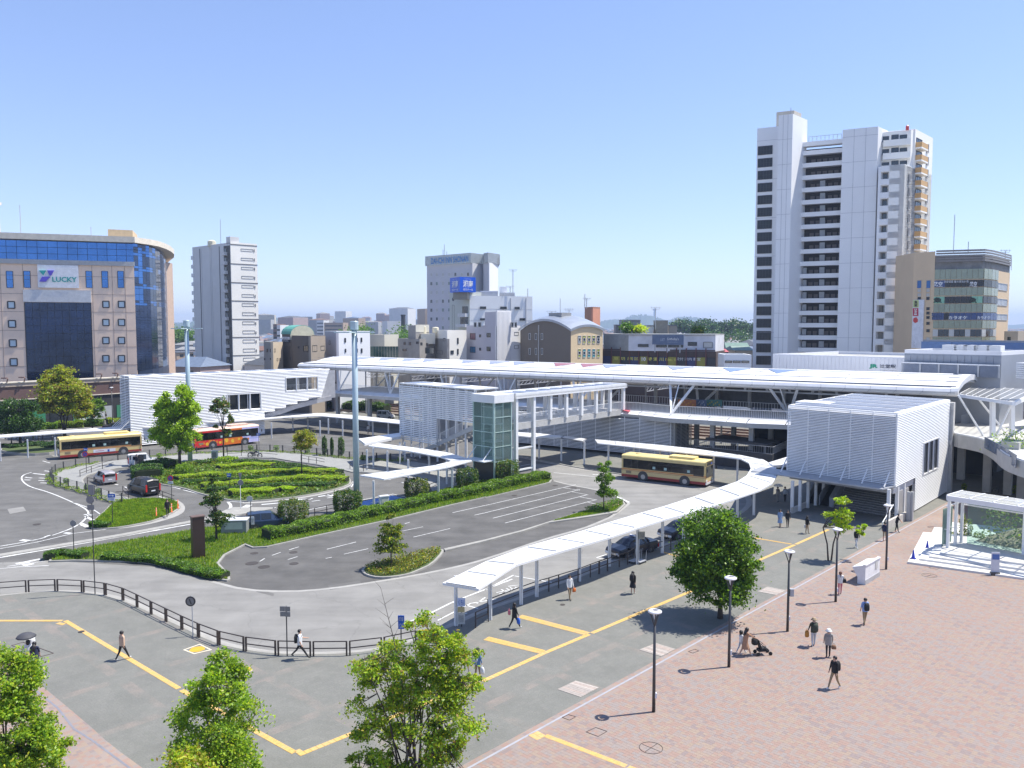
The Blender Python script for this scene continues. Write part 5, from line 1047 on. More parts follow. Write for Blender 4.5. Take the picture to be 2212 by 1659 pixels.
scz0=wsz(La,Ca,cJ(1590,622))[1];scz1=wsz(La,Ca,cJ(1590,540))[1]
pts=[ofs(P[0],n,.8),ofs(P[1],n,.8),ofs(P[2],(1,0),.3),P[3],ofs(P[4],n,.5),ofs(P[5],(1,-.2),.8),P[6]]
for i in range(6):
 for j in range(14):z=scz0+(scz1-scz0)*j/14;mb=MB();mb.wallseg(pts[i],pts[i+1],.1,z,z+(scz1-scz0)/14*.8);mb.build('screen_slat',hscr,HT)
for y_ in range(7):
 for i,x in enumerate((1437,1482,1532,1583,1634,1687,1738)):
  y=706+72.5*y_-i*.9;winpx(HT,La,Ca,cJ,x-8,y-14,x+9,y+14,mull=2,pane=random.choice([glass_w,blind,M('curtain_green',(.22,.27,.25),.5)]),fr=hl)
R0,R1=P[4],P[5]
for z0y in(688,762,830):winpx(HT,P[1],P[2],cJ,1860,z0y-12,1878,z0y+12)
mb=MB();d2_,n2_,L2_=face_n(R0,R1);mb.wallseg(ofs(R0,n2_,.2),ofs(R1,n2_,.2),.2,0,scz0);mb.build('lit_wall',hl,HT)
text(HT,'DAI-ICHI INN SHONAN',La,Ca,cJ,1452,570,1757,600,M('sign_blue',(.03,.20,.50),.4),1.05,bold=.02)
mb=MB();
for u_,v1 in((958,541),(961,530),(966,545)):mb.tube([PT(u_,285)+(scz1,),PT(u_,285)+(18.5+(705-v1)*285/FP,)],.1)
mb.build('aerials',steel_g,HT)
mb=MB();
for u_,v0,v1 in((1004,625,570),(1023,625,575)):mb.tube([PT(u_,236)+(24,),PT(u_,236)+(18.5+(705-v1)*236/FP,)],.15)
wb=M('white_tile',(.86,.86,.85),.6,0,.03,.2);wgm=M('white_wall_shade',(.58,.60,.54),.7,0,.06,.2)  # stair face in shade: the shade is put into its greener wall colour
WH,P=bldg('office_block','white tiled office block carrying a blue sign box',[(971.7,238),(1014.8,230),(1150,238)],26.6,wb)
La,Ca,Ra=P[:3];d,n,L=face_n(La,Ca);slab(WH,La,Ca,0,0,L,18.5+(705-631.7)*232/FP,-4,.06,wgm,'stair_tower')
for q in((1400,320,1478,350),(1678,322,1762,352),(1873,325,1938,355),(1943,480,2012,510),(1400,480,1470,505)):winpx(WH,Ca,Ra,cN,*q,mull=4 if q[1]!=325 else 2,proud=.4)
winpx(WH,La,Ca,cN,1022,300,1052,665,pane=glass_k,mull=1);shape(WH,La,Ca,cN,[(1037+14*math.cos(a),220+24*math.sin(a)) for a in np.linspace(0,6.28,13)[:-1]],glass_k,.06,.14,'round_window')
for q in((1145,415,1250,462),(1118,560,1250,602)):a=wsz(La,Ca,cN(q[0],q[1]));b=wsz(La,Ca,cN(q[2],q[3]));slab(WH,La,Ca,a[0],b[1],b[0],a[1],.05,1.3,frame_w,'balcony');slab(WH,La,Ca,a[0]+.6,a[1],b[0]-.4,a[1]+2,.06,.1,glass_w,'window')
for s in np.linspace(3,L-1,1):pass
d,n,L=face_n(Ca,Ra)
for z in(23.4,20.2,17):slab(WH,Ca,Ra,0,z,L,z+.06,.0,.03,M('tile_line',(.5,.5,.5),.7),'joint')
for xx in(1815,2025):s=wsz(Ca,Ra,cN(xx,300))[0];slab(WH,Ca,Ra,s,0,s+.15,26.6,.0,.15,steel_g,'pipe')
SGN=root('sign_box',AT((993,630),229),'blue rooftop sign box with white Japanese lettering','sign');sa_,sc_,sr_=PT(972.6,232),PT(993.7,226),PT(1028,229);zt_,zb_=18.5+(705-598.8)*226/FP,18.5+(705-631)*226/FP
P4=(sa_[0]+sr_[0]-sc_[0],sa_[1]+sr_[1]-sc_[1]);mb=MB();mb.prism([sa_,sc_,sr_,P4],zb_,zt_);mb.build('box',M('sign_box_blue',(.005,.10,.62),.35),SGN)
txw=M('sign_text_white',(.8,.8,.8),.5)
for a,b in((sa_,sc_),(sc_,sr_)):
 Ls=math.hypot(a[0]-b[0],a[1]-b[1]);text_sz(SGN,'湘南',a,b,Ls*.2,zb_+1.3,Ls*.82,zt_-.9,txw,.03,bold=.02);text_sz(SGN,'ゼミナール',a,b,Ls*.2,zb_+.4,Ls*.82,zb_+1.05,txw,.03,bold=.02);text_sz(SGN,'コミュニケーション',a,b,Ls*.3,zt_-.65,Ls*.72,zt_-.35,txw,.03)
mb=MB();mb.prism([lerp(sa_,sc_,.3),lerp(sc_,sr_,.5),lerp(P4,sr_,.5)],26,zb_);mb.build('support',M('sign_support',(.3,.28,.24),.8),SGN)
for i,(u0,u1,v0,v1,Y) in enumerate(((1038,1076,629,642,236),(1079,1095,620,634,240),(1089,1112,634,643,238),(1028,1040,630,642,235))):
 r=root('rooftop_plant',AT(((u0+u1)/2,v1),Y),'grey rooftop plant unit on the white office block, %s from the sign box'%('first','third','last','nearest')[i],'plant unit','rooftop units on the white office block');mb=MB();a,b=PT(u0,Y),PT(u1,Y);mb.wallseg(a,b,3,26.4,18.5+(705-v0)*Y/FP);mb.build('casing',(hl,wb,hl,steel_g)[i],r)
 mb=MB()
 for j in range(5):z=26.7+j*.35;mb.wallseg(ofs(a,(0,-1),.05),ofs(b,(0,-1),.05),.05,z,z+.15)
 mb.build('grille',steel_g,r)
def mast(u_,v0,v1,Y,lab,ant=True,grp='rooftop aerials'):
 r=root('aerial',AT((u_,v0),Y),lab,'aerial',grp);z0=18.5+(705-v0)*Y/FP;z1=18.5+(705-v1)*Y/FP;p=PT(u_,Y);mb=MB();mb.tube([p+(z0,),p+(z1,)],.07 if Y<220 else.1);mb.build('pole',steel_g,r)
 if ant:
  mb=MB()
  for h_,w_ in((.0,1.2),(.4,.9)):mb.beam((p[0]-w_,p[1],z1-h_),(p[0]+w_,p[1],z1-h_),.06)
  for k_ in range(4):x=p[0]-.9+k_*.6;mb.beam((x,p[1],z1-.25),(x,p[1],z1+.25),.05)
  mb.build('antenna',steel_g,r)
mast(1108,634,584,235,'tall thin aerial at the right of the white office block roof');mast(1102,634,619,236,'short aerial on the white office block roof');mast(1140,642,624,237,'thin rod at the right edge of the white office block roof',False)
lav=M('wall_lavender_shade',(.46,.45,.50),.75,0,.05,.3);lavl=M('wall_pale_lavender',(.74,.73,.73),.75,0,.04,.3)  # shade of the left faces put into the darker lavender
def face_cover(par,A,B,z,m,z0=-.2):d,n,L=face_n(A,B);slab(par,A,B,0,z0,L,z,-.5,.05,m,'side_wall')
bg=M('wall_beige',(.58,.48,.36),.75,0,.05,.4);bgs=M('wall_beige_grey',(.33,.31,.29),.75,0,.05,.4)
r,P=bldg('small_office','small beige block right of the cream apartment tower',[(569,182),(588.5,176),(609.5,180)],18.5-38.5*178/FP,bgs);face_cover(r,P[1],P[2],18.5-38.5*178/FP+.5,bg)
for q in((147,528,162,572),(193,528,208,572),(112,655,125,680),(195,655,210,680)):winpx(r,P[0],P[1],cM,*q)
for q in((243,528,260,572),(280,660,297,690),(314,660,331,690)):winpx(r,P[1],P[2],cM,*q)
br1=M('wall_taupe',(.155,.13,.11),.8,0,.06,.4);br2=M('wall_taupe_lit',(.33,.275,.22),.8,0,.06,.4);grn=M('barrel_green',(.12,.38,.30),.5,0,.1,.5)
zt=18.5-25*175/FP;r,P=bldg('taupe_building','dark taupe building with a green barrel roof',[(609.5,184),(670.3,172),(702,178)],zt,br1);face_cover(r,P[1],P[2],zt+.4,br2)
for q in((647,483,712,562),(458,493,472,523),(575,493,590,523),(462,645,475,672)):winpx(r,P[0],P[1],cM,*q,mull=2 if q[0]==647 else 1)
winpx(r,P[1],P[2],cM,765,483,828,562,mull=2,pane=blind);winpx(r,P[1],P[2],cM,880,490,935,545)
s0=wsz(P[0],P[1],cM(358,400))[0];s1=wsz(P[0],P[1],cM(487,400))[0];zt2=wsz(P[0],P[1],cM(420,328))[1];slab(r,P[0],P[1],s0,0,s1,zt2,-5,.08,br1,'stair_tower')
d,n,L=face_n(P[0],P[1]);mb=MB();ar=[(math.cos(t),math.sin(t)) for t in np.linspace(0,math.pi,11)]
e0_=ofs(ofs(P[0],d,s0),n,.3);fl_d=(-n[0],-n[1]);W_=5.6
vs=[];
for dd in(0,s1-s0):
 for c,s_ in ar:q=ofs(ofs(e0_,d,dd),fl_d,W_/2-c*W_/2);vs.append(q+(zt2+s_*2.0,))
k_=11;mb.add(vs,[(i,i+1,k_+i+1,k_+i) for i in range(k_-1)]+[tuple(range(k_-1,-1,-1)),tuple(range(k_,2*k_))]);mb.build('barrel_roof',grn,r)
mb=MB();a=ofs(e0_,d,s1-s0+.02);vs=[ofs(a,fl_d,W_/2-c*W_/2*.97)+(zt2+s_*1.9,) for c,s_ in ar];mb.add(vs,[tuple(range(11))]);mb.add([a+(zt-.5,),ofs(a,fl_d,W_)+(zt-.5,),ofs(a,fl_d,W_)+(zt2,),a+(zt2,)],[(0,1,2,3)]);mb.build('gable',M('gable_cream',(.55,.52,.38),.7),r)
sb=slab(r,P[0],P[1],wsz(P[0],P[1],cM(372,365))[0],wsz(P[0],P[1],cM(400,440))[1],wsz(P[0],P[1],cM(470,365))[0],wsz(P[0],P[1],cM(400,401))[1],.05,.3,M('sign_navy',(.02,.03,.05),.5),'sign_board');text(sb,'コスモデン',P[0],P[1],cM,388,410,460,432,txw,.34,bold=.02)
sb=slab(r,P[0],P[1],wsz(P[0],P[1],cM(372,365))[0],wsz(P[0],P[1],cM(400,400))[1],wsz(P[0],P[1],cM(470,365))[0],wsz(P[0],P[1],cM(400,365))[1],.05,.3,M('sign_white',(.78,.78,.80),.5),'sign_board');text(sb,'飯島歯科',P[0],P[1],cM,388,372,460,392,M('sign_navy',(.02,.03,.05),.5),.34)
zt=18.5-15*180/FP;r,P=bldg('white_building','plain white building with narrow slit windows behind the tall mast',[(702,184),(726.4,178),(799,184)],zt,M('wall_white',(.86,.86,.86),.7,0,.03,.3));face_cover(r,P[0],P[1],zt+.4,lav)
for q in((1207,382,1225,440),(1370,380,1385,435),(1430,378,1447,435),(1212,530,1228,575),(1372,528,1386,578),(1433,525,1450,580)):winpx(r,P[1],P[2],cM,*q)
winpx(r,P[0],P[1],cM,998,418,1015,470)
zt=18.5-22*195/FP;r,P=bldg('hall','cream hall with a dark green glazed strip beneath',[(796,196),(830,192),(861,200)],zt,M('wall_cream',(.55,.53,.46),.7,0,.05,.3));a,b=PT(799,186),PT(860,186)
for i in range(10):p0_,p1_=lerp(a,b,(i+.03)/10),lerp(a,b,(i+.97)/10);mb=MB();mb.wallseg(p0_,p1_,.1,9,18.5-43*186/FP);mb.build('pane',M('glass_dark_green',(.03,.07,.06),.1),r)
og=M('wall_stained',(.30,.285,.27),.8,0,.16,.5);zt=18.5-31*188/FP;r,P=bldg('old_building','weathered grey building with a square roof tower',[(859,192),(906,184),(941,190)],zt,og)
for q in((360,808,385,845),(430,808,458,845),(345,898,398,925)):winpx(r,P[0],P[1],cN,*q)
for q in((530,800,560,830),(590,812,615,850),(668,820,695,855),(655,882,772,965)):winpx(r,P[0],P[1],cN,*q,mull=3)
mb=MB();mb.prism([PT(881.5,190),PT(898,186),PT(927,190),PT(911,195)],10,18.5+(705-702.5)*188/FP);mb.build('roof_tower',og,r);mb=MB();a,b=PT(898.2,185.9),PT(927,189.9);mb.wallseg(a,b,.1,17.2,18.9);mb.build('roof_tower_panel',M('wall_cream',(.55,.53,.46)),r)
mb=MB();a,b=PT(910,186),PT(940,187);mb.wallseg(a,b,4,14.5,18.5-16*186/FP);mb.build('roof_room',M('wall_cream',(.55,.53,.46)),r)
for i,(u_,v0,v1) in enumerate(((914,722,706),(941,720,708))):rr=root('water_tank',AT((u_,v0),189),('cream water tank on the weathered grey building','ribbed cream water tank left of the hotel foot')[i],'water tank');mb=MB();p=AT((u_,v0),189);mb.lathe(p,[(.7,0),(.75,.2),(.75,(v0-v1)*.107),(.4,(v0-v1)*.12)],12);mb.build('tank',M('tank_cream',(.65,.6,.45),.5),rr)
zt=18.5-12.9*185/FP;r,P=bldg('cream_building','cream panelled building with grey side and slit windows',[(939.6,190),(966,182),(1007.6,187)],zt,M('wall_offwhite',(.76,.74,.69),.7,0,.04,.3));face_cover(r,P[0],P[1],zt-1.4,og)
for q in((1087,750,1105,828),(1087,900,1105,972),(998,922,1038,966)):winpx(r,P[1],P[2],cN,*q)
for q in((900,752,930,792),(812,918,893,972)):winpx(r,P[0],P[1],cN,*q,mull=2)
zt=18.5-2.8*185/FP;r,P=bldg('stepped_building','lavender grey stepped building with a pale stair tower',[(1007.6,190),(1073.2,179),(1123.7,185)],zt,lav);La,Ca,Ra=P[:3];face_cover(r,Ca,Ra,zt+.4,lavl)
mb=MB();a=lerp(La,Ca,.62);z2=18.5+31*181/FP;s_=wsz(Ca,Ra,cN(1820,500))[0];d,n,L=face_n(Ca,Ra);b=ofs(Ca,d,s_);mb.prism([ofs(a,n,.0),ofs(Ca,n,.08),ofs(b,n,.08),(a[0]+b[0]-Ca[0],a[1]+b[1]-Ca[1])],0,z2);mb.build('stair_tower',lav,r);slab(r,Ca,Ra,0,0,s_,z2+.3,-.3,.12,lavl,'tower_front')
for i in range(11):slab(r,Ca,Ra,i*s_/11,0,i*s_/11+.05,z2,.12,.16,M('seam',(.48,.48,.5),.7),'seam')
for q,pn_ in(((1267,685,1338,770),M('curtain_mauve',(.18,.09,.12),.4)),((1393,703,1415,738),None),((1495,683,1545,738),None),((1267,868,1338,950),M('curtain_blue',(.05,.16,.3),.3)),((1393,885,1415,920),None),((1495,870,1545,928),None)):winpx(r,La,Ca,cN,*q,pane=pn_,mull=2 if q[2]-q[0]>40 else 1)
for q in((1868,670,1925,712),(1868,850,1925,892)):winpx(r,Ca,Ra,cN,*q,pane=blind)
for i,(u0,u1,v0,v1) in enumerate(((1023,1030,698,707),(1032,1040,698,707),(1104,1110,697,707),(1111,1117,698,707))):rr=root('air_conditioner',AT((u0,v1),183),'outdoor air unit on the lavender building, %s of four from the left'%('first','second','third','last')[i],'air conditioner','outdoor units on the lavender building');a,b=PT(u0,182),PT(u1,182);mb=MB();mb.wallseg(a,b,.5,zt,zt+1.3);mb.build('casing',blind,rr);mb=MB();mb.wallseg(lerp(a,b,.2),lerp(a,b,.8),-.04,zt+.2,zt+1.1);mb.build('grille',frame_d,rr)
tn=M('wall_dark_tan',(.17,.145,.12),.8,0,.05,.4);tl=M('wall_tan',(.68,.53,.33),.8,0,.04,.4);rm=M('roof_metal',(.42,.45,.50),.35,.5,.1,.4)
La,Ca,Ra=PT(1124,183),PT(1233.3,170),PT(1302.3,177);zb=18.5-9.5*170/FP;r=root('barrel_roof_building',Ca+(0,),'tan building with a curved metal roof and rows of arched windows','building')
Ba=(La[0]+Ra[0]-Ca[0],La[1]+Ra[1]-Ca[1]);h1_,h2_=2.2,1.0;N_=12
def dome(s,t):return zb+h1_*4*s*(1-s)+h2_*4*t*(1-t)
def bp2(s,t):return(La[0]+(Ca[0]-La[0])*s+(Ra[0]-Ca[0])*t,La[1]+(Ca[1]-La[1])*s+(Ra[1]-Ca[1])*t)
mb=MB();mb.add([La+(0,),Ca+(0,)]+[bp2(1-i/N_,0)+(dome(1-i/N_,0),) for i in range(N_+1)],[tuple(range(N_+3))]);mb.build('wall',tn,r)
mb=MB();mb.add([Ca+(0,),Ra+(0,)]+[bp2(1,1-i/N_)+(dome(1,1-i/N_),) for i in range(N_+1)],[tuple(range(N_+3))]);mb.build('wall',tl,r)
mb=MB();vs=[bp2(-.02+1.04*i/N_,-.03+1.06*j/N_)+(dome(i/N_,j/N_)+.35,) for i in range(N_+1) for j in range(N_+1)];vs+=[(x,y,z-.5) for x,y,z in vs];K_=(N_+1)**2
fs=[(i*(N_+1)+j,(i+1)*(N_+1)+j,(i+1)*(N_+1)+j+1,i*(N_+1)+j+1) for i in range(N_) for j in range(N_)]
fs+=[(i*(N_+1)+K_,(i+1)*(N_+1)+K_,(i+1)*(N_+1),i*(N_+1)) for i in range(N_)]+[(N_*(N_+1)+j+K_,N_*(N_+1)+j+1+K_,N_*(N_+1)+j+1,N_*(N_+1)+j) for j in range(N_)]
mb.add(vs,fs);mb.build('roof',rm,r)
mb=MB();mb.prism([bp2(.45,.2),bp2(.7,.2),bp2(.7,.5),bp2(.45,.5)],dome(.6,.3)-.2,dome(.6,.3)+.9);mb.build('roof_opening',roof_g,r)
for(y0,y1,cs) in((762,824,'gyyyk'),(872,938,'yttty')):
 for i,x in enumerate((538,577,617,655,693)):
  pn_={'g':M('poster_grey',(.35,.38,.36),.5),'y':M('poster_yellow',(.45,.45,.08),.5),'t':M('poster_teal',(.08,.32,.32),.5),'k':glass_w}[cs[i]]
  w_=winpx(r,Ca,Ra,cK,x,y0,x+22,y1,pane=pn_,fr=frame_w);winpx(r,Ca,Ra,cK,x+3,y0+20,x+19,y0+44,pane=glass_w,fr=frame_w,name='poster')
for y0 in(745,866):
 for x in(136,187,237):winpx(r,La,Ca,cK,x,y0,x+14,y0+50,fr=frame_w)
s=wsz(La,Ca,cK(215,800))[0];slab(r,La,Ca,s,0,s+.15,zb+1.2,0,.15,blind,'pipe')
zt=18.5+38*232/FP;r,P=bldg('orange_tower','rust orange stair tower block behind the curved roof',[(1262.8,236),(1280,230),(1296,234)],zt,M('wall_rust',(.36,.19,.13),.8,0,.06,.4));face_cover(r,P[1],P[2],zt,M('wall_orange',(.58,.26,.17),.8,0,.06,.4));mast(1263,667,636,233,'thin rod on the rust orange block',False);mast(1267,667,645,233,'double aerial on the rust orange block')
mast(1210,688,645,190,'tall rod above the curved roof building',False);mast(1191,690,673,192,'branched aerial left of the curved roof ridge');mast(1229,690,668,192,'aerial on the ridge of the curved roof building')
wf_=M('wall_chalk',(.62,.63,.68),.8,0,.14,.5);bw=M('screen_brown',(.085,.06,.055),.7,0,.1,.5)
a0,a1=PT(1303,182),PT(1548,172);r=root('screened_building',lerp(a0,a1,.5)+(0,),'long building with a dark brown screen, shop posters and a chalky upper floor','building');d,n,L=face_n(a0,a1);bk=(-n[0],-n[1])
body(r,[a0,a1,ofs(a1,bk,16),ofs(a0,bk,16)],13.2,bw,cap=False)
for i in range(12):
 s0=i*L/12;
 zt_s=wsz(a0,a1,cK(1100,872))[1];zb_s=wsz(a0,a1,cK(1100,930))[1]
 for j in range(5):z=zb_s+(zt_s-zb_s)*j/5;slab(r,a0,a1,s0+.12,z,s0+L/12-.12,z+(zt_s-zb_s)/5*.86,.3,.38,bw,'screen_panel')
 slab(r,a0,a1,s0-.1,zb_s-2,s0+.1,zt_s+.3,.2,.55,M('screen_post',(.14,.06,.055),.7),'screen_post')
 z1=zb_s-.1;cc_=[M('poster_navy',(.04,.05,.14),.5),M('poster_olive',(.30,.28,.05),.5),M('poster_black',(.03,.03,.04),.4)][(i*7)%3];slab(r,a0,a1,s0+.15,z1-2.0,s0+L/12-.15,z1,.1,.2,cc_,'poster')
ya=M('letter_yellow',(.7,.65,.12),.5)
text(r,'10',a0,a1,cK,1062,938,1096,970,txw,.25,bold=.03);text(r,'駿 清 川 No. 1',a0,a1,cK,1110,938,1338,972,ya,.25,bold=.02);text(r,'受付 案内 教室',a0,a1,cK,1345,940,1545,968,txw,.25);text(r,'夏期 講習',a0,a1,cK,830,935,1040,965,ya,.25)
u0_=PT(1358,178);u1_=PT(1546,173);mb=MB();mb.prism([u0_,u1_,ofs(u1_,bk,11),ofs(u0_,bk,11)],13.2,18.5-19*176/FP);mb.build('upper_floor',wf_,r);mb=MB();mb.prism([ofs(u0_,n,.4),ofs(u1_,n,.4),ofs(u1_,bk,11.3),ofs(u0_,bk,11.3)],18.5-19*176/FP,18.5-16.5*176/FP);mb.build('roof_slab',M('roof_weathered',(.32,.33,.33),.85,0,.2,.5),r)
mb=MB();u2_=PT(1304,184);mb.prism([u2_,u0_,ofs(u0_,bk,10),ofs(u2_,bk,10)],13.2,18.5-16*182/FP);mb.build('upper_floor',M('roof_weathered',(.32,.33,.33),.85,0,.2,.5),r)
for q in((1030,832,1115,855),(1440,815,1512,845),(1180,838,1400,858)):winpx(r,u0_,u1_,cK,*q,mull=3 if q[0]!=1180 else 8)
winpx(r,u0_,u1_,cK,1568,815,1640,862,pane=blind)
SB=root('billboard',AT(cK(1275,800),172),'slate blue rooftop billboard with pale serif lettering','billboard');ba,bb=AT(cK(1147,760),174),AT(cK(1404,760),170.5);mb=MB();mb.wallseg(ba,bb,.3,AT(cK(1275,836),172)[2],AT(cK(1275,756),172)[2]);mb.build('board',M('board_slate',(.10,.14,.23),.5),SB)
text(SB,'LIST',ba,bb,cK,1215,785,1250,806,M('letter_pale',(.45,.5,.6),.5),.03);text(SB,"Sotheby's",ba,bb,cK,1270,778,1364,806,txw,.03);text(SB,'INTERNATIONAL REALTY',ba,bb,cK,1272,812,1362,819,M('letter_pale',(.45,.5,.6)),.03)
mb=MB()
for t in(.1,.5,.9):q=lerp(ba,bb,t);mb.beam((q[0],q[1]+.3,13),(q[0],q[1]+.3,15),.2)
mb.build('support',steel_g,SB)
for i,(x0,x1,y0,y1,m,lab) in enumerate(((1178,1275,645,735,M('tank_brown',(.3,.27,.22),.8),'square brown water tower left of the rooftop billboard mast'),(1095,1155,685,730,wb,'white rooftop hut beside the rooftop bushes'),(1280,1350,682,728,bg,'pale beige rooftop hut behind the chalky building'),(890,1050,640,700,roof_g,'grey flat roof block behind the rooftop bushes'),(845,890,680,735,bgs,'brown grey roof box left of the rooftop bushes'))):
 Y=190+i*2;a,b=AT(cK(x0,y1),Y),AT(cK(x1,y1),Y);rr=root('roof_hut',a,lab,'roof hut');mb=MB();mb.wallseg(a,b,3.5,10,AT(cK(x0,y0),Y)[2]);mb.build('wall',m,rr);mb=MB();mb.wallseg(ofs(a,(0,-1),.2),ofs(b,(0,-1),.2),4,AT(cK(x0,y0),Y)[2],AT(cK(x0,y0),Y)[2]+.25);mb.build('roof',roof_g,rr)
mast(cK(1172,0)[0],712,665,188,'latticed aerial above the billboard');
zt=18.5-64*165/FP;r,P=bldg('low_white_building','low white flat-roofed building left of the tall tower',[(1552,168),(1566,160),(1625,158)],zt,wb)
for q in((1745,968,1800,985),(1810,968,1870,985),(1880,968,1940,985)):winpx(r,P[1],P[2],cK,*q)
def gable(name,label,u0,u1,ve,vr,Y,wall,rf,group=None,dep=8,rot=0):
 a,b=AT((u0,ve),Y),AT((u1,ve),Y);zr=AT((u0,vr),Y)[2];ze=a[2];r=root(name,((a[0]+b[0])/2,Y,0),label,'house',group)
 mb=MB();mb.prism([a[:2],b[:2],(b[0],Y+dep),(a[0],Y+dep)],-.4,ze);mb.build('wall',wall,r)
 e=.5;mb=MB();x0,x1=a[0]-e,b[0]+e;y0,y1,ym=Y-e,Y+dep+e,Y+dep/2
 if rot:xm=(x0+x1)/2;mb.add([(x0,y0,ze),(x1,y0,ze),(x1,y1,ze),(x0,y1,ze),(xm,y0,zr),(xm,y1,zr)],[(0,4,5,3),(4,1,2,5),(0,1,4),(2,3,5),(0,3,2,1)])
 else:mb.add([(x0,y0,ze),(x1,y0,ze),(x1,y1,ze),(x0,y1,ze),(x0+e,ym,zr),(x1-e,ym,zr)],[(0,1,5,4),(2,3,4,5),(0,4,3),(1,2,5),(0,3,2,1)])
 mb.build('roof',rf,r);return r
gable('house','house with a raspberry red roof right of the brown-screened building',1548,1569,760,750,182,M('wall_brown',(.2,.15,.12),.8),M('roof_red',(.42,.10,.12),.6),dep=6)
gable('house','green hip-roofed house left of the tall tower',1574,1624,762,741,215,wb,M('roof_green',(.13,.22,.19),.7,0,.15,1),dep=9)
gable('house','grey green roofed house just beside the tall tower foot',1588,1626,757,748,200,bg,M('roof_sage',(.2,.27,.23),.7,0,.15,1),dep=9)
tw_=M('tower_white',(.82,.82,.82),.6,0,.03,.15);twl=M('tower_lit',(.90,.88,.83),.6,0,.03,.15);recess=M('corridor_shade',(.035,.03,.03),.8,0,.3,1);jl=M('panel_joint',(.42,.43,.46),.7);org=M('balcony_orange',(.62,.38,.16),.6,0,.05)
fd=(math.cos(math.radians(26)),-math.sin(math.radians(26)));gd=(.69,.725)
TA=PT(1627,196.4);TB_=ofs(TA,fd,60)
TW=root('apartment_tower',ofs(TA,fd,20)+(0,),'tall white apartment tower with dark open corridors, right of centre','tower')
def s_at(x,y=900,P0=TA):return on_plane(cL(x,y),P0,ofs(P0,fd,60))[0]
def z_at(x,y,P0=TA):return on_plane(cL(x,y),P0,ofs(P0,fd,60))[1]
def FP_(s,o):return(TA[0]+fd[0]*s-gd[0]*o,TA[1]+fd[1]*s-gd[1]*o)
def blk(s0,s1,o0,o1,z0,z1,m,name='wall'):
 mb=MB();mb.prism([FP_(s0,o1),FP_(s1,o1),FP_(s1,o0),FP_(s0,o0)],z0,z1);return mb.build(name,m,TW)
sA,sB,sC,sD,sE=0,s_at(370),s_at(541),s_at(858),s_at(1120)
zA=z_at(190,197);
blk(sA,sB,-12,0,-.4,zA,tw_)
pr=5.6;P5=ofs(TA,gd,-pr)
sh0=on_plane(cL(366,600),P5,ofs(P5,fd,60))[0];sh1=on_plane(cL(472,600),P5,ofs(P5,fd,60))[0];zS=on_plane(cL(420,92),P5,ofs(P5,fd,60))[1]
blk(sh0,sh1,-2,pr,-.4,zS,tw_,'lift_shaft')
zC=z_at(700,312)
blk(sh1,sD,-12,-1.8,-.4,zC-.6,recess,'corridor_back')  # open corridors' shade put into a near-black wall colour
sl0,sl1=sD,sE;blk(sl0,sl1,-12,1.6,-.4,z_at(990,203),tw_,'slab_wall')
for k_ in range(18):
 y=326+92.3*k_;xo=-.75*k_;a=(s_at(224+xo,y),z_at(275,y));b=(s_at(331+xo,y),z_at(275,y+64));d_,n_,L_=face_n(TA,TB_)
 mbw=win(TW,TA,TB_,a[0],b[1],b[0],a[1],mull=5,trans=1,pane=M('stair_window',(.02,.022,.025),.3),fr=frame_d,proud=.12)
for k_ in range(7):z=zA-3-k_*9;blk(sA,sB+.01,0,.03,z,z+.06,jl,'joint')
for k_ in range(11):z=zS-5.5-k_*5.6;blk(sh0,sh1,pr,pr+.03,z,z+.06,jl,'joint');blk(sl0,sl1,1.6,1.63,z,z+.06,jl,'joint')
for f_ in(.33,.66):blk(sh0+(sh1-sh0)*f_,sh0+(sh1-sh0)*f_+.06,pr,pr+.03,0,zS,jl,'joint');blk(sl0+(sl1-sl0)*f_,sl0+(sl1-sl0)*f_+.06,1.6,1.63,0,z_at(990,203),jl,'joint')
for k_ in range(18):
 yt=343+92.7*k_;z1=z_at(700,yt+8-(k_>3)*0);z0=z_at(700,yt+41)
 blk(sh1,sD+.05,-.2,0,z0,z1,tw_,'corridor_parapet');blk(sh1,sD,-1.8,-.2,z0,z0+.15,jl,'corridor_floor')
 for q in range(6 if k_ else 0):
  s0=sh1+1.2+q*(sD-sh1-1.5)/6;blk(s0,s0+.9,-1.8,-1.75,z1,z1+1.0,M('flat_door',(.12,.10,.09),.6),'door')
 if k_>=3:s0=s_at(678-k_*.8,yt);blk(s0,s0+1.1,-.9,-.8,z1+.1,z1+1.5,M('screen_grey',(.3,.31,.32),.4),'glass_screen')
 if k_>=10:s0=s_at(552-k_*.8,yt);blk(s0,s0+.9,-.9,-.8,z1+.1,z1+1.5,MATS['screen_grey'],'glass_screen')
blk(sh1,sD,-1.9,.1,z_at(700,318),z_at(700,285),tw_,'top_band')
mb=MB();
for q in range(9):p=FP_(sh1+1+q*(sD-sh1-2)/8,-.5);mb.beam(p+(zC,),p+(zC+2,),.08)
mb.beam(FP_(sh1+1,-.5)+(zC+2,),FP_(sD-1,-.5)+(zC+2,),.08);mb.build('roof_railing',steel_g,TW)
oR=3.2;P6=ofs(TA,gd,-oR)
def s6(x,y):return on_plane(cL(x,y),P6,ofs(P6,fd,60))
w0=s6(1120,600)[0];w1=s6(1320,500)[0];zW=s6(1320,465)[1]
blk(w0,w1,-8,oR-1.4,-.4,zW,M('wing_back',(.25,.235,.21),.7),'wing_back');blk(w0,w0+.5,-.2,oR,-.4,zW,tw_,'wing_edge');  # balcony shade put into the back wall's darker colour
wp=s6(1280,600)[0];blk(wp,w1,-8,oR,-.4,zW,tw_,'wing_pier')
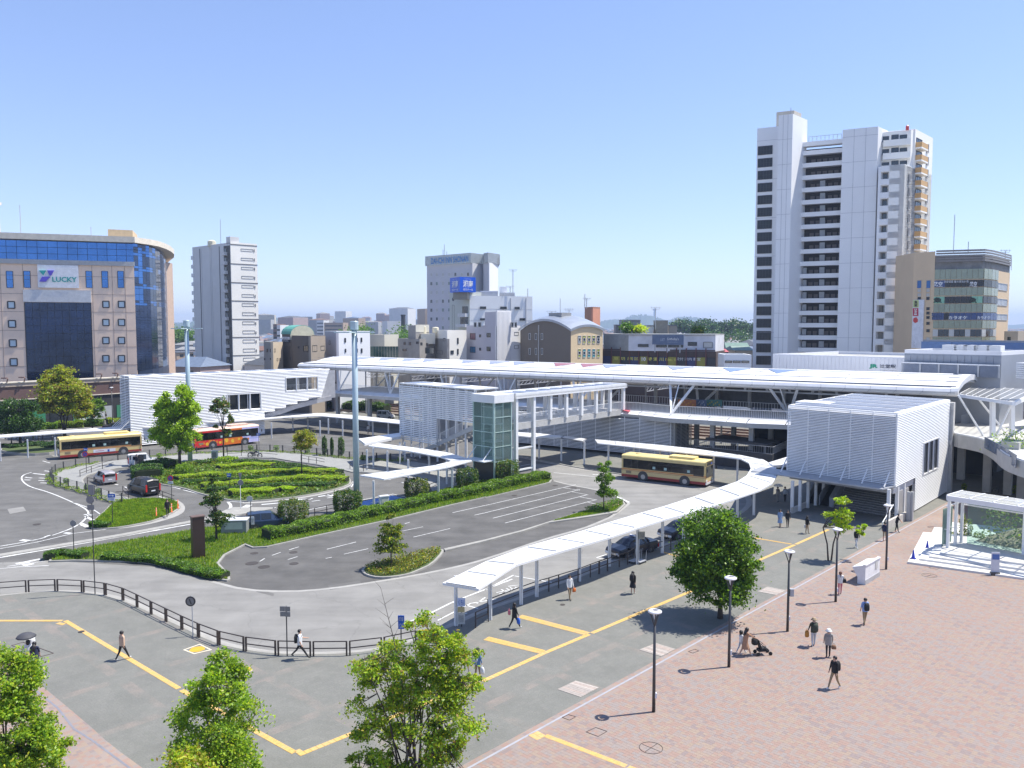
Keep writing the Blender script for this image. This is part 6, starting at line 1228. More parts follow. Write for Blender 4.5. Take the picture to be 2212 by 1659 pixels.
for k_ in range(14):
 yt=470+99.8*k_;z1=s6(1200,yt)[1];z0=s6(1200,yt+44)[1];blk(w0+.5,wp,oR-.25,oR,z0,z1,tw_,'balcony_front');blk(w0+.5,wp,oR-1.4,oR-.25,z0-.1,z0+.1,tw_,'balcony_floor')
 A_,B_2=FP_(w0,oR-1.4),FP_(w1,oR-1.4);sw_=s6(1140,yt)[0]-w0;se_=s6(1212,yt)[0]-w0;win(TW,A_,B_2,sw_,z0-2.0,se_,z0-.35,mull=2);sw_=s6(1252,yt)[0]-w0;win(TW,A_,B_2,sw_,z0-2.0,sw_+.8,z0-.35)
side0=FP_(w1,oR);side1=ofs(side0,gd,4.4)
mb=MB();sdP=[side0,side1];
U1=on_plane(cL(1400,600),side0,ofs(side0,gd,30));U2=on_plane(cL(1520,600),side0,ofs(side0,gd,30));zt1=on_plane(cL(1400,215),side0,ofs(side0,gd,30))[1]
zlow=on_plane(cL(1345,470),side0,ofs(side0,gd,30))[1]
end=ofs(side0,gd,U2[0]);mid=ofs(side0,gd,U1[0]-1.2)
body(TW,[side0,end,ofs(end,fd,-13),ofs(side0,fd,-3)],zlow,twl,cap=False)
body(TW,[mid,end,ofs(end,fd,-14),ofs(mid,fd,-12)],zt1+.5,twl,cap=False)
for k_ in range(13):
 yt=535+99.5*k_;
 a=on_plane(cL(1348-k_*1.6,yt),side0,end);
 if 0<a[0]<U2[0]:win(TW,side0,end,a[0],a[1]-1.9,a[0]+.7,a[1],fr=frame_w,proud=.3)
for k_ in range(9):
 yt=312+94.5*k_;a=on_plane(cL(1484-k_*1.8,yt),side0,end);win(TW,side0,end,a[0],a[1]-1.9,a[0]+.9,a[1],fr=frame_w,proud=.3)
 a=on_plane(cL(1402-k_*1.6,yt-8),side0,end);b=on_plane(cL(1450-k_*1.6,yt+30),side0,end);zf_=on_plane(cL(1425,yt+36),side0,end)[1]
 slab(TW,side0,end,a[0],zf_-.3,b[0],zf_,0,1.3,twl,'balcony_floor');slab(TW,side0,end,a[0],zf_,b[0],zf_+1.1,1.15,1.3,org,'balcony_front');slab(TW,side0,end,a[0],zf_,a[0]+.12,zf_+1.1,0,1.2,org,'balcony_side')
 win(TW,side0,end,a[0]+.3,zf_+.1,b[0]-.3,zf_+2.2,mull=3)
pA=FP_(sE,-1.2);pB_=ofs(pA,fd,40)
def sp2(x,y):return on_plane(cL(x,y),pA,pB_)
px1=sp2(1366,300)[0];zP=sp2(1350,205)[1]
mb=MB();mb.prism([ofs(pA,fd,-.5),ofs(pA,fd,px1),ofs(ofs(pA,fd,px1),gd,10),ofs(pA,gd,10)],zW-3,zP);mb.build('penthouse',twl,TW)
for k_ in range(3):
 zt=sp2(1250,283+97*k_)[1];zb=sp2(1250,330+97*k_)[1];slab(TW,pA,pB_,.2,zb,px1,zt,0,1.1,twl,'penthouse_balcony')
 for x in(1222,1285):a=sp2(x,245+97*k_);b=sp2(x+50,278+97*k_);win(TW,pA,pB_,a[0],b[1],b[0],a[1],mull=2)
 a=sp2(1142,258+97*k_);b=sp2(1200,292+97*k_);win(TW,pA,pB_,a[0],b[1],b[0],a[1],mull=3)
mb=MB();mb.prism([FP_(2.5,-4),FP_(6.5,-4),FP_(6.5,-8),FP_(2.5,-8)],zA,zA+4.2);mb.build('water_tank',M('tank_beige',(.55,.5,.42),.6),TW)
mb=MB();mb.tube([FP_(6.2,-3)+(zA,),FP_(6.2,-3)+(zA+4.6,)],.09);mb.build('lightning_rod',steel_g,TW)
mb=MB();mb.lathe(ofs(pA,fd,px1-.8)+(zP,),[(.35,0),(.35,.8),(.1,1.1)],10);mb.build('warning_light',M('beacon_red',(.6,.06,.05),.4),TW)
bgw=M('wall_sand',(.66,.50,.33),.75,0,.04,.3);gg=M('panel_green',(.26,.29,.21),.15,.1,.12,.6,spec=.8);gk=M('shop_window_dark',(.02,.02,.025),.15);
pts=[(1969,171),(2015,167),(2120,164),(2137,166.5),(2151,170),(2177,178)]
ztop=18.5+(705-583)*166/FP
OB,P=bldg('commercial_building','sand coloured commercial building with green glass front and advertising, far right',pts+[(2177,195),(1975,192)],ztop,bgw,cap=False)
zbg=18.5+(705-546.5)*169/FP;mb=MB();mb.prism([P[0],ofs(P[1],(0,1),.05),ofs(P[1],(0,1),8),ofs(P[0],(0,1),8)],0,zbg);mb.build('side_block',bgw,OB)
rows=[(370,505,'g'),(520,610,'s'),(620,725,'g'),(740,830,'p'),(840,950,'g'),(960,1055,'k'),(1065,1170,'g'),(1185,1280,'w'),(1290,1400,'g')]
fa=P[1:5];seglen=[math.hypot(b[0]-a[0],b[1]-a[1]) for a,b in zip(fa,fa[1:])];npan=[9,2,2]
blue_t=M('shop_blue',(.05,.08,.2),.3);mint=M('poster_mint',(.25,.5,.35),.5)
pi=0
for si in range(3):
 A_,B_=fa[si],fa[si+1]
 for i in range(npan[si]):
  p0_,p1_=lerp(A_,B_,(i+.03)/npan[si]),lerp(A_,B_,(i+.97)/npan[si])
  for(y0,y1,t) in rows:
   zt,zb=[18.5+(705-cO(0,y)[1])*166/FP for y in(y0,y1)]
   m=gg if t=='g' else{'s':gk if pi not in(0,1) else blue_t,'p':mint if pi in(0,1,7,8) else gk,'k':blue_t if pi!=2 else gk,'w':glass_w if pi%3 else blind}[t]
   mb=MB();mb.wallseg(p0_,p1_,-.15,zb,zt);mb.build('glass_panel',m,OB)
  pi+=1
A_,B_=fa[0],fa[1]
text(OB,'忍空',A_,B_,cO,485,532,605,600,txw,.2,bold=.02);text(OB,'忍空',A_,B_,cO,978,532,1075,600,txw,.2,bold=.02);text(OB,'全席個室 最大宴会54名',A_,B_,cO,622,520,960,545,txw,.2)
text(OB,'カラオケ',A_,B_,cO,685,1002,942,1048,txw,.2,bold=.03);text(OB,'カラオケ',A_,fa[1],cO,1080,1002,1260,1048,txw,.2,bold=.03);text(OB,'魚',A_,B_,cO,478,748,600,822,M('ink',(.02,.03,.02),.5),.2,bold=.05);text(OB,'魚',A_,B_,cO,968,748,1075,822,M('ink',(.02,.03,.02)),.2,bold=.05)
for x_ in(467,530):
 for y_ in(962,1012):winpx(OB,A_,B_,cO,x_,y_,x_+60,y_+38,pane=M('poster_pale_blue',(.35,.4,.55),.5),fr=blue_t,name='poster',proud=.25)
for i in range(16):z=ztop+1.5+i*.5;mb=MB();[mb.wallseg(ofs(a,(0,-1),.3),ofs(b,(0,-1),.3),.08,z,z+.36) for a,b in zip(P[1:5]+[P[5]],P[2:6]+[PT(2178,192)])];mb.build('screen_slat',M('screen_taupe',(.24,.22,.21),.5,.3),OB) if z<zbg else None
mb=MB();mb.prism([ofs(p,(0,1),.5) for p in P[1:6]]+[PT(2176,190),PT(2016,190)],ztop,zbg-.8);mb.build('plant_room',M('plant_grey',(.2,.2,.2),.7,0,.3,.6),OB)
a,b=P[4],P[5]
for y0,y1 in((545,660),(762,865),(975,1060)):winpx(OB,a,b,cO,1340,y0-0,1485,y1,mull=8,pane=M('blinds_white',(.5,.52,.55),.3),fr=steel_g)
A_,B_=P[0],P[1];
for x_ in(262,388):winpx(OB,A_,B_,cO,x_,515,x_+58,622,pane=M('glass_sky',(.1,.22,.45),.05,.3),fr=bgw)
for x_,ys in((265,(630,690,740)),(385,(630,690,740,880,940,1000,1080,1180,1290))):
 for y_ in ys:winpx(OB,A_,B_,cO,x_,y_,x_+52,y_+45,pane=blind if y_%4 else glass_w,fr=bgw)
sg=slab(OB,A_,B_,wsz(A_,B_,cO(215,780))[0],wsz(A_,B_,cO(215,1440))[1],wsz(A_,B_,cO(365,780))[0],wsz(A_,B_,cO(215,782))[1],.05,.3,M('sign_panel_white',(.7,.7,.74),.5),'sign_board')
for m,q,tx in((M('sign_lime',(.55,.6,.25),.5),(218,785,295,885),'魚炭'),(M('sign_red',(.5,.03,.06),.5),(215,895,290,1002),'はなの舞'),(None,(218,1020,285,1095),None),(None,(215,1345,250,1435),'白木屋')):
 if m:shape(sg,A_,B_,cO,[(q[0],q[1]),(q[2],q[1]),(q[2],q[3]),(q[0],q[3])],m,.3,.34,'sign_print')
 if tx:text(sg,'\n'.join(tx),A_,B_,cO,q[0]+18,q[1]+8,q[2]-15,q[3]-8,(txw if tx[0]=='は' else MATS['ink']),.38,bold=.03)
 elif not tx:shape(sg,A_,B_,cO,[(225,1030),(262,1018),(284,1050),(280,1085),(245,1098),(218,1075)],M('logo_red',(.6,.06,.05),.5),.3,.36,'logo')
mast(2053.5,548,467,172,'very tall thin rod on the sand coloured commercial building',False);mast(2085,548,524,170,'cylindrical aerial pole on the sand coloured building',False);mast(2165,560,543,182,'small square aerial frame at the right edge of the sand coloured roof')
a,b=PT(1671,131),PT(1961,115.5);SBd=root('station_building',lerp(a,b,.5)+(0,),'white panelled station building with green railway lettering behind the tube roof','station building');d,n,L=face_n(a,b);bk=(-n[0],-n[1])
pan=M('panel_white',(.76,.76,.78),.6,0,.03,.5)
body(SBd,[a,b,ofs(b,bk,22),ofs(a,bk,22)],13.6,pan,cap=True,rf=M('roof_grey_light',(.38,.38,.37),.8,0,.2,.3))
for i in range(34):slab(SBd,a,b,i*L/34+.03,6,(i+1)*L/34-.03,14.0,0,.05,pan,'wall_panel')
text(SBd,'JR',a,b,cD,945,220,1015,262,M('jr_green',(.02,.30,.18),.4),.12,bold=.06);text(SBd,'辻堂駅',a,b,cD,1033,222,1162,258,M('letter_grey',(.08,.09,.12),.5),.12,bold=.02);text(SBd,'Tsujido Station',a,b,cD,1035,268,1175,280,MATS['letter_grey'],.12)
a,b=PT(1956,112),PT(2166,103);PL=root('plant_screen_building',lerp(a,b,.5)+(0,),'grey panelled plant building with louvred screen right of the railway lettering','building');d,n,L=face_n(a,b);bk=(-n[0],-n[1])
zz2=[wsz(a,b,cQ(900,y))[1] for y in(75,275,500,560,760)]
body(PL,[a,b,ofs(b,bk,9),ofs(a,bk,9)],zz2[0],M('plant_panel',(.32,.34,.38),.5,.2,.06,.5),cap=True,capm=pan)
for i in range(14):slab(PL,a,b,i*L/14+.03,zz2[1],(i+1)*L/14-.03,zz2[0]-.2,0,.06,MATS['plant_panel'],'wall_panel')
for i in range(14):z=zz2[2]+(zz2[1]-zz2[2])*i/14;slab(PL,a,b,0,z,L,z+(zz2[1]-zz2[2])/14*.7,.5,.6,M('screen_steel',(.22,.25,.32),.4,.4),'screen_slat')
slab(PL,a,b,0,zz2[1],L,zz2[1]+.15,.45,.7,steel,'screen_cap')
for i in range(6):slab(PL,a,b,i*L/5-.1,zz2[2],i*L/5+.1,zz2[1],.6,.72,steel_g,'screen_post')
for i in range(5):p=ofs(ofs(a,d,L*(.44+.11*i)),bk,2);r=root('rooftop_plant',p+(zz2[0],),'small white roof box on the plant building, %s of five'%('first','second','third','fourth','fifth')[i],'plant unit','white boxes on the plant building roof');mb=MB();mb.obox(p,d,1.8,1.5,zz2[0]+.3,zz2[0]+1.2);mb.obox(p,d,1.5,1.2,zz2[0],zz2[0]+.3);mb.build('casing',steel,r)
a,b=PT(2080,98),PT(2230,90);r=root('lower_wing',lerp(a,b,.5)+(0,),'pale lavender panelled wing behind the glass canopy','building');d,n,L=face_n(a,b);bk=(-n[0],-n[1])
zw=18.5-(820-705)*96/FP;body(r,[ofs(a,bk,12),ofs(b,bk,12),ofs(b,bk,26),ofs(a,bk,26)],12.6,M('wall_pale_lavender',(.58,.58,.60)),cap=True)
for i in range(20):slab(r,ofs(a,bk,12),ofs(b,bk,12),i*L/20+.03,5,(i+1)*L/20-.03,12.4,0,.05,lavl,'wall_panel')
for i in range(7):p=lerp(ofs(a,bk,12),ofs(b,bk,12),i/6);slab(r,ofs(a,bk,12),ofs(b,bk,12),i*L/7,3,i*L/7+2.2,5.5,.1,.2,M('wing_dark',(.12,.11,.11),.6),'opening')
zt=18.5-37*125/FP;r,P=bldg('blue_band_building','long building with a blue fascia behind the plant screens',[(1995,132),(2060,128),(2300,118)],zt,M('wall_taupe_pale',(.36,.34,.33),.7));
for a,b in((P[0],P[1]),(P[1],P[2])):d,n,L=face_n(a,b);slab(r,a,b,0,zt-1.5,L,zt+.2,0,.5,M('fascia_blue',(.12,.2,.38),.5),'fascia')
zt=18.5-16*160/FP;r,P=bldg('beige_block','beige block with one dark window at the right edge of the frame',[(2170,165),(2200,160),(2260,165)],zt,bg);winpx(r,P[0],P[1],cO,1502,1290,1538,1345)
a=AT(cQ(2140,440),88);r=root('slatted_box',a,'white slatted box at the right edge above the canopy','plant unit');p0_,p1_=PT(2199,88),PT(2260,84)
for i in range(8):z=18.5-(816-705)*88/FP+i*.22;mb=MB();mb.wallseg(p0_,p1_,2,z,z+.12);mb.build('slat',steel,r)
walls_=[M('house_%s'%n,c,.8,0,.08,.3) for n,c in(('white',(.6,.6,.6)),('cream',(.5,.46,.38)),('grey',(.34,.34,.34)),('tan',(.36,.27,.2)),('pink',(.42,.32,.3)))]
roofs_=[M('tile_%s'%n,c,.7,0,.15,1) for n,c in(('slate',(.11,.12,.14)),('brown',(.16,.10,.08)),('grey',(.24,.24,.24)),('blue',(.12,.16,.24)),('rust',(.20,.11,.085)))]
def protos():
 out=[]
 for i in range(10):
  w,dp,h=random.uniform(8,15),random.uniform(8,13),random.uniform(5.5,7.5);mb=MB();mb.mat(0).prism([(-w/2,-dp/2),(w/2,-dp/2),(w/2,dp/2),(-w/2,dp/2)],-1,h);mb.mat(1);x,y=w/2+.5,dp/2+.5;rh=h+random.uniform(1.5,2.6)
  if i%3==2:mb.prism([(-x,-y),(x,-y),(x,y),(-x,y)],h,h+.4)
  else:mb.add([(-x,-y,h),(x,-y,h),(x,y,h),(-x,y,h),(-x*.5,0,rh),(x*.5,0,rh)],[(0,1,5,4),(2,3,4,5),(0,4,3),(1,2,5),(0,3,2,1)])
  mb.mat(2)
  for k_ in range(2):
   for z in(1.2,4):xx=-w/4+k_*w/2;mb.box(xx-.9,-dp/2-.06,z,xx+.9,-dp/2,z+1.2)
  me=bpy.data.meshes.new('house');me.from_pydata(mb.v,[],mb.f);[me.materials.append(m) for m in(walls_[i%5],roofs_[(i*3+i//5)%5],glass_w)];me.polygons.foreach_set('material_index',mb.m);out.append(me)
 return out
HP=protos();nH=0;tries=0
bands=[(562,705),(735,930),(1290,1345),(1545,1630),(1660,1700),(2150,2260),(376,425)]
while nH<290 and tries<8000:
 tries+=1;b_=random.choice(bands[:4]*3+bands[4:]);u_=random.uniform(*b_);Y=240+620*random.random()**1.3;x,y=PT(u_,Y)
 o=link('house',random.choice(HP));o.location=(x,y,-.3);o.rotation_euler=(0,0,random.choice((0,.3,-.4,.9,1.57))+random.uniform(-.1,.1));sc_=random.uniform(.85,1.25);o.scale=(sc_,sc_,sc_)
 pi_=HP.index(o.data);tag(o,'small %s walled house with %s %s roof in the hazy town beyond the station'%(('white','cream','grey','tan','pinkish')[pi_%5],('slate','brown','grey','blue grey','rust')[(pi_*3+pi_//5)%5],'flat' if pi_%3==2 else 'tiled'),'house','small houses of the town beyond the station');nH+=1
def joined_town(name,n,y0,y1,hs,ws,u0=-200,u1=2400):
 V=[];F=[];MI=[]
 for i in range(n):
  Y=y0+(y1-y0)*random.random()**1.2;x,y=PT(random.uniform(u0,u1),Y);w,dp,h=random.uniform(*ws),random.uniform(*ws),random.uniform(*hs);a=random.uniform(0,3);ca,sa=math.cos(a),math.sin(a);b0=len(V);rh=h+(2 if random.random()<.6 else.1)
  for z,q in((-1,1),(h,1)):
   for i2,j2 in((-1,-1),(1,-1),(1,1),(-1,1)):X_2,Y_2=i2*w/2,j2*dp/2;V.append((x+X_2*ca-Y_2*sa,y+X_2*sa+Y_2*ca,z))
  for i2 in(-.5,.5):X_2=i2*w/2;V.append((x+X_2*ca,y+X_2*sa,rh))
  V.append(V[-1]);V.append(V[-2])
  F+=[tuple(b0+k for k in f) for f in((0,1,5,4),(1,2,6,5),(2,3,7,6),(3,0,4,7),(4,5,9,8),(6,7,8,9),(5,6,9,9)[:4],(7,4,8,8)[:4])]
  wm,rm_=random.randrange(5),5+random.randrange(5);MI+=[wm]*4+[rm_]*2+[rm_]*2
 F=[tuple(dict.fromkeys(f)) for f in F]
 me=bpy.data.meshes.new(name);me.from_pydata(V,[],F);[me.materials.append(m) for m in walls_+roofs_];me.polygons.foreach_set('material_index',MI);return tag(link(name,me),'hazy sprawl of small rooftops towards the horizon','town',kind='stuff')
joined_town('distant_rooftops',5200,600,3800,(4,9),(8,18))
joined_town('distant_blocks',150,900,4200,(14,42),(14,30),560,1000)
for lab,u0,u1,vt,Y,m in(('slender pale tower block in the haze left of the hotel',825,836,691,2300,walls_[2]),('grey slab block in the haze beside the hotel',898,924,690,1900,walls_[2]),('white slab apartment block on the skyline left of the mast',684,699,692,900,walls_[0]),('brown flat-roofed block on the skyline left of the mast',700,741,697,870,walls_[3]),('dark brown block behind the green barrel roof',590,598,700,620,roofs_[1]),('white narrow block beside the dark brown block',598,605,702,620,walls_[0]),('pale block on the hill at far left of the haze',570,590,695,1800,walls_[0]),('small white tower in the haze right of the mast',884,891,690,1500,walls_[0])):
 h=18.5+(705-vt)*Y/FP;a,b=PT(u0,Y),PT(u1,Y);r=root('distant_block',a+(0,),lab,'building');mb=MB();mb.prism([a,b,ofs(b,(.2,1),14),ofs(a,(.2,1),14)],-1,h);mb.build('wall',m,r);mb=MB()
 nr=max(2,int(h/4));
 for i in range(nr):z=2+i*(h-2)/nr;mb.wallseg(lerp(a,b,.06),lerp(a,b,.94),-.15,z,z+1.3)
 mb.build('window_bands',glass_w,r)
r=root('chimney',PT(871,420)+(0,),'black chimney stack on the skyline left of the hotel','chimney');p=PT(871,420);mb=MB();mb.tube([p+(0,),p+(18.5+23*420/FP,)],[1.3,1.1],10);mb.build('stack',frame_d,r);mb=MB();mb.lathe(p+(18.5+22*420/FP,),[(1.25,0),(1.25,.8),(1.1,.8)],10);mb.build('rim',frame_d,r)
hill_m=M('wooded_hill',(.045,.075,.03),.95,0,.35,.02);cliff=M('island_green',(.05,.075,.035),.95,0,.35,.02)
def ridge(name,prof,Y,depth,m,seed):
 rs=random.Random(seed);prof=smooth_path([(a,b) for a,b in prof],2);P2=[]
 for i,(a,b) in enumerate(prof):
  if i:
   for q in range(1,5):t=q/4;P2 .append(lerp(prof[i-1],(a,b),t))
  else:P2 .append((a,b))
 V=[];n=len(P2);K=7
 for(u_,v_) in P2:
  h=max(18.5+(705-v_)*Y/FP,2)+rs.uniform(-1,1)*Y*.0009
  for k_ in range(K):t=k_/(K-1);yy=Y-depth/2+depth*t;x,y=PT(u_,yy);V.append((x,y,h*math.sin(math.pi*t)**.7*(1+rs.uniform(-.05,.05))-1))
 F=[(i*K+k_,(i+1)*K+k_,(i+1)*K+k_+1,i*K+k_+1) for i in range(n-1) for k_ in range(K-1)]
 me=bpy.data.meshes.new(name);me.from_pydata(V,[],F);me.materials.append(m);me.polygons.foreach_set('use_smooth',[True]*len(F));o=link(name,me);return tag(o,kind='structure')
ridge('hills',[(330,704),(380,698),(420,694),(450,690),(500,686),(560,686),(600,688),(640,694),(665,699),(720,705)],4200,900,hill_m,1)
ridge('hills',[(540,700),(575,697),(600,700),(630,698),(655,692),(690,689),(720,688),(760,690),(790,695),(815,706)],2600,700,hill_m,2)
ridge('hills',[(-200,690),(0,690),(300,696),(1000,702),(1400,704),(2300,700)],6500,1200,hill_m,5)
ridge('island',[(1285,702),(1300,692),(1330,689),(1345,691),(1355,684),(1370,680),(1392,679),(1420,685),(1438,692),(1450,690),(1462,684),(1480,683),(1515,686),(1530,691),(1536,703)],5200,700,cliff,3)
p=PT(1414,5200);r=root('lighthouse',p+(0,),'faint tower standing on the wooded island on the horizon','lighthouse');mb=MB();mb.tube([p+(40,),p+(18.5+38*5200/FP,)],[9,7],8);mb.build('shaft',walls_[2],r);mb=MB();mb.lathe(p+(18.5+34*5200/FP,),[(11,0),(12,6),(6,14)],8);mb.build('gallery',walls_[2],r)

# ================================================ VEGETATION
lf={'fresh':ML('leaf_fresh',(.21,.33,.025)),'mid':ML('leaf_mid',(.11,.21,.018)),'yellow':ML('leaf_yellow',(.42,.44,.04),.45),'dark':ML('leaf_dark',(.028,.065,.018),.2),'bronze':ML('leaf_bronze',(.26,.17,.05)),'olive':ML('leaf_olive',(.18,.19,.03)),'lime':ML('leaf_lime',(.36,.50,.03),.45),'deep':ML('leaf_deep',(.06,.14,.018),.25)}
bark=M('bark',(.07,.055,.045),.9,0,.25,6);bark_g=M('bark_grey',(.13,.115,.10),.9,0,.25,6)
def tree(label,base,blobs,leaves,lmats,probs,trunk=.14,size=.1,limbs=9,clumps=70,fork=.35,bk=None,group=None,cr=.42,hollow=.35,droop=.2,cat='tree',name='tree',multi=1,lean=0,tw=1.0,flat=.6):
 "blobs: list of (centre, (rx, ry, rz)); limbs rise from the trunk to each, leaf clumps hang on twigs"
 bx,by,bz=base;r=root(name,base,label,cat,group);br=MB();tot=sum(b[1][0]*b[1][2] for b in blobs);pts=[];segs=[]
 top=max(b[0][2] for b in blobs);fk=bz+(min(b[0][2]-b[1][2] for b in blobs)-bz)*1.0+(top-bz)*fork*.3;fk=max(fk,bz+.3)
 for m_ in range(multi):
  a=m_*2*math.pi/multi;o_=(.12*math.cos(a),.12*math.sin(a)) if multi>1 else(0,0)
  fp=(bx+o_[0]*5+lean*.5,by+o_[1]*5,fk);br.tube([(bx+o_[0],by+o_[1],bz-.05),(bx+o_[0]*2+lean*.2,by+o_[1]*2,bz+(fk-bz)*.5),fp],[trunk/multi**.5*1.15,trunk/multi**.5*.9,trunk/multi**.5*.75],7);pts.append(fp)
 for c,R in blobs:
  nl=max(2,int(limbs*R[0]*R[2]/tot))
  for i in range(nl):
   th=2*math.pi*(i+random.random())/nl;ph=random.uniform(-.4,1.3);e=(c[0]+R[0]*.8*math.cos(th)*math.cos(ph),c[1]+R[1]*.8*math.sin(th)*math.cos(ph),c[2]+R[2]*.8*math.sin(ph))
   s=random.choice(pts[:multi]);m1=(s[0]*.65+c[0]*.1+e[0]*.25,s[1]*.65+c[1]*.1+e[1]*.25,s[2]*.55+e[2]*.45);P=[s,m1,(m1[0]*.45+e[0]*.55,m1[1]*.45+e[1]*.55,m1[2]*.5+e[2]*.5),e]
   rr=trunk*.42;br.tube(P,[rr,rr*.7,rr*.45,rr*.15],5,False);segs+=[lerp(P[j],P[j+1],t) for j in range(3) for t in(.3,.6,.9)]
 sg=np.array(segs);C=[]
 for c,R in blobs:
  nc=max(4,int(clumps*R[0]*R[2]/tot));nlv=int(leaves*R[0]*R[2]/tot/nc)
  for i in range(nc):
   v=rng.normal(size=3);v/=np.linalg.norm(v);rad=hollow+(1-hollow)*random.random()**.5;q=np.array(c)+v*np.array(R)*rad
   cs=cr*R[0]*random.uniform(.5,1.1);nn_=int(nlv*random.uniform(.5,1.5))+3
   w=rng.normal(size=(nn_,3))*np.array([.5,.5,.5*flat])*cs;w[:,2]-=droop*(w[:,0]**2+w[:,1]**2)/max(cs,.01);C.append(q+w)
   k_=np.argmin(((sg-q)**2).sum(1));a=sg[k_];mid=(a+q)/2+rng.normal(size=3)*.05*R[0];br.tube([tuple(a),tuple(mid),tuple(q)],[trunk*.13*tw,trunk*.09*tw,trunk*.03*tw],4,False)
 br.build('trunk',bk or bark,r,True);C=np.vstack(C);C=C[C[:,2]>bz+.15];cards('crown',C,size,[lf[m] for m in lmats],probs,r,up=.25,droop=.5);return r
def ptree(label,f,base,boxes,leaves,lmats,probs,Yo=0,ry=1.0,**k_):
 g=G(f(*base) if f else base,k_.pop('bz',0));Y=g[1]+Yo;bl=[]
 for b in boxes:
  p,q=(f(b[0],b[1]),f(b[2],b[3])) if f else((b[0],b[1]),(b[2],b[3]));a,c=AT(p,Y),AT(q,Y)
  bl.append((((a[0]+c[0])/2,Y,(a[2]+c[2])/2),(abs(c[0]-a[0])/2,abs(c[0]-a[0])/2*ry,abs(a[2]-c[2])/2)))
 bl=[(c,tuple(x*.92 for x in R)) for c,R in bl]
 return tree(label,(g[0],g[1],0),bl,leaves,lmats,probs,**k_)
def fg(label,u_,Y,boxes,leaves,lm,pr_,**k_):
 bl=[]
 for b in boxes:a,c=AT((b[0],b[1]),Y),AT((b[2],b[3]),Y);bl.append((((a[0]+c[0])/2,Y,(a[2]+c[2])/2),(abs(c[0]-a[0])/2,abs(c[0]-a[0])/2*.9,abs(a[2]-c[2])/2)))
 bl=[(c,tuple(x*.9 for x in R)) for c,R in bl]
 return tree(label,(AT((u_,1600),Y)[0],Y,0),bl,leaves,lm,pr_,**k_)
fg('airy young tree in the foreground with many upright stems, nearest the middle',895,32,[(725,1370,930,1570),(860,1310,1010,1480),(920,1340,1055,1540),(840,1440,1045,1650),(740,1530,900,1740),(900,1580,1040,1760)],42000,['fresh','mid','yellow','lime','bronze'],[.32,.20,.24,.18,.06],size=.066,limbs=26,clumps=250,trunk=.11,multi=5,cr=.30,hollow=.25,flat=.55,tw=1.6)
fg('rounded young foreground tree left of the middle one',470,31,[(345,1490,580,1650),(400,1408,550,1560),(370,1590,570,1760)],32000,['fresh','mid','yellow','lime'],[.42,.30,.10,.18],size=.066,limbs=16,clumps=150,trunk=.10,multi=3,cr=.32,hollow=.3,tw=1.4)
fg('leafy foreground tree cut by the left edge of the frame',10,30.5,[(-100,1380,95,1560),(-60,1480,125,1670),(0,1540,155,1720)],32000,['fresh','mid','yellow','lime'],[.40,.28,.16,.16],size=.066,limbs=16,clumps=150,trunk=.11,multi=3,cr=.32,hollow=.3,tw=1.4)
fg('low yellow green foreground tree peeping up at the bottom left',415,28.5,[(340,1605,480,1760)],5000,['yellow','fresh','bronze'],[.5,.35,.15],size=.07,limbs=7,clumps=50,trunk=.08,multi=2,cr=.35)
r=root('bare_sapling',AT((872,1480),31.6)[:2]+(0,),'leafless sapling tip rising out of the middle foreground tree','sapling');mb=MB();p=[AT(q,31.6) for q in((880,1640),(868,1470),(848,1370),(822,1268))];mb.tube([(p[0][0],p[0][1],0)]+p,[.04,.035,.025,.018,.006],5)
for i in range(16):
 t=random.uniform(.0,1);a=lerp(p[1],p[2],t) if i%2 else lerp(p[2],p[3],t);s=random.choice((-1,1));b=(a[0]+s*random.uniform(.15,.5),a[1]+random.uniform(-.2,.2),a[2]+random.uniform(.15,.5));mb.tube([a,b],[.01,.003],4,False)
mb.build('trunk',bark_g,r)
ptree('dense dark green tree standing alone on the plaza, casting a round shadow',cG,(1925,430),[(1560,-490,2180,60),(1530,-230,1960,200),(1880,-260,2275,180),(1600,0,2180,300),(1620,-300,2180,200)],46000,['mid','fresh','deep','dark'],[.40,.22,.26,.12],size=.10,limbs=22,clumps=300,trunk=.17,cr=.36,hollow=.6,fork=.1,flat=.6)
ptree('lime green young maple on the plaza by the stairs pavilion',cS,(1090,1800),[(1150,620,1480,780),(980,800,1500,1060),(1090,1020,1480,1280),(1560,1110,1810,1320)],3600,['lime','fresh','yellow'],[.5,.25,.25],size=.10,limbs=14,clumps=60,trunk=.09,multi=2,cr=.34,fork=.4,tw=1.5)
ptree('bright green round-topped tree on the oval flower bed',cA,(1475,855),[(1330,165,1600,420),(1240,280,1470,520),(1440,300,1640,520),(1230,460,1460,690),(1430,490,1640,720),(1300,300,1600,640)],36000,['lime','fresh','mid'],[.55,.33,.12],size=.15,limbs=20,clumps=150,trunk=.22,cr=.42,hollow=.6,flat=.8,fork=.05)
ptree('wide airy yellow green zelkova behind the left bus',cT,(1060,1190),[(560,150,1060,520),(700,10,1200,330),(900,230,1540,620),(620,540,1100,800),(1050,560,1520,900),(560,640,800,820),(650,200,1450,800)],34000,['yellow','olive','bronze','fresh'],[.42,.26,.17,.15],size=.18,limbs=26,clumps=240,trunk=.22,multi=3,cr=.36,hollow=.3,fork=.1,tw=1.2)
ptree('small green tree beside the airy zelkova, left of the louvred building',cT,(1515,1050),[(1420,560,1740,800),(1400,760,1640,1000)],4200,['mid','fresh','deep'],[.5,.25,.25],size=.16,limbs=8,clumps=36,trunk=.12)
ptree('dark rounded evergreen at the far left behind the long canopy',cT,(335,1345),[(10,560,580,900),(-40,780,620,1130)],18000,['dark','deep','mid'],[.6,.3,.1],size=.15,limbs=10,clumps=90,trunk=.22,cr=.45,hollow=.6)
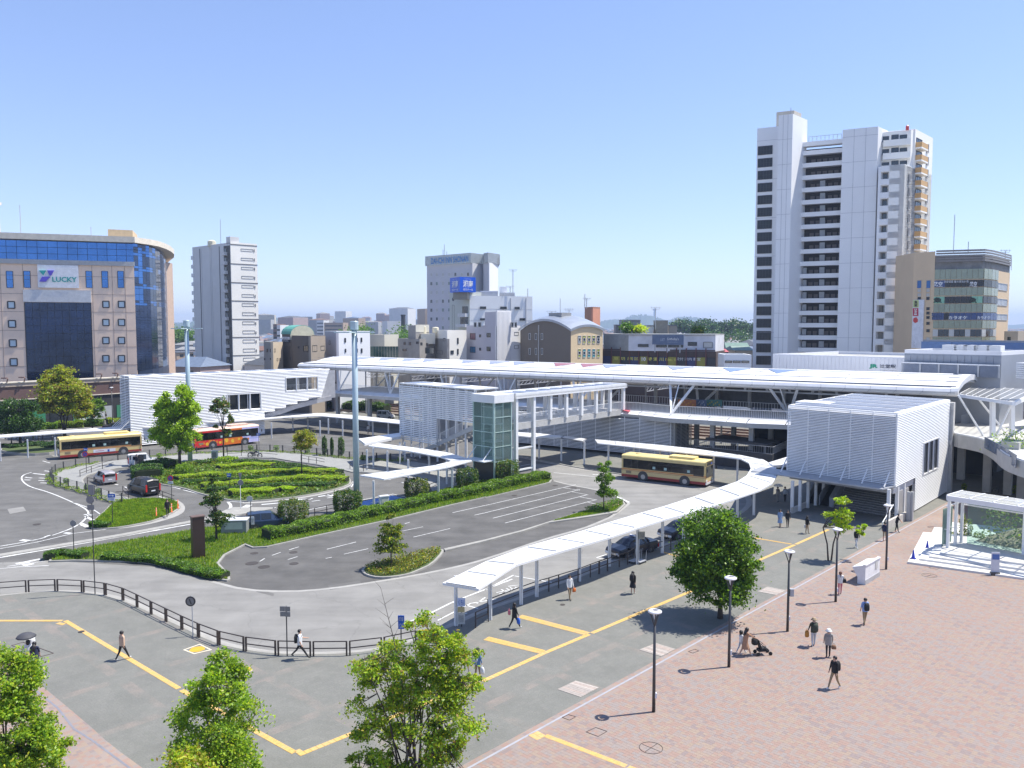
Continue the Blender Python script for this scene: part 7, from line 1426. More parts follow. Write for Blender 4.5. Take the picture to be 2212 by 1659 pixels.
ptree('slim patchy tree on the oval bed in front of the red bus',cA,(1835,785),[(1740,260,1900,420),(1700,330,1800,400),(1850,400,1940,500),(1710,490,1790,530),(1820,520,1900,620)],3600,['deep','bronze','mid','dark'],[.35,.25,.25,.15],size=.13,limbs=14,clumps=44,trunk=.11,fork=.5)
ptree('small round tree with rusty yellow leaves on the oval bed',cB,(485,920),[(405,525,600,720)],6500,['yellow','bronze','olive','mid'],[.35,.25,.25,.15],size=.10,limbs=9,clumps=60,trunk=.07,cr=.4,hollow=.4)
ptree('sparse dark conifer on the grass median by the brown pillar',cA,(1775,1440),[(1700,880,1780,1080),(1660,1050,1840,1180),(1620,1110,1740,1150),(1700,1200,1900,1330)],4200,['dark','deep','olive'],[.45,.35,.2],size=.10,limbs=18,clumps=60,trunk=.09,fork=.6,cr=.4)
ptree('tiered olive green young tree on the shrub island',cB,(1218,1665),[(1170,1200,1250,1290),(1120,1290,1310,1380),(1090,1370,1330,1460),(1080,1450,1350,1540)],5200,['olive','yellow','mid','dark'],[.36,.2,.28,.16],size=.09,limbs=14,clumps=70,trunk=.06,fork=.2,flat=.35)
ptree('young green tree at the tip of the planted median beside the parking lines',cC,(970,1200),[(920,790,1050,900),(900,890,1060,1000),(905,980,1075,1100)],4600,['fresh','mid','deep'],[.4,.35,.25],size=.10,limbs=12,clumps=60,trunk=.06,fork=.3)
def shrub(label,f,box,n,lm,pr_,size=.09,name='shrub',cat='shrub',group=None,sq=.5,zlift=0,dep=None,base=None):
 b0=G(f(*(base or((box[0]+box[2])/2,box[3]))));Y=b0[1];a,c=AT(f(box[0],box[1]),Y),AT(f(box[2],box[3]),Y);rx=abs(c[0]-a[0])/2;h=a[2];r=root(name,b0+(0,),label,cat,group);dp=dep or rx
 v=rng.normal(size=(n,3));v/=np.abs(v).max(1)[:,None]**sq*np.linalg.norm(v,axis=1)[:,None]**(1-sq);rad=rng.uniform(.72,1.03,(n,1))*(1+.10*np.sin(7*v[:,:1]+3*v[:,1:2]))
 C=v*rad*np.array([rx,dp,h/2])+np.array([b0[0],Y+dp*.6,h/2+.05]);C=C[C[:,2]>0];cards('foliage',C,size,[lf[m] for m in lm],pr_,r)
 mb=MB();mb.tube([(b0[0],Y+dp*.6,-.05),(b0[0],Y+dp*.6,h*.55)],[.07,.04],6);
 for i in range(5):a_=i*1.256;mb.tube([(b0[0],Y+dp*.6,.1),(b0[0]+rx*.55*math.cos(a_),Y+dp*(.6+.5*math.sin(a_)),h*.7)],[.03,.01],4)
 mb.build('stem',bark,r);return r
shrub('loose olive shrub at the left end of the long hedge',cB,(262,1130,510,1325),4200,['olive','deep','dark'],[.4,.35,.25]);shrub('dense dark shrub in front of the tall mast',cB,(720,1052,955,1235),4600,['deep','dark','olive'],[.45,.35,.2])
shrub('olive shrub under the hooked canopy arm',cB,(1312,950,1515,1110),3600,['olive','deep','dark'],[.4,.35,.25]);shrub('dark shrub left of the glass lift tower foot',cB,(1742,865,1928,1025),3600,['deep','dark','olive'],[.45,.35,.2]);shrub('clipped square shrub right of the glass lift tower',cC,(82,805,268,975),4200,['deep','olive','dark'],[.45,.3,.25],sq=.85)
for i,(x0,x1,y0,y1) in enumerate(((645,690,595,750),(715,745,607,755),(778,832,602,758))):shrub(('left','slimmest, middle','right')[i]+' one of three columnar shrubs beside the loop road fence',cB,(x0,y0,x1,y1),1500,['deep','mid','dark'],[.4,.3,.3],group='columnar shrubs by the fence',sq=.3)
def hedge(label,P,w,h,n,lm,pr_,size=.08,cat='hedge',name='hedge',z0=.02,wob=.12,group=None,core=True,kind=None):
 "leafy ribbon along the path P"
 L=[0]
 for a,b in zip(P,P[1:]):L.append(L[-1]+math.hypot(b[0]-a[0],b[1]-a[1]))
 s=rng.uniform(0,L[-1],n);Pn=np.array([p[:2] for p in P]);x=np.interp(s,L,Pn[:,0]);y=np.interp(s,L,Pn[:,1]);x2=np.interp(s+.1,L,Pn[:,0]);y2=np.interp(s+.1,L,Pn[:,1]);x1=np.interp(s-.1,L,Pn[:,0]);y1=np.interp(s-.1,L,Pn[:,1])
 d=np.stack([x2-x1,y2-y1],1);d/=np.linalg.norm(d,axis=1)[:,None]+1e-9;nn_=np.stack([-d[:,1],d[:,0]],1)
 t=rng.uniform(-1,1,n);top=rng.random(n)<.55;hh=h*(1+wob*np.sin(s*1.7+1)+wob*.6*np.sin(s*4.1));ww=w/2*(1+wob*np.sin(s*2.3))
 zz=np.where(top,hh*np.sqrt(np.clip(1.08-np.abs(t)**4*.5,0,2))*rng.uniform(.9,1.04,n),rng.uniform(0,1,n)*hh*.95);tt=np.where(top,t,np.sign(t)*rng.uniform(.88,1.05,n))
 C=np.stack([x+nn_[:,0]*tt*ww,y+nn_[:,1]*tt*ww,zz+z0],1);r=root(name,(P[0][0],P[0][1],0),label,cat,group)
 if kind:r['kind']=kind
 cards('foliage',C,size,[lf[m] for m in lm],pr_,r)
 if core:mb=MB();ribbon(mb,P,w*.86,z0-.02,0,z0+h*.86);mb.build('shade_core',M('hedge_core',(.02,.03,.01),.95),r)  # dark box added inside the leaves to block light
 return r
hp_=smooth_path([G(cB(x,y)) for x,y in((190,1435),(420,1390),(700,1335),(960,1265),(1200,1215),(1420,1165),(1560,1130),(1700,1105),(1900,1065),(2080,1020))]+[G(cC(x,y)) for x,y in((60,1020),(250,985),(400,955),(500,940))],1)
hedge('long bright clipped hedge along the taxi pool',hp_,1.7,.85,26000,['fresh','mid','deep'],[.4,.38,.22],size=.085)
PO=OV;C2=scatter(inset(PO,.4),17000);z=rng.uniform(.05,.38,len(C2))+.12*np.sin(C2[:,0]*.9)*np.sin(C2[:,1]*1.1);gc=root('ground_cover',(C2[:,0].mean(),C2[:,1].mean(),0),'olive green low planting covering the oval bed between the azalea bands','ground cover');gc['kind']='stuff'
cards('foliage',np.column_stack([C2,z]),.15,[lf[m] for m in('mid','olive','deep','fresh')],[.3,.35,.2,.15],gc)
OFF=lambda L_,ox=0:[G(cA(x+ox,y)) for x,y in L_]
az=['lime','yellow','fresh'];ap=[.62,.2,.18]
for lab,pts,w,n in(('furthest short yellow green azalea band on the oval bed',[(1790,872),(1900,858),(2050,848),(2200,850),(2240,852)],1.5,5200),('long azalea band crossing the middle of the oval bed',[(1440,962),(1600,938),(1900,925),(2212,908),(2440,896),(2620,902),(2760,905)],1.6,9500),('wavy azalea band third from the back of the oval bed',[(1660,1028),(1800,1012),(2000,1000),(2212,982),(2440,955),(2690,962),(2850,965)],1.7,9500),('nearest bright azalea band at the front of the oval bed',[(1890,1085),(2000,1072),(2130,1064),(2260,1070)],1.9,5200),('small azalea clump at the front of the oval bed',[(2300,1058),(2350,1052),(2430,1056)],1.1,1800)):
 hedge(lab,smooth_path(OFF(pts),2),w,.62,n,az,ap,size=.07,wob=.09,group='azalea bands on the oval bed',cat='azalea hedge')
for lab,pts,w,h,n in(('dark high hedge at the left end of the oval bed',[(1215,935),(1200,890),(1250,862),(1330,850),(1420,850)],3.2,1.0,9000),('dark green band behind the long azalea band',[(2240,870),(2400,872),(2640,882),(2790,900)],1.5,.5,4500),('dark green band between the middle azalea bands',[(1500,985),(1700,975),(1950,960),(2200,945),(2420,935)],1.3,.45,6000),('dark green band behind the front azaleas',[(1700,1050),(1900,1040),(2200,1020),(2500,1015),(2760,1000)],1.4,.5,6500),('low dark hedge along the back of the oval bed',[(1600,825),(1800,808),(2000,808),(2250,825),(2500,860)],1.4,.45,4500)):
 hedge(lab,smooth_path(OFF(pts),2),w,h,n,['deep','dark','mid'],[.45,.35,.2],size=.09,group='dark hedges on the oval bed')
shrub('pale green fluffy shrub behind the bright tree on the oval bed',cA,(1420,830,1560,920),2200,['fresh','mid'],[.6,.4],size=.09);shrub('bright leafy plants round the foot of the slim patchy tree',cA,(1760,770,1920,815),1800,['lime','mid'],[.5,.5],size=.09)
def grass(label,P,n,h=.13,cols=('fresh','mid','yellow'),pr_=(.5,.35,.15),name='grass',skip=None,lim=None):
 q=scatter(inset(P,.2),n)
 if lim is not None:q=q[[lim(*p) for p in q]]
 n=len(q);a=rng.uniform(0,6.283,n);w=.035;hh=h*rng.uniform(.5,1.4,n);dx,dy=np.cos(a)*w,np.sin(a)*w;lx,ly=rng.normal(size=n)*.04,rng.normal(size=n)*.04
 V=np.stack([np.stack([q[:,0]-dx,q[:,1]-dy,np.full(n,.02)],1),np.stack([q[:,0]+dx,q[:,1]+dy,np.full(n,.02)],1),np.stack([q[:,0]+lx,q[:,1]+ly,.02+hh],1)],1).reshape(-1,3)
 o=mesh_np(name,V,np.arange(3*n).reshape(n,3),[lf[c] for c in cols],rng.choice(len(cols),n,p=pr_));return tag(o,label,'grass',kind='stuff')
grass('rough green grass on the long median',G1,52000,.17);grass('bright green grass on the small island',G2,24000,.15)
grass('low weedy groundcover at the planted tip of the tree median',T1g,6000,.12)
hedge('clipped shrub edging at the left tip of the grass median',smooth_path([G(cA(x,y)) for x,y in((410,1600),(430,1570),(520,1560),(700,1590))],1),.9,.4,2600,['deep','mid'],[.6,.4]);hedge('clipped shrub edging along the lower side of the grass median',smooth_path([G(cA(x,y)) for x,y in((850,1592),(1000,1597),(1300,1620),(1420,1655),(1560,1690),(1700,1730),(1850,1752))],1),1.1,.38,6500,['deep','mid','fresh'],[.45,.35,.2])
hedge('dark rim shrubs at the lower left of the grass island',[G(cA(x,y)) for x,y in((755,1328),(800,1334),(900,1334))],.8,.4,1800,['deep','mid'],[.6,.4])
C3=scatter(inset(B1,.25),6500);z=rng.uniform(.05,.42,len(C3));o=cards('island_shrubs',np.column_stack([C3,z]),.07,[lf[m] for m in('olive','bronze','deep','yellow')],[.35,.2,.3,.15]);tag(o,'low brownish green shrubs filling the small kerbed island','ground cover',kind='stuff')
C3=scatter(GP(cC,[(810,1195),(1070,1120),(1130,1130),(1120,1155),(1000,1210),(860,1215)]),2600);o=cards('median_flowers',np.column_stack([C3,rng.uniform(.05,.35,len(C3))]),.07,[lf[m] for m in('deep','mid','fresh')]+[M('petal_pink',(.6,.25,.3),.6,0,0)],[.4,.3,.24,.06]);tag(o,'mixed low plants with a few pink flowers at the tip of the planted median','flower bed',kind='stuff')
vg=smooth_path(walk_o[:14],0);
for lab,P in(('green verge creeping along the left loop of the fence',walk_o[:11]),('green verge creeping along the back run of the fence',walk_o[11:21])):
 hedge(lab,[ofs(p,(0,0),0) for p in resample(P,1.0)],.9,.16,4200,['fresh','mid','yellow'],[.4,.4,.2],size=.07,core=False,cat='verge',name='verge',wob=.4)
for i,(x,y,f) in enumerate(((1300,770,cA),(535,975,cA),(705,1030,cA),(800,1060,cA),(60,705,cB),(270,705,cB),(525,730,cB),(985,785,cB),(1290,800,cB))):shrub('self-sown green tuft on the loop fence, number %s from the left tip'%('one two three four five six seven eight nine'.split()[i]),f,(x-22,y-35,x+22,y+5),260,['mid','fresh'],[.6,.4],size=.08,group='self-sown tufts along the fence',name='tuft',cat='tuft')
hedge('clipped hedge on the far side of the back road under the walkway',[G(cM(x,y)) for x,y in((985,1350),(1300,1375),(1560,1395),(1790,1415))],2.4,2.0,4500,['deep','mid','dark'],[.4,.3,.3],size=.16)
EP=[cT(x,y) for x,y in((20,1440),(60,1400),(300,1370),(600,1350),(860,1345),(960,1390),(930,1440))];hedge('dark hedge filling the low walled planter at the left behind the canopy',[G(p) for p in EP[1:-1]],3.4,.6,6000,['dark','deep'],[.6,.4],size=.12)
island('planter',smooth_path(GP(None,[cT(5,1450),cT(20,1400),cT(300,1345),(85,960),(122,960),(132,972),(122,980),(60,984)]),1,True),soil,zk=.25,zi=.3)
for i,(x0,x1,y0,y1,lm) in enumerate(((600,960,985,1060,('fresh','mid')),(960,1380,950,1040,('olive','fresh')),(1230,1700,920,1020,('mid','fresh')),(1760,1990,930,990,('yellow','mid')))):
 a,b=G(cT(x0,y1)),G(cT(x1,y1-15));hedge('flowering roadside planting by the shops, %s from the left'%('first','second','third','fourth')[i],[a,b],2.2,1.0,2600,list(lm),[.5,.5],size=.14,group='roadside planting by the shops')
C3=scatter(GP(cT,[(1250,1020),(1700,1000),(1700,960),(1250,980)]),700);o=cards('white_flowers',np.column_stack([C3,rng.uniform(.7,1.1,len(C3))]),.12,[M('petal_white',(.7,.7,.68),.6,0,0)]);tag(o,'scatter of white blossoms over the roadside planting by the shops','flowers',kind='stuff')
for i,(f,b) in enumerate(((cR,(1340,470,1400,850)),(cR,(1420,560,1500,860)),(cR,(1540,740,1680,890)),(cR,(1760,800,1900,920)),(cR,(1940,760,2120,950)),(cR,(1200,740,1330,840)),(cR,(1370,60,1430,140)),(cR,(2050,90,2160,200)))):shrub('wispy plant behind the glass pavilion, number %s'%'one two three four five six seven eight'.split()[i],f,b,420,['deep','olive','yellow'],[.4,.35,.25],size=.08,group='plants round the glass pavilion',name='plant',cat='plant')
cg=scatter([ofs(ofs(gl0,dn_,1.0),dr,1),ofs(ofs(gl0,dn_,1.0),dr,17),ofs(ofs(gl0,dn_,3.4),dr,17),ofs(ofs(gl0,dn_,3.4),dr,1)],3200);o=cards('bank_plants',np.column_stack([cg,rng.uniform(.8,4.2,len(cg))]),.13,[lf[m] for m in('deep','olive','mid','yellow')],[.4,.3,.2,.1]);tag(o,'tangled greenery growing behind the tinted glass wall of the pavilion','plants',kind='stuff')
shrub('planter greenery on the raised walkway',cD,(2080,790,2165,905),700,['fresh','yellow','mid'],[.5,.3,.2],base=(2120,1100)) if False else None
pl=AT(cD(2120,880),84);C3=np.array(pl)+rng.normal(size=(900,3))*np.array([1.0,.8,.55])+np.array([0,0,.3]);r=root('planter_shrub',pl[:2]+(5.95,),'bright green shrub in the raised walkway planter','shrub');cards('foliage',C3,.1,[lf['lime'],lf['mid']],[.5,.5],r);mb=MB();mb.obox(pl[:2],D1,2.4,1.6,5.95,6.7);mb.build('planter_box',conc,r)
def wood(label,u0,u1,vt,Y,n,size,lm,thick=3,name='wood'):
 C=[]
 for i in range(n):u_=random.uniform(u0,u1);yy=Y+random.uniform(0,40);h=18.5+(705-(vt+5*math.sin(u_*.11)+random.uniform(-2,4)))*Y/FP;x,y=PT(u_,yy);c=np.array([x,y,h-3]);C.append(c+rng.normal(size=(60,3))*np.array([2.6,2.6,2.0]))
 C=np.vstack(C);C=C[C[:,2]>0];o=cards(name,C,size,[lf[m] for m in lm]);return tag(o,label,'trees',kind='stuff')
wood('dark pine wood on the skyline left of the tall tower',1460,1630,699,620,330,.9,('dark','dark','dark','deep'));wood('mass of trees below the skyline left of the tall tower',1500,1625,716,520,40,.8,('dark','deep'))
wood('green trees beyond the tall mast between the roofs',756,790,709,400,34,.6,('deep','mid'));wood('green treetops between the two left towers',378,420,716,520,70,.8,('deep','mid'));wood('green treetops left of the hotel behind the grey roof',862,884,709,330,20,.5,('deep','mid'))
for i,(x0,x1,y0,y1,lm) in enumerate(((890,990,655,740,('deep','mid')),(980,1095,680,735,('lime','yellow')),(1480,1560,690,750,('deep','olive')))):
 Y=186;a,b=AT(cK(x0,y1),Y),AT(cK(x1,y0),Y);c=np.array([(a[0]+b[0])/2,Y,(a[2]+b[2])/2]);r=root('rooftop_bush',tuple(c),('dark green','bright yellow green','small dark olive')[i]+' bush on the roof of the chalky building','bush','rooftop bushes');cards('foliage',c+rng.normal(size=(1100,3))*np.array([abs(b[0]-a[0])/4.2,1.2,abs(b[2]-a[2])/4.2]),.28,[lf[m] for m in lm],None,r)

# ================================================ STREET FURNITURE
pole_d=M('pole_dark',(.07,.07,.075),.45,.5,.1,3);pole_b=M('pole_bluegrey',(.42,.52,.56),.4,.2,.06,.5);rail_d=M('rail_brown',(.07,.055,.05),.5,.4,.1,3);lampw=M('lamp_white',(.7,.7,.72),.3)
def lamp(p,label,z=0,h=5.0):
 g=G(p,z) if len(p)==2 else p;r=root('street_lamp',(g[0],g[1],z),label,'street lamp','dark posts with disc lamps');x,y=g[:2]
 MB().tube([(x,y,z),(x,y,z+h*.35),(x,y,z+h-.75)],[.085,.075,.06],10).build('post',pole_d,r,True)
 mb=MB();[mb.beam((x,y,z+h-.8),(x+.26*math.cos(a),y+.26*math.sin(a),z+h-.06),.05) for a in(.5,2.6,4.7)];mb.build('arms',pole_d,r)
 MB().lathe((x,y,z+h-.45),[(.02,0),(.08,.2),(.13,.38)],10).build('lens',lampw,r)
 mb=MB();q=[(x+c*math.cos(a),y+c*math.sin(a)) for a in np.linspace(0,2*math.pi,25)[:-1] for c in(.33,.18)];n_=24
 for i in range(n_):
  a,b,c,d=q[2*i],q[2*((i+1)%n_)],q[2*((i+1)%n_)+1],q[2*i+1];zz=z+h-.06
  mb.add([a+(zz+.03,),b+(zz+.03,),c+(zz+.1,),d+(zz+.1,),a+(zz-.03,),b+(zz-.03,),c+(zz,),d+(zz,)],[(0,1,2,3),(7,6,5,4),(0,4,5,1),(3,2,6,7)])
 mb.build('disc',lampw,r,True);MB().box(x+.05,y-.06,z+.7,x+.14,y+.06,z+.95).build('socket_box',lampw if h>4 else pole_d,r);return r
for p,l in(((1412,1538),'nearest disc lamp post on the brick plaza, closest to the bottom edge'),((1574.5,1441),'second disc lamp post, left of the woman with the pushchair'),((1701,1364),'third disc lamp post, with a grey box halfway up'),((1805,1300),'fourth disc lamp post, beside the woman in pink trousers'),((1914,1230),'furthest plaza disc lamp post, in front of the stairs pavilion')):
 r=lamp(p,l)
 if '(third' in '('+l:g=G(p);MB().box(g[0]+.08,g[1]-.12,2.2,g[0]+.3,g[1]+.12,2.65).build('control_box',steel_g,r)
lamp(cT(1850,1010),'dark street lamp between the zelkova and the long louvred building',h=7.2);lamp(cT(58,930),'dark street lamp at the far left in front of the podium',h=7.6)
for b,t,l in(((770.6,1101),686,'tall grey blue light mast standing in the long hedge'),((411,1000),686,'tall grey blue light mast behind the bright round tree')):
 g=G(b);zt=AT((b[0],t),g[1])[2]-.2;r=root('light_mast',g+(0,),l,'light mast','tall light masts');MB().tube([g+(0,),g+(zt*.5,),g+(zt-.9,)],[.31,.3,.27],16).build('mast',pole_b,r,True)
 MB().lathe(g+(zt-1.0,),[(.42,0),(.42,.8),(.38,.85)],16).build('cap',pole_b,r)
 for a in(.15,2.25,3.3,4.35):
  c,s=math.cos(a),math.sin(a);w=(-s*.32,c*.32);e=(g[0]+c*2.0,g[1]+s*2.0);f=(g[0]+c*.3,g[1]+s*.3)
  if a==4.35:e=(g[0]+c*1.2,g[1]+s*1.2)
  MB().prism([ofs(f,w,1.2),ofs(e,w,.5),ofs(e,w,-.5),ofs(f,w,-1.2)],zt-1.32,zt-1.2).build('lamp_wing',M('wing_glass',(.5,.62,.62),.2),r)
def sign(label,f,base,parts,h=None,m=pole_d,w=.035,z=0,grp='road signs on poles'):
 "parts: (kind, crop box, colours, text)"
 g=G(f(*base),z);Y=g[1];top=max(AT(f(q[1][0],q[1][1]),Y)[2] for q in parts) if h is None else h;r=root('road_sign',g+(z,),label,'sign',grp);MB().tube([g+(z,),g+(top,)],w,8).build('post',m,r)
 for i,(k_,bx,cols,tx) in enumerate(parts):
  a,b=AT(f(bx[0],bx[3]),Y),AT(f(bx[2],bx[1]),Y);y=Y-.05-.0*i;cx,cz=(a[0]+b[0])/2,(a[2]+b[2])/2;rx,rz=(b[0]-a[0])/2,(b[2]-a[2])/2;m0=cols[0];mb=MB()
  if k_=='disc':rr=max(rx,rz);mb.lathe((cx,y,cz),[(rr,-.02),(rr,.02)],20,'y')
  elif k_=='tri':mb.add([(cx-rx,y,cz+rz),(cx+rx,y,cz+rz),(cx,y,cz-rz),(cx-rx,y+.03,cz+rz),(cx+rx,y+.03,cz+rz),(cx,y+.03,cz-rz)],[(0,2,1),(3,4,5),(0,1,4,3),(1,2,5,4),(2,0,3,5)])
  else:mb.box(a[0],y-.02,a[2],b[0],y+.02,b[2])
  o=mb.build('plate',m0,r)
  if len(cols)>1 and k_=='disc':MB().lathe((cx,y,cz),[(max(rx,rz)*.72,-.03),(max(rx,rz)*.72,.0)],20,'y').build('face',cols[1],o);MB().beam((cx-rx*.5,y-.035,cz+rz*.5),(cx+rx*.5,y-.035,cz-rz*.5),.03,max(rx,rz)*.22).build('slash',cols[0],o)
  if tx=='>' or tx=='<':
   s=1 if tx=='>' else-1;mb=MB();mb.box(cx-rx*.7,y-.035,cz-rz*.18,cx+rx*.4,y-.02,cz+rz*.18) if s>0 else mb.box(cx-rx*.4,y-.035,cz-rz*.18,cx+rx*.7,y-.02,cz+rz*.18);mb.add([(cx+s*rx*.3,y-.03,cz+rz*.6),(cx+s*rx*.8,y-.03,cz),(cx+s*rx*.3,y-.03,cz-rz*.6)],[(0,1,2)] if s<0 else[(0,2,1)]);mb.build('arrow',txw,o)
  elif tx:text_sz(o,tx,(a[0],y),(b[0],y),rx*.3,a[2]+rz*.35,rx*1.7,b[2]-rz*.35,cols[-1],.035)
 return r
sb_=M('sign_face_blue',(.01,.09,.42),.4);sr_d=M('sign_face_red',(.55,.02,.03),.4);sw=M('sign_face_white',(.7,.7,.72),.4);sgk=M('sign_back',(.22,.22,.23),.5,.4);sy=M('sign_face_yellow',(.75,.55,.02),.5)
sign('blue one-way sign with white plate above the grass island',cA,(925,1310),[('box',(886,1064,945,1093),(sb_,),'>'),('box',(886,1095,945,1118),(sw,sb_),'バス専用')]);sign('round blue and red no-parking sign beside the black van',cA,(1410,1140),[('disc',(1378,912,1417,958),(sr_d,sb_),None),('box',(1378,960,1420,982),(sw,sgk),'駐車禁止')])
sign('round blue and red no-parking sign in front of the left bus',cA,(710,892),[('box',(688,688,718,712),(sb_,),'<'),('disc',(680,716,718,762),(sr_d,sb_),None)]);sign('grey sign disc seen edge-on by the lane fork at lower left',cA,(607,1550),[('disc',(585,1280,620,1330),(sgk,),None)])
sign('tall pole with stacked grey sign backs rising from the near railing',cE,(780,232),[('box',(728,-665,772,-580),(sgk,),None),('disc',(712,-575,772,-510),(sgk,),None),('box',(720,-500,775,-460),(sgk,),None)]);sign('pale pole with round mirror-backed sign on the near pavement edge',cE,(1583,578),[('disc',(1550,248,1580,330),(pole_d,sgk),None)],m=steel_g)
sign('dark pole with a square grey sign back next to the man with the rucksack',cF,(365,740),[('box',(307,330,347,370),(sgk,),None),('box',(350,332,391,372),(sgk,),None),('box',(310,375,350,412),(sgk,),None),('box',(352,377,392,415),(sgk,),None)]);sign('small blue arrow sign on the near edge of the oval bed',cA,(1883,1060),[('box',(1862,895,1895,925),(sb_,),'<')])
sign('white pole with grey triangular and round sign backs at the road fork',cA,(1975,1183),[('tri',(1955,893,1985,948),(sgk,),None),('disc',(1958,948,1990,995),(sgk,),None)],m=steel);sign('pole with pale disc and notice beside the utility cabinet',cA,(2060,1360),[('disc',(2030,1080,2068,1128),(blind,),None),('box',(2062,1250,2085,1315),(sw,sgk),'案内')])
sign('small blue parking sign at the front of the red bus',cA,(2125,700),[('box',(2105,566,2135,586),(sb_,txw),'P')]);sign('blue and white notice board half hidden in the middle tree',cF,(1300,680),[('box',(1274,405,1326,458),(sb_,txw),'のりば'),('box',(1276,460,1326,515),(sb_,txw),'1 2 3')])
sign('bus stop pillar sign under the near end of the curved canopy',cF,(1795,500),[('box',(1760,262,1825,330),(M('sign_pale_blue',(.45,.52,.72),.5),sb_),'くち1'),('box',(1764,335,1820,378),(M('sign_tan',(.45,.38,.2),.5),),None),('box',(1764,382,1822,475),(blind,sgk),'時刻表')]);sign('yellow warning banner on the railing behind the middle tree',cF,(1480,640),[('box',(1440,525,1530,600),(sy,sgk),'横断禁止')]);sign('grey notice panel on a post beside the first taxi',cV,(735,850),[('box',(748,312,845,432),(M('panel_tan',(.33,.32,.27),.6),sgk),'TAXI')])
def railing(label,bases,h=.85,m=rail_d,double=True,rails=(.98,.52),mr=None,cat='railing',pw=.06):
 P=[G(b) if len(b)==2 else b for b in bases];r=root('railing',P[0][:2]+(0,),label,cat)
 for a,b in zip(P,P[1:]):
  L=math.hypot(b[0]-a[0],b[1]-a[1]);d=((b[0]-a[0])/L,(b[1]-a[1])/L);s=.09 if double else 0
  for t in((s,L-s) if double else(0,)):q=ofs(a,d,t);MB().obox(q,d,pw,pw,0,h).build('post',m,r)
  for k_ in rails:MB().beam(ofs(a,d,s)+(h*k_,),ofs(a,d,L-s)+(h*k_,),.05,.05).build('rail',mr or m,r)
 return r
railing('long dark two-bar railing curving along the near pavement edge',[cE(-260,240),cE(-20,235),cE(225,216),cE(463,207),cE(680,217),cE(865,240),cE(1010,283),cE(1125,338),cE(1240,396),cE(1362,457),cE(1492,521),cE(1628,586),cE(1793,650),cE(2008,700),cF(280,734),cF(568,741),cF(866,738),cF(1150,705),cF(1430,645)],pw=.085)
railing('dark railing between the canopy posts at the taxi stand',[cF(1910,510),cF(2015,460),cG(20,400),cG(290,290),cG(410,245),cG(520,212),cG(600,185),cG(760,135),cG(860,95),cG(935,66),cG(1000,40),cV(90,1010),cV(235,965),cV(425,895),cV(560,855),cV(690,770),cV(830,720)],h=1.0,double=False,rails=(.98,.55))
railing('dark railing running on behind the dark tree at the taxi stand',[cV(1270,620),cV(1150,660),cV(1040,700)],h=1.0,double=False)
for l,q in(('short railing on the loop pavement left of the white van',[cA(657,925),cA(750,890),cA(840,860),cA(930,835)]),('short railing on the loop pavement beside the silver car',[cA(718,988),cA(790,1002),cA(860,1020)]),('railing beside the black van',[cA(1008,1062),cA(1055,1105),cA(950,1110)]),('short railing behind the orange posts',[cA(1300,1090),cA(1335,1108),cA(1430,1143)]),('short railing opposite the oval bed under the hooked canopy',[cB(880,858),cB(990,880),cB(1102,895)]),('short railing on the loop pavement by the rusty-leaved tree',[cB(478,795),cB(542,808),cB(605,816),cB(672,830)]),('short railing behind the motorcycle',[cA(1865,760),cA(1980,752),cB(130,752),cB(285,765)]),('railing left of the dense dark shrub',[cB(590,1250),cB(690,1228),cB(770,1210)]),('railings at the crossing behind the utility cabinet',[cA(1960,1325),cA(2065,1310),cA(2190,1300)]),('railing on the corner beside the blue parking bay',[cB(1480,1060),cB(1535,1045),cB(1600,1020)])):railing(l,q,double=False)
fp=walk_o[:-4];FN=root('mesh_fence',fp[3]+(0,),'low mesh fence with dark posts round the loop pavement','fence');PP_=resample(fp,2.1)
for i,a in enumerate(PP_):
 MB().obox(a,D1,.10,.16,0,1.05).build('post',pole_d,FN)
 if i<len(PP_)-1:
  b=PP_[i+1];mb=MB();mb.beam(a+(1.0,),b+(1.0,),.03);mb.beam(a+(.12,),b+(.12,),.03)
  for j in range(1,12):q=lerp(a,b,j/12);mb.beam(q+(.12,),q+(1.0,),.012)
  for j in range(1,5):mb.beam(a+(.12+j*.18,),b+(.12+j*.18,),.012)
  mb.build('mesh_panel',M('mesh_grey',(.16,.16,.15),.6,.3),FN)
def boxthing(name,label,cat,f,base,w,d,h,m,top=None,rz=.2,extra=None,grp=None):
 g=G(f(*base));r=root(name,g+(0,),label,cat,grp);dd=(math.cos(rz),math.sin(rz));MB().obox(g,dd,w,d,0,h).build('casing',m,r);MB().obox(g,dd,w+.12,d+.12,h,h+.08).build('lid',top or m,r);n_=(dd[1],-dd[0])
 MB().obox(ofs(g,n_,d/2+.01),dd,w*.7,.03,h*.35,h*.9).build('door',extra or m,r);return r
cabm=M('cabinet_pale',(.5,.52,.47),.6);boxthing('utility_cabinet','small pale cabinet at the back of the oval bed','cabinet',cA,(1762,790),.8,.5,1.3,cabm,rz=.1,extra=M('cabinet_vent',(.2,.2,.2),.6));boxthing('utility_cabinet','white cabinet at the corner of the blue parking bay','cabinet',cB,(1158,1158),.95,.5,.95,lampw,rz=.5,extra=cabm)
r=boxthing('utility_cabinet','grey cabinet with sloping white lid on the grass median','cabinet',cA,(1930,1378),2.2,1.2,1.15,M('cabinet_grey',(.25,.26,.26),.6),lampw,rz=.1,extra=cabm)
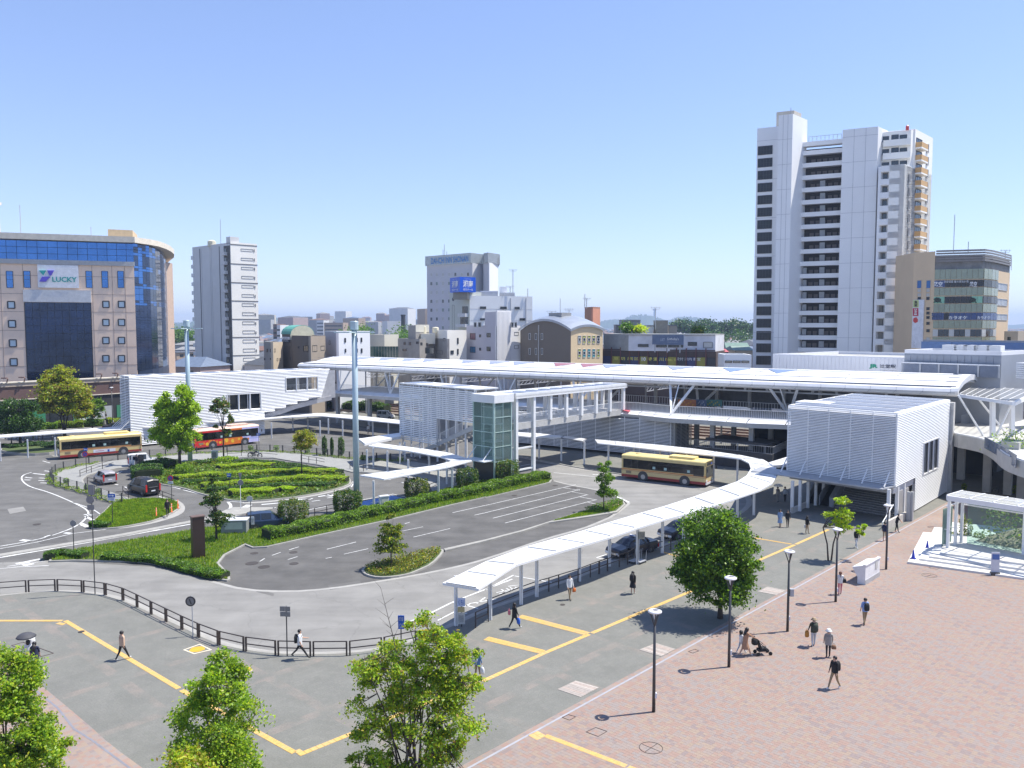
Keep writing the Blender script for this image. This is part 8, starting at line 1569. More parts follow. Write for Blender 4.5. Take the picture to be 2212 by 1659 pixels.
g=G(cA(1628,1588));r=root('brown_pillar',g+(0,),'tall dark brown pillar sign on the grass median','pillar');MB().obox(g,(.8,.6),.95,.55,0,3.35).build('casing',M('pillar_brown',(.035,.02,.015),.4),r);MB().obox(g,(.8,.6),1.05,.65,3.35,3.42).build('lid',M('pillar_lid',(.14,.09,.07),.5),r);MB().obox(ofs(g,(.8,.6),.48),(.8,.6),.02,.45,.9,3.1).build('panel',M('pillar_panel',(.06,.045,.04),.25),r);MB().obox(ofs(g,(.8,.6),.5),(.8,.6),.02,.18,1.2,1.6).build('notice',sw,r)
a,b=G(cH(908,486)),G(cH(1026,414));zt=AT(cH(1040,262),b[1])[2];d=((b[0]-a[0]),(b[1]-a[1]));L=math.hypot(*d);d=(d[0]/L,d[1]/L);n=(-d[1],d[0]);r=root('map_board',a+(0,),'white slanted information board standing on the brick plaza','information board');wm=M('board_white',(.72,.72,.73),.5)
def sl(s,t,z):return(a[0]+d[0]*s+n[0]*t,a[1]+d[1]*s+n[1]*t,z)
mb=MB();prf=[(0,0),(.55,0),(.55,.5),(.95,1.15),(.12,zt),(0,zt)];mb.add([sl(0,t,z) for t,z in prf]+[sl(L,t,z) for t,z in prf],[tuple(range(5,-1,-1)),tuple(range(6,12))]+[(i,(i+1)%6,6+(i+1)%6,6+i) for i in range(6)]);mb.build('casing',wm,r)
MB().beam(sl(-.03,.06,zt+.03),sl(L+.03,.06,zt+.03),.22,.08).build('coping',lampw,r);MB().prism([sl(L*.66,-.03,0)[:2],sl(L*.82,-.03,0)[:2],sl(L*.82,0,0)[:2],sl(L*.66,0,0)[:2]],.75,1.3).build('notice',blind,r);MB().prism([sl(-.01,-.02,0)[:2],sl(L+.01,-.02,0)[:2],sl(L+.01,.0,0)[:2],sl(-.01,.0,0)[:2]],0,.35).build('plinth',steel_g,r)
cone_b=M('cone_blue',(.02,.04,.40),.5);orange=M('post_orange',(.75,.13,.03),.5)
for b,l in((cR(690,1078),'blue traffic cone nearer the camera on the pale steps'),(cR(882,950),'blue traffic cone further back on the pale steps')):g=G(b,.17);r=root('traffic_cone',g+(.17,),l,'traffic cone','blue traffic cones');MB().lathe(g+(.17,),[(.15,.04),(.13,.1),(.04,.66),(.03,.7)],14).build('cone',cone_b,r,True);MB().obox(g,D1,.38,.38,.165,.21).build('base',cone_b,r)
for b,l in((cA(1283,1252),'orange flexible post nearest the walking man in black'),(cA(1408,1215),'middle orange flexible post on the grass island kerb'),(cA(1460,1184),'furthest and tallest orange flexible post on the grass island kerb')):
 g=G(b);r=root('flexible_post',g+(0,),l,'delineator','orange flexible posts');MB().lathe(g+(0,),[(.13,0),(.12,.06),(.05,.1),(.045,.9 if '1460' not in str(b) else 1.2)],10).build('tube',orange,r,True)
 for z in(.55,.75):MB().lathe(g+(z,),[(.052,0),(.052,.06)],10).build('reflector',sw,r)
g=G(cH(1972,405));r=root('standing_sign',g+(0,),'blue and white poster stand with black base by the steps','poster stand');MB().obox(g,(1,-.1),.6,.35,0,.25).build('base',frame_d,r);MB().obox(g,(1,-.1),.58,.06,.25,1.75).build('board',M('poster_white',(.6,.62,.68),.4),r);MB().obox(ofs(g,(.1,-1),.04),(1,-.1),.5,.02,1.2,1.6).build('print',M('poster_blue',(.08,.16,.42),.5),r)
for i,(x,y,l) in enumerate(((650,800,'left'),(755,810,'right'))):
 g=G(cV(x+20,y+20));r=root('luggage_trolley',g+(0,),'grey luggage trolley beside the canopy post, %s one'%l,'trolley','luggage trolleys by the taxi stand');mb=MB();x0,y0=g;mb.obox(g,D1,.9,.5,.15,.2);mb.build('platform',steel_g,r);mb=MB()
 for s in(-.22,.22):a=ofs(ofs(g,D1,.4),D2,s);mb.tube([a+(.2,),ofs(a,D1,.08)+(.95,),ofs(a,D1,.2)+(1.0,)],.02,6)
 mb.build('handle',steel_g,r)
 for s,t in((-.35,-.2),(-.35,.2),(.35,-.2),(.35,.2)):q=ofs(ofs(g,D1,s),D2,t);MB().lathe((q[0],q[1],.08),[(.08,-.02),(.08,.02)],10,'y').build('wheel',frame_d,r)
for i in range(9):
 x,y=((85,1225),(190,1310),(412,1300),(640,1290),(860,1270),(545,1240),(300,1200),(700,1235),(1010,1235))[i];g=G(cT(x,y));r=root('bollard',g+(0,),'dark bollard on the pavement behind the left canopy, number %s from the left'%'one two three four five six seven eight nine'.split()[i],'bollard','dark bollards behind the left canopy');MB().lathe(g+(0,),[(.1,0),(.1,1.0),(.07,1.1)],10).build('post',frame_d,r);MB().lathe(g+(.8,),[(.108,0),(.108,.06)],10).build('band',steel_g,r)
railing('low white barrier along the far road at the left',[cT(0,1255),cT(300,1240),cT(600,1225),cT(900,1200),cT(1200,1180),cT(1600,1150),cT(2000,1130)],m=steel_g,double=False)
mk=MB();z_=Z0+.016
for q,w in(([cT(600,1095),cT(1500,1040),cT(2200,1000)],.3),([cT(0,1225),cT(900,1195),cT(2000,1130)],.25),([cM(640,1310),cM(960,1345),cM(1300,1400),cM(1800,1480)],.3),([cM(1060,1380),cM(1120,1395)],.8),([cM(1170,1385),cM(1230,1400)],.8),([cM(1150,1460),cM(1500,1500)],.3),([cM(700,1480),cM(900,1500)],.3)):ribbon(mk,[G(p,Z0) for p in q],w,z_)
tag(mk.build('far_road_markings',paint),kind='structure')
# ================================================ VEHICLES
tyre=M('tyre',(.02,.02,.02),.8,0,0);rimm=M('rim_grey',(.4,.4,.42),.35,.6);carglass=M('car_glass',(.012,.015,.018),.05,0,0,spec=.9);chrome=M('chrome',(.5,.5,.52),.2,.9);headl=M('headlight',(.7,.72,.75),.1);taill=M('tail_light',(.5,.02,.02),.2)
def wheels(r,xs,y,R,w=.24):
 for x in xs:
  for s in(-1,1):
   o=MB().lathe((x,s*y,R),[(R*.55,-w/2),(R,-w/2+.02),(R,w/2-.02),(R*.55,w/2)],20,'y').local('wheel',tyre,r);mb=MB();mb.lathe((x,s*(y+.01),R),[(R*.6,-w/2-.0),(R*.6,w/2+.0)],16,'y');mb.lathe((x,s*(y+w/2+.01),R),[(R*.22,-.02),(R*.22,.02)],8,'y');mb.local('rim',rimm,o)
def place(r,c,rz):r.location=(c[0],c[1],Z0+.005);r.rotation_euler=(0,0,rz);return r
def bus(label,rearw,frontw,skin,ad=None,front_right=True):
 r=root('bus',(0,0,0),label,'bus','route buses');x0,x1,W=-5.5,5.2,1.25
 def band(z0,z1,m,name,o=0,xa=x0,xb=x1):
  mb=MB();mb.prism([(xa-o,-W-o),(xb-.12+o,-W-o),(xb+o,-W*.82),(xb+o,W*.82),(xb-.12+o,W+o),(xa-o,W+o)],z0,z1);return mb.local(name,m,r)
 cr_,redm,org_,rf=skin['body'],skin['skirt'],skin['stripe'],skin['roof']
 if 'front' in skin:
  for a,b,m in((x0,-1.0,cr_),(-1.0,2.2,skin['mid']),(2.2,x1,skin['front'])):
   mb=MB();mb.prism([(a,-W),(b,-W),(b,W),(a,W)] if b<x1 else[(a,-W),(b-.12,-W),(b,-W*.8),(b,W*.8),(b-.12,W),(a,W)],.35,2.75);mb.local('body',m,r)
  rr=random.Random(4)
  for i in range(16):x=-4.6+i*.52;z=.75+.35*rr.random();mb=MB();mb.lathe((x,-W-.004,z),[(.18+.2*rr.random(),-.004),(.1,.004)],10,'y');mb.local('splash_print',(M('print_yellow',(.75,.45,.03),.5),M('print_orange',(.65,.18,.02),.5))[i%2],r)
  MB().prism([(2.2,-W-.006),(4.9,-W-.006),(4.9,-W),(2.2,-W)],.9,1.1).local('print_band',M('print_violet',(.35,.4,.7),.5),r)
 else:band(.62,2.75,cr_,'body');band(.30,.62,redm,'skirt',.004);band(1.22,1.32,org_,'stripe',.006);band(1.08,1.12,redm,'pinstripe',.006)
 mb=MB();n_=5;vs=[]
 for x,s in((x0,.97),(x0+.15,1),(x1-.2,1),(x1,.93)):
  for y,z in((-W,2.72),(-W,2.85),(-W+.18,3.0),(0,3.06),(W-.18,3.0),(W,2.85),(W,2.72)):vs.append((x,y*s,z if s==1 else min(z,2.98)))
 mb.add(vs,[(i*7+j,i*7+j+1,i*7+8+j,i*7+7+j) for i in range(3) for j in range(6)]+[tuple(range(7)),tuple(range(27,20,-1))]);mb.local('roof',rf,r,True)
 MB().prism([(.6,-.8),(3.4,-.8),(3.6,-.6),(3.6,.6),(3.4,.8),(.6,.8),(.4,.6),(.4,-.6)],3.0,3.28).local('roof_unit',rf,r);MB().lathe((-3.8,0,3.02),[(.4,0),(.35,.12),(.1,.14)],12).local('roof_vent',rf,r);MB().lathe((4.2,0,3.0),[(.35,0),(.3,.1),(.1,.12)],12).local('roof_vent',rf,r)
 for s in(-1,1):
  y=s*(W+.012);MB().box(-5.25,y-.012,1.42,4.98,y+.006,2.5).local('window_band',carglass,r);xs=[-5.3,-4.15,-3.35,-1.9,-.45,1.0,2.45,3.7,4.95]
  for i,(a,b) in enumerate(zip(xs,xs[1:])):
   g_=.02 if i>1 else.03;z0=1.4 if i<7 else 1.25
   o=MB().box(a+g_,y-.012,z0,b-g_,y+.012,2.5).local('side_window',carglass,r)
   if 2<i<7:MB().box(a+.06,y-.02,2.12,b-.06,y+.02,2.15).local('window_bar',frame_d,o)
   if i in(3,4,6) and s<0:MB().box(a+.5,y-.018,1.55,a+.85,y+.018,1.85).local('sticker',M('sticker_pale',(.35,.5,.48),.5),o)
  for x in(-2.65,2.65):mb=MB();mb.lathe((x,y,.52),[(.66,-.008),(.66,.008)],20,'y');mb.local('wheel_arch',frame_d,r)
  MB().box(-4.9,y-.008,.75,-4.2,y+.008,1.05).local('grille',M('grille_tan',(.25,.2,.12),.6),r)
  MB().tube([(x1-.05,s*1.2,2.5),(x1+.3,s*1.45,2.45),(x1+.3,s*1.45,2.2)],.02,6).local('mirror_arm',frame_d,r);MB().box(x1+.24,s*1.45-.1,1.85,x1+.34,s*1.45+.1,2.25).local('mirror',frame_d,r)
 if ad:o=MB().box(-1.3,-W-.02,.62,1.6,-W,1.05).local('advert',M('advert_white',(.65,.66,.72),.5),r);MB().box(.55,-W-.026,.65,.8,-W-.02,.95).local('advert_print',sb_,o);MB().box(-1.0,-W-.026,.8,.1,-W-.02,.9).local('advert_print',M('advert_rose',(.5,.25,.3),.5),o)
 MB().box(x1-.02,-1.05,1.15,x1+.03,1.05,2.4).local('windscreen',carglass,r);o=MB().box(x1-.02,-.95,2.48,x1+.02,.95,2.8).local('destination_display',frame_d,r);MB().box(x1+.02,.35,2.53,x1+.03,.75,2.75).local('display_number',M('display_blue',(.1,.15,.5),.3),o)
 MB().box(x0-.02,-.95,1.45,x0+.02,.95,2.5).local('rear_window',carglass,r);MB().box(x0-.03,-1.2,.35,x0+.01,1.2,.6).local('bumper',steel_g,r);MB().box(x1-.05,-1.15,.3,x1+.06,1.15,.55).local('bumper',skin.get('bump',lampw),r);MB().box(x0-.025,-.9,.7,x0+.0,.9,1.35).local('engine_cover',M('advert_white',(.65,.66,.72),.5),r)
 for s in(-1,1):MB().box(x1-.01,s*.95-.18,.62,x1+.04,s*.95+.18,.85).local('headlight',headl,r);MB().box(x0-.035,s*1.0-.1,.75,x0+.0,s*1.0+.1,1.2).local('tail_light',taill,r)
 wheels(r,(-2.65,2.65),1.12,.48,.3)
 a,b=G(rearw,Z0),G(frontw,Z0);rz=math.atan2(b[1]-a[1],b[0]-a[0]);m=lerp(a,b,.5);return place(r,(m[0]-math.sin(rz)*1.25,m[1]+math.cos(rz)*1.25),rz)
cream_s=dict(body=M('bus_cream',(.62,.48,.22),.35,0,.04,1,coat=.3),skirt=M('bus_red',(.30,.03,.03),.35),stripe=M('bus_orange',(.50,.13,.02),.35),roof=M('bus_roof',(.78,.62,.26),.4))
bus('cream and red bus parked at far left under the long canopy',(185.5,989),(261,982.5),cream_s,ad=True);bus('cream and orange bus waiting in the bay right of centre',cC(1285,957),cC(1640,997),cream_s)
bus('red, orange and lilac bus behind the bright round tree',cA(1752,692),cA(2005,663),dict(body=M('bus_scarlet',(.62,.03,.03),.35),mid=M('bus_tangerine',(.70,.16,.02),.35),front=M('bus_lilac',(.52,.50,.78),.35),skirt=M('bus_red',(.30,.03,.03),.35),stripe=cream_s['stripe'],roof=M('bus_roof_mix',(.7,.5,.4),.4)))
def car(name,label,c,rz,col,st,W,R,wx,lights=1,grp='cars round the loop road',extra=None):
 "st: stations (x, z_low, z_belt, z_roof, roof half width)"
 r=root(name,(0,0,0),label,'van' if 'van' in label else 'taxi' if 'taxi' in label else 'car',grp);pm=M('carpaint_'+col[0],col[1],.3,col[2]*.5,0,coat=.25);mb=MB();vs=[];K=11
 for x,zl,zb,zr,wr,wb in st:
  h=zr-zb;row=[(-wb*.93,zl),(-wb,zl+.18),(-wb,zb-.12),(-wb*.96,zb),(-wr,zr-.06 if h>.15 else zb+.01),(0,zr+(.03 if h>.15 else.03)),(wr,zr-.06 if h>.15 else zb+.01),(wb*.96,zb),(wb,zb-.12),(wb,zl+.18),(wb*.93,zl)]
  vs+=[(x,y,z) for y,z in row]
 n=len(st);fs=[]
 for i in range(n-1):
  for j in range(K):a=i*K+j;b=i*K+(j+1)%K;fs.append((a,b,b+K,a+K))
 fs+=[tuple(range(K-1,-1,-1)),tuple(range((n-1)*K,n*K))];mb.add(vs,fs);mb.local('body',pm,r,False)
 def q4(p,o=.012,s=.08):
  c_=[sum(v[k] for v in p)/4 for k in range(3)];n_=(Vector(p[2])-Vector(p[0])).cross(Vector(p[3])-Vector(p[1])).normalized();n_=n_ if n_.dot(Vector(c_)-Vector((0,0,.9)))>0 else-n_
  return[tuple(v[k]+(c_[k]-v[k])*s+n_[k]*o for k in range(3)) for v in p]
 for i in range(n-1):
  a,b=st[i],st[i+1];ha,hb=a[3]-a[2],b[3]-b[2]
  if ha>.15 and hb>.15:
   for j in(3,6):p=[vs[i*K+j],vs[i*K+j+1],vs[(i+1)*K+j+1],vs[(i+1)*K+j]];MB().add(q4(p,s=.10),[(0,1,2,3)]).local('side_window',carglass,r)
  elif max(ha,hb)>.15:
   p=[vs[i*K+3],vs[i*K+7],vs[(i+1)*K+7],vs[(i+1)*K+3]];hi=i if ha>hb else i+1;lo=i+1 if ha>hb else i
   p=[vs[lo*K+3],vs[lo*K+7],vs[hi*K+6],vs[hi*K+4]];MB().add(q4(p,.03,.06),[(0,1,2,3)]).local('windscreen' if lo>hi else 'rear_window',carglass,r)
 xf,xr=st[-1][0],st[0][0];zb=st[-1][2];zr_=st[0][2]
 for s in(-1,1):
  MB().box(xf-.06,s*W*.72-.17,zb-.32,xf+.02,s*W*.72+.17,zb-.14).local('headlight',headl,r);MB().box(xr-.02,s*W*.86-.08,zr_-.45,xr+.06,s*W*.86+.08,zr_-.02+(.35 if st[0][3]-st[0][2]>.2 else 0)).local('tail_light',taill,r)
  MB().box(.75+st[-1][0]*.18,s*(W+.02),zb+.05,.9+st[-1][0]*.18,s*(W+.18),zb+.2).local('mirror',pm,r)
  for x in wx:MB().lathe((x,s*(W+.004),R),[(R+.07,-.006),(R+.07,.006)],20,'y').local('wheel_arch',frame_d,r)
 MB().box(xr-.02,-.22,.55,xr+.0,.22,.68).local('number_plate',sw,r);MB().box(xf,-.22,.4,xf+.03,.22,.53).local('number_plate',sw,r);MB().box(xf-.02,-W*.5,zb-.32,xf+.03,W*.5,zb-.16).local('grille',chrome if 'taxi' in label else frame_d,r)
 if st[0][3]-st[0][2]>.2:MB().box(xr-.03,-W*.7,zr_+.06,xr+.01,W*.7,st[0][3]-.1).local('rear_window',carglass,r)
 wheels(r,wx,W-.1,R,.2)
 if extra:extra(r,pm)
 return place(r,c,rz)
minivan=[(-2.3,.3,1.0,1.72,.60,.80),(-2.2,.25,1.02,1.84,.66,.85),(-.9,.22,1.02,1.88,.68,.87),(.4,.22,1.0,1.86,.68,.87),(1.0,.22,1.0,1.78,.66,.87),(1.75,.22,.98,1.0,.6,.86),(2.25,.25,.85,.87,.5,.82),(2.38,.32,.72,.74,.5,.7)]
hatch=[(-1.8,.32,.92,1.35,.55,.74),(-1.7,.25,.95,1.52,.60,.8),(-.6,.22,.93,1.58,.6,.82),(.35,.22,.92,1.54,.6,.82),(1.1,.22,.9,.92,.55,.81),(1.7,.25,.78,.8,.5,.78),(1.85,.32,.65,.67,.5,.68)]
kei=[(-1.68,.32,.98,1.6,.58,.68),(-1.6,.25,1.0,1.72,.62,.73),(-.5,.22,.98,1.76,.62,.74),(.5,.22,.95,1.72,.62,.74),(1.15,.22,.95,.98,.55,.73),(1.6,.25,.82,.84,.5,.71),(1.72,.32,.68,.7,.5,.62)]
sedan=[(-2.35,.35,.82,.84,.5,.74),(-2.2,.28,.95,.97,.55,.82),(-1.35,.24,.97,1.0,.6,.85),(-.95,.24,.95,1.42,.58,.85),(.25,.24,.93,1.46,.60,.86),(.62,.24,.93,1.38,.58,.86),(1.2,.24,.93,.95,.55,.85),(2.15,.28,.82,.84,.5,.82),(2.32,.35,.7,.72,.5,.76)]
car('parked_van','black minivan with chrome rear trim parked by the grass island',G(cA(1180,1052)),math.radians(139),('black',(.012,.012,.014),.3),minivan,.87,.34,(-1.45,1.45),extra=lambda r,pm:(MB().box(-2.34,-.5,1.0,-2.30,.5,1.05).local('chrome_trim',chrome,r)))
car('parked_car','silver hatchback with red tail lights on the loop road',G(cA(862,965)),math.radians(134),('silver',(.42,.40,.42),.6),hatch,.82,.29,(-1.15,1.2))
def vanx(r,pm):MB().box(-.55,-.765,.35,.15,-.75,1.62).local('door_opening',frame_d,r);MB().box(-1.35,-.84,.38,-.6,-.80,1.6).local('sliding_door',pm,r);MB().box(-1.2,-.86,1.02,-.72,-.845,1.5).local('door_glass',carglass,r);MB().box(-.3,-.7,.5,.0,-.3,.85).local('seat',M('seat_brown',(.2,.12,.06),.8),r)
car('parked_van','white van with its side door open at the kerb',G(cA(1165,828)),math.radians(31),('white',(.72,.72,.73),0),[(x*1.03,*q) for x,*q in kei],.74,.28,(-1.15,1.2),extra=vanx)
def taxix(r,pm):o=MB().prism([(-.1,-.3),(.08,-.3),(.08,.3),(-.1,.3)],1.49,1.6).local('roof_lamp',lampw,r);MB().box(.08,-.2,1.51,.09,.2,1.58).local('lamp_print',sb_,o);[MB().tube([(1.55,s*.8,.9),(1.5,s*.92,1.05)],.02,5).local('fender_mirror_stalk',frame_d,r) or MB().box(1.45,s*.92-.08,1.02,1.55,s*.92+.08,1.14).local('fender_mirror',chrome,r) for s in(-1,1)];MB().box(1.0,-.8,.955,2.2,.8,.96).local('bonnet_line',pm,r) if 0 else None
f1,r1=G(cV(330,735)),G(cV(930,585));tz=math.atan2(f1[1]-r1[1],f1[0]-r1[0])
car('taxi','black taxi nearest the end of the curved canopy',lerp(f1,r1,.5),tz,('navy_black',(.015,.017,.03),.3),sedan,.86,.31,(-1.35,1.4),grp='taxis at the stand',extra=taxix)
f2=G(cV(1160,435));car('taxi','black taxi waiting behind, partly hidden by the dark tree',ofs(f2,(math.cos(tz),math.sin(tz)),-2.3),tz,('navy_black',(.015,.017,.03),.3),sedan,.86,.31,(-1.35,1.4),grp='taxis at the stand',extra=taxix)
car('parked_car','dark car on the far road between the louvred building and the zelkova',G(cT(1930,1075)),.12,('dark_grey',(.05,.05,.06),.4),sedan,.86,.31,(-1.35,1.4),grp='cars on the far road');car('parked_van','small white truck behind the middle louvred block',G(cM(1770,1480)),-.3,('white',(.72,.72,.73),0),kei,.74,.28,(-1.15,1.2),grp='cars on the far road');car('parked_car','dark blue car half seen behind the crossing railings',G(cA(2190,1330)),.4,('navy',(.03,.05,.10),.3),hatch,.82,.29,(-1.15,1.2))
def twow(name,label,g,rz,moto=True):
 r=root(name,(0,0,0),label,'motorcycle' if moto else 'bicycle');R=.33;xs=(-.68,.78) if moto else(-.52,.52)
 for x in xs:
  mb=MB();N=18
  for i in range(N):a,b=2*math.pi*i/N,2*math.pi*(i+1)/N;mb.beam((x+R*math.cos(a),0,R+R*math.sin(a)),(x+R*math.cos(b),0,R+R*math.sin(b)),.1 if moto else.035)
  o=mb.local('wheel',tyre,r);mb=MB();[mb.beam((x,0,R),(x+R*math.cos(a),0,R+R*math.sin(a)),.012) for a in np.linspace(0,6,9)];mb.local('spokes',chrome,o)
 if moto:
  MB().tube([(-.75,0,.72),(-.3,0,.68),(.0,0,.72)],[.1,.15,.12],8).local('seat',frame_d,r,True);MB().tube([(.0,0,.78),(.25,0,.86),(.5,0,.82)],[.1,.17,.08],8).local('tank',M('tank_black',(.015,.015,.02),.15),r,True);MB().box(-.2,-.18,.25,.3,.18,.6).local('engine',chrome,r);MB().tube([(.1,-.2,.3),(-.9,-.22,.28)],.05,8).local('exhaust',chrome,r)
  MB().tube([(.78,.08,.33),(.5,.08,.95)],.03,6).tube([(.78,-.08,.33),(.5,-.08,.95)],.03,6).local('fork',chrome,r);MB().tube([(.42,-.4,1.05),(.5,0,.95),(.42,.4,1.05)],.02,6).local('handlebar',chrome,r);MB().lathe((.6,0,.85),[(.08,-.07),(.08,.07)],10,'y').local('headlight',chrome,r);MB().tube([(-.95,0,.6),(-.68,0,.72),(-.4,0,.62)],.07,6).local('mudguard',frame_d,r)
 else:
  for n_,P in(('frame',[(-.52,0,.33),(-.15,0,.3),(.38,0,.8),(-.25,0,.8),(-.15,0,.3)]),('fork',[(.52,0,.33),(.36,0,.95)]),('handlebar',[(.3,-.25,1.0),(.36,0,.98),(.3,.25,1.0)]),('seat',[(-.35,0,.92),(-.12,0,.92)])):MB().tube(P,.02 if n_!='seat' else.06,6).local(n_,frame_d,r)
 r.location=(g[0],g[1],Z0 if moto else 0);r.rotation_euler=(0,0,rz);return r
twow('motorcycle','black and chrome motorcycle parked on the loop road',G(cB(98,768),Z0),-.15);bg_=G(cR(1890,192));twow('bicycle','dark bicycle being ridden between the walkway piers',bg_,2.9,False)
# ================================================ PEOPLE
skin_m=M('skin',(.55,.34,.24),.6,0,.04);hair_m=M('hair_black',(.012,.01,.01),.5);shoe_w=M('shoes_white',(.6,.6,.6),.6);shoe_k=M('shoes_black',(.02,.02,.02),.5)
def cloth(n_,c):return M('cloth_'+n_,c,.85,0,.10,8)
CL={k_:cloth(k_,v) for k_,v in dict(white=(.68,.68,.68),black=(.018,.018,.02),navy=(.02,.025,.06),beige=(.55,.38,.27),denim=(.10,.20,.38),khaki=(.30,.22,.13),grey=(.28,.26,.24),jeans=(.10,.14,.28),pink=(.55,.16,.20),blue=(.22,.33,.62),sky=(.22,.32,.50),brown=(.22,.12,.07),tan=(.34,.25,.16),dgreen=(.05,.06,.045),lgrey=(.45,.48,.52),skirt=(.02,.02,.025),orange=(.55,.13,.02),red=(.45,.03,.04),camel=(.36,.20,.12)).items()}
def person(label,p,face,top='white',legs='black',h=1.68,walk=.0,arms=(.15,.15),sleeve=True,skirt=0,hair='short',hat=None,shoe=shoe_k,coat=0,lean=0,z=0,shorts=False,hairc=None,elbow=(.25,.25),sit=False,legc=None,hairm=None):
 "face: heading in degrees (0 = right, 90 = away); arms: forward swing of each arm"
 g=G(p,z) if len(p)==2 else p;r=root('person',(0,0,0),label,'person');S=h/1.70;V=[];E=[];Rr=[];B=[]
 def v(x,y,z_,rad):V.append((x*S,y*S,z_*S));Rr.append(rad*S);return len(V)-1
 lx=lean;pel=v(0,0,.94,.135);sp_=v(lx*.4,0,1.12,.125);ch=v(lx*.8,0,1.32,.145);nk=v(lx*1.05,0,1.47,.055);hd=v(lx*1.15+.015,0,1.57,.088);ht=v(lx*1.2,0,1.64,.075)
 E+=[(pel,sp_),(sp_,ch),(ch,nk),(nk,hd),(hd,ht)];B+=['t','t','s','s','s']
 for s,w in((-1,walk),(1,-walk)):
  hp=v(.0,s*.09,.88,.095)
  if sit:kn=v(.38,s*.1,.84,.06);an=v(.42,s*.1,.48,.045);to=v(.54,s*.1,.45,.035)
  else:
   kn=v(.43*math.sin(w)+(.05 if w<0 else.02),s*.09,.88-.42*math.cos(w),.06);k_=V[kn];w2=w*(1.0 if w>0 else 1.5);an=v(k_[0]/S+.42*math.sin(w2),s*.09,max(k_[2]/S-.42*math.cos(w2),.07),.042);a_=V[an];to=v(a_[0]/S+.14,s*.1,max(a_[2]/S-.045,.03),.034)
  E+=[(pel,hp),(hp,kn),(kn,an),(an,to)];B+=['l','l','m','f']
 hands=[]
 for s,a,eb in((-1,arms[0],elbow[0]),(1,arms[1],elbow[1])):
  sh=v(lx*.85,s*.19,1.40,.058);el=v(lx*.85+.27*math.sin(a),s*.235,1.40-.27*math.cos(a),.043);e_=V[el];a2=a+eb;wr=v(e_[0]/S+.24*math.sin(a2),s*.23,e_[2]/S-.24*math.cos(a2),.03);w_=V[wr];pm_=v(w_[0]/S+.07*math.sin(a2),s*.23,w_[2]/S-.07*math.cos(a2),.033)
  E+=[(ch,sh),(sh,el),(el,wr),(wr,pm_)];B+=['t','t','a','s'];hands.append((V[pm_],a2,s))
 me=bpy.data.meshes.new('body');me.from_pydata(V,E,[]);ob=link('tmp_',me);sk=ob.modifiers.new('s','SKIN');ss=ob.modifiers.new('u','SUBSURF');ss.levels=1;ss.render_levels=1
 for i,d_ in enumerate(me.skin_vertices[0].data):d_.radius=(Rr[i],Rr[i]*(1.0 if i>5 or i>3 else 1.0));d_.use_root=(i==0)
 for i in(1,2):me.skin_vertices[0].data[i].radius=(Rr[i]*.8,Rr[i]*1.15)
 dg=bpy.context.evaluated_depsgraph_get();m2=bpy.data.meshes.new_from_object(ob.evaluated_get(dg));bpy.data.objects.remove(ob);nb=len(m2 .vertices)
 co=np.empty(nb*3);m2 .vertices.foreach_get('co',co);vs=co.reshape(-1,3).tolist();fs=[tuple(q.vertices) for q in m2 .polygons]
 mats=[skin_m,CL[top],CL[legs],shoe];A_=np.array([V[a] for a,b in E]);D_=np.array([V[b] for a,b in E])-A_;L2=(D_**2).sum(1)+1e-9;va=np.array(vs);mi=[]
 for f in fs:
  c=va[list(f)].mean(0);t=np.clip(((c-A_)*D_).sum(1)/L2,0,1);q=((A_+D_*t[:,None]-c)**2).sum(1)**.5-.5*np.array([min(Rr[a],Rr[b]) for a,b in E]);b=B[int(q.argmin())]
  mi.append(0 if b=='s' else 1 if b=='t' else(1 if sleeve else 0) if b=='a' else 3 if b=='f' else 2 if b=='l' else(0 if(shorts or skirt) and legc is None else 2))
  if b=='s' and c[2]<1.42*S and c[2]>1.1*S and abs(c[1])<.15:mi[-1]=1
 mb=MB();mb.v=[tuple(q) for q in vs];mb.f=fs;mb.m=mi;mb.mat(0)
 for c,a2,s in hands:
  for j in range(4):y=c[1]+(j-1.5)*.019;l_=(.065,.075,.07,.055)[j];p1=(c[0]+l_*.6*math.sin(a2+.25),y,c[2]-l_*.6*math.cos(a2+.25));p2=(p1[0]+l_*.5*math.sin(a2+.9),y,p1[2]-l_*.5*math.cos(a2+.9));mb.tube([(c[0],y,c[2]),p1,p2],[.010,.009,.007],4)
  mb.tube([(c[0]+.02,c[1],c[2]+.02),(c[0]+.055,c[1]-s*.03,c[2]-.01),(c[0]+.065,c[1]-s*.035,c[2]-.035)],[.011,.010,.008],4)
 hx,hz=V[hd][0],V[hd][2];mb.tube([(hx+.075,0,hz+.02),(hx+.105,0,hz-.015)],[.008,.014],5);[mb.lathe((hx-.0,s*.082,hz-.01),[(.022,-.01),(.02,.01)],6,'y') for s in(-1,1)]
 bd=mb.local('body',mats,r,True);E2=MB();[E2 .box(hx+.074,s*.033-.012,hz+.015,hx+.092,s*.033+.012,hz+.027) for s in(-1,1)];E2 .box(hx+.07,-.025,hz-.052,hx+.088,.025,hz-.044);E2 .local('face_features',M('features',(.10,.04,.035),.6),bd)
 hm=hairm or hair_m;mb=MB()
 N1=12;rows=[(.105,-.02),(.112,.03),(.10,.085),(.06,.12),(.01,.132)]
 if hair in('long','bob','pony'):rows=[(.085,-.13 if hair=='bob' else-.08)]+rows
 mb.lathe((hx-.018,0,hz),rows,N1)
 mb.v=[((x if x<hx+.045 or z_>hz+.05 else hx+.045),y,z_) for x,y,z_ in mb.v]
 if hair=='long':mb.tube([(hx-.07,0,hz),(hx-.12,0,hz-.18),(hx-.13,0,hz-.42)],[.08,.10,.05],8)
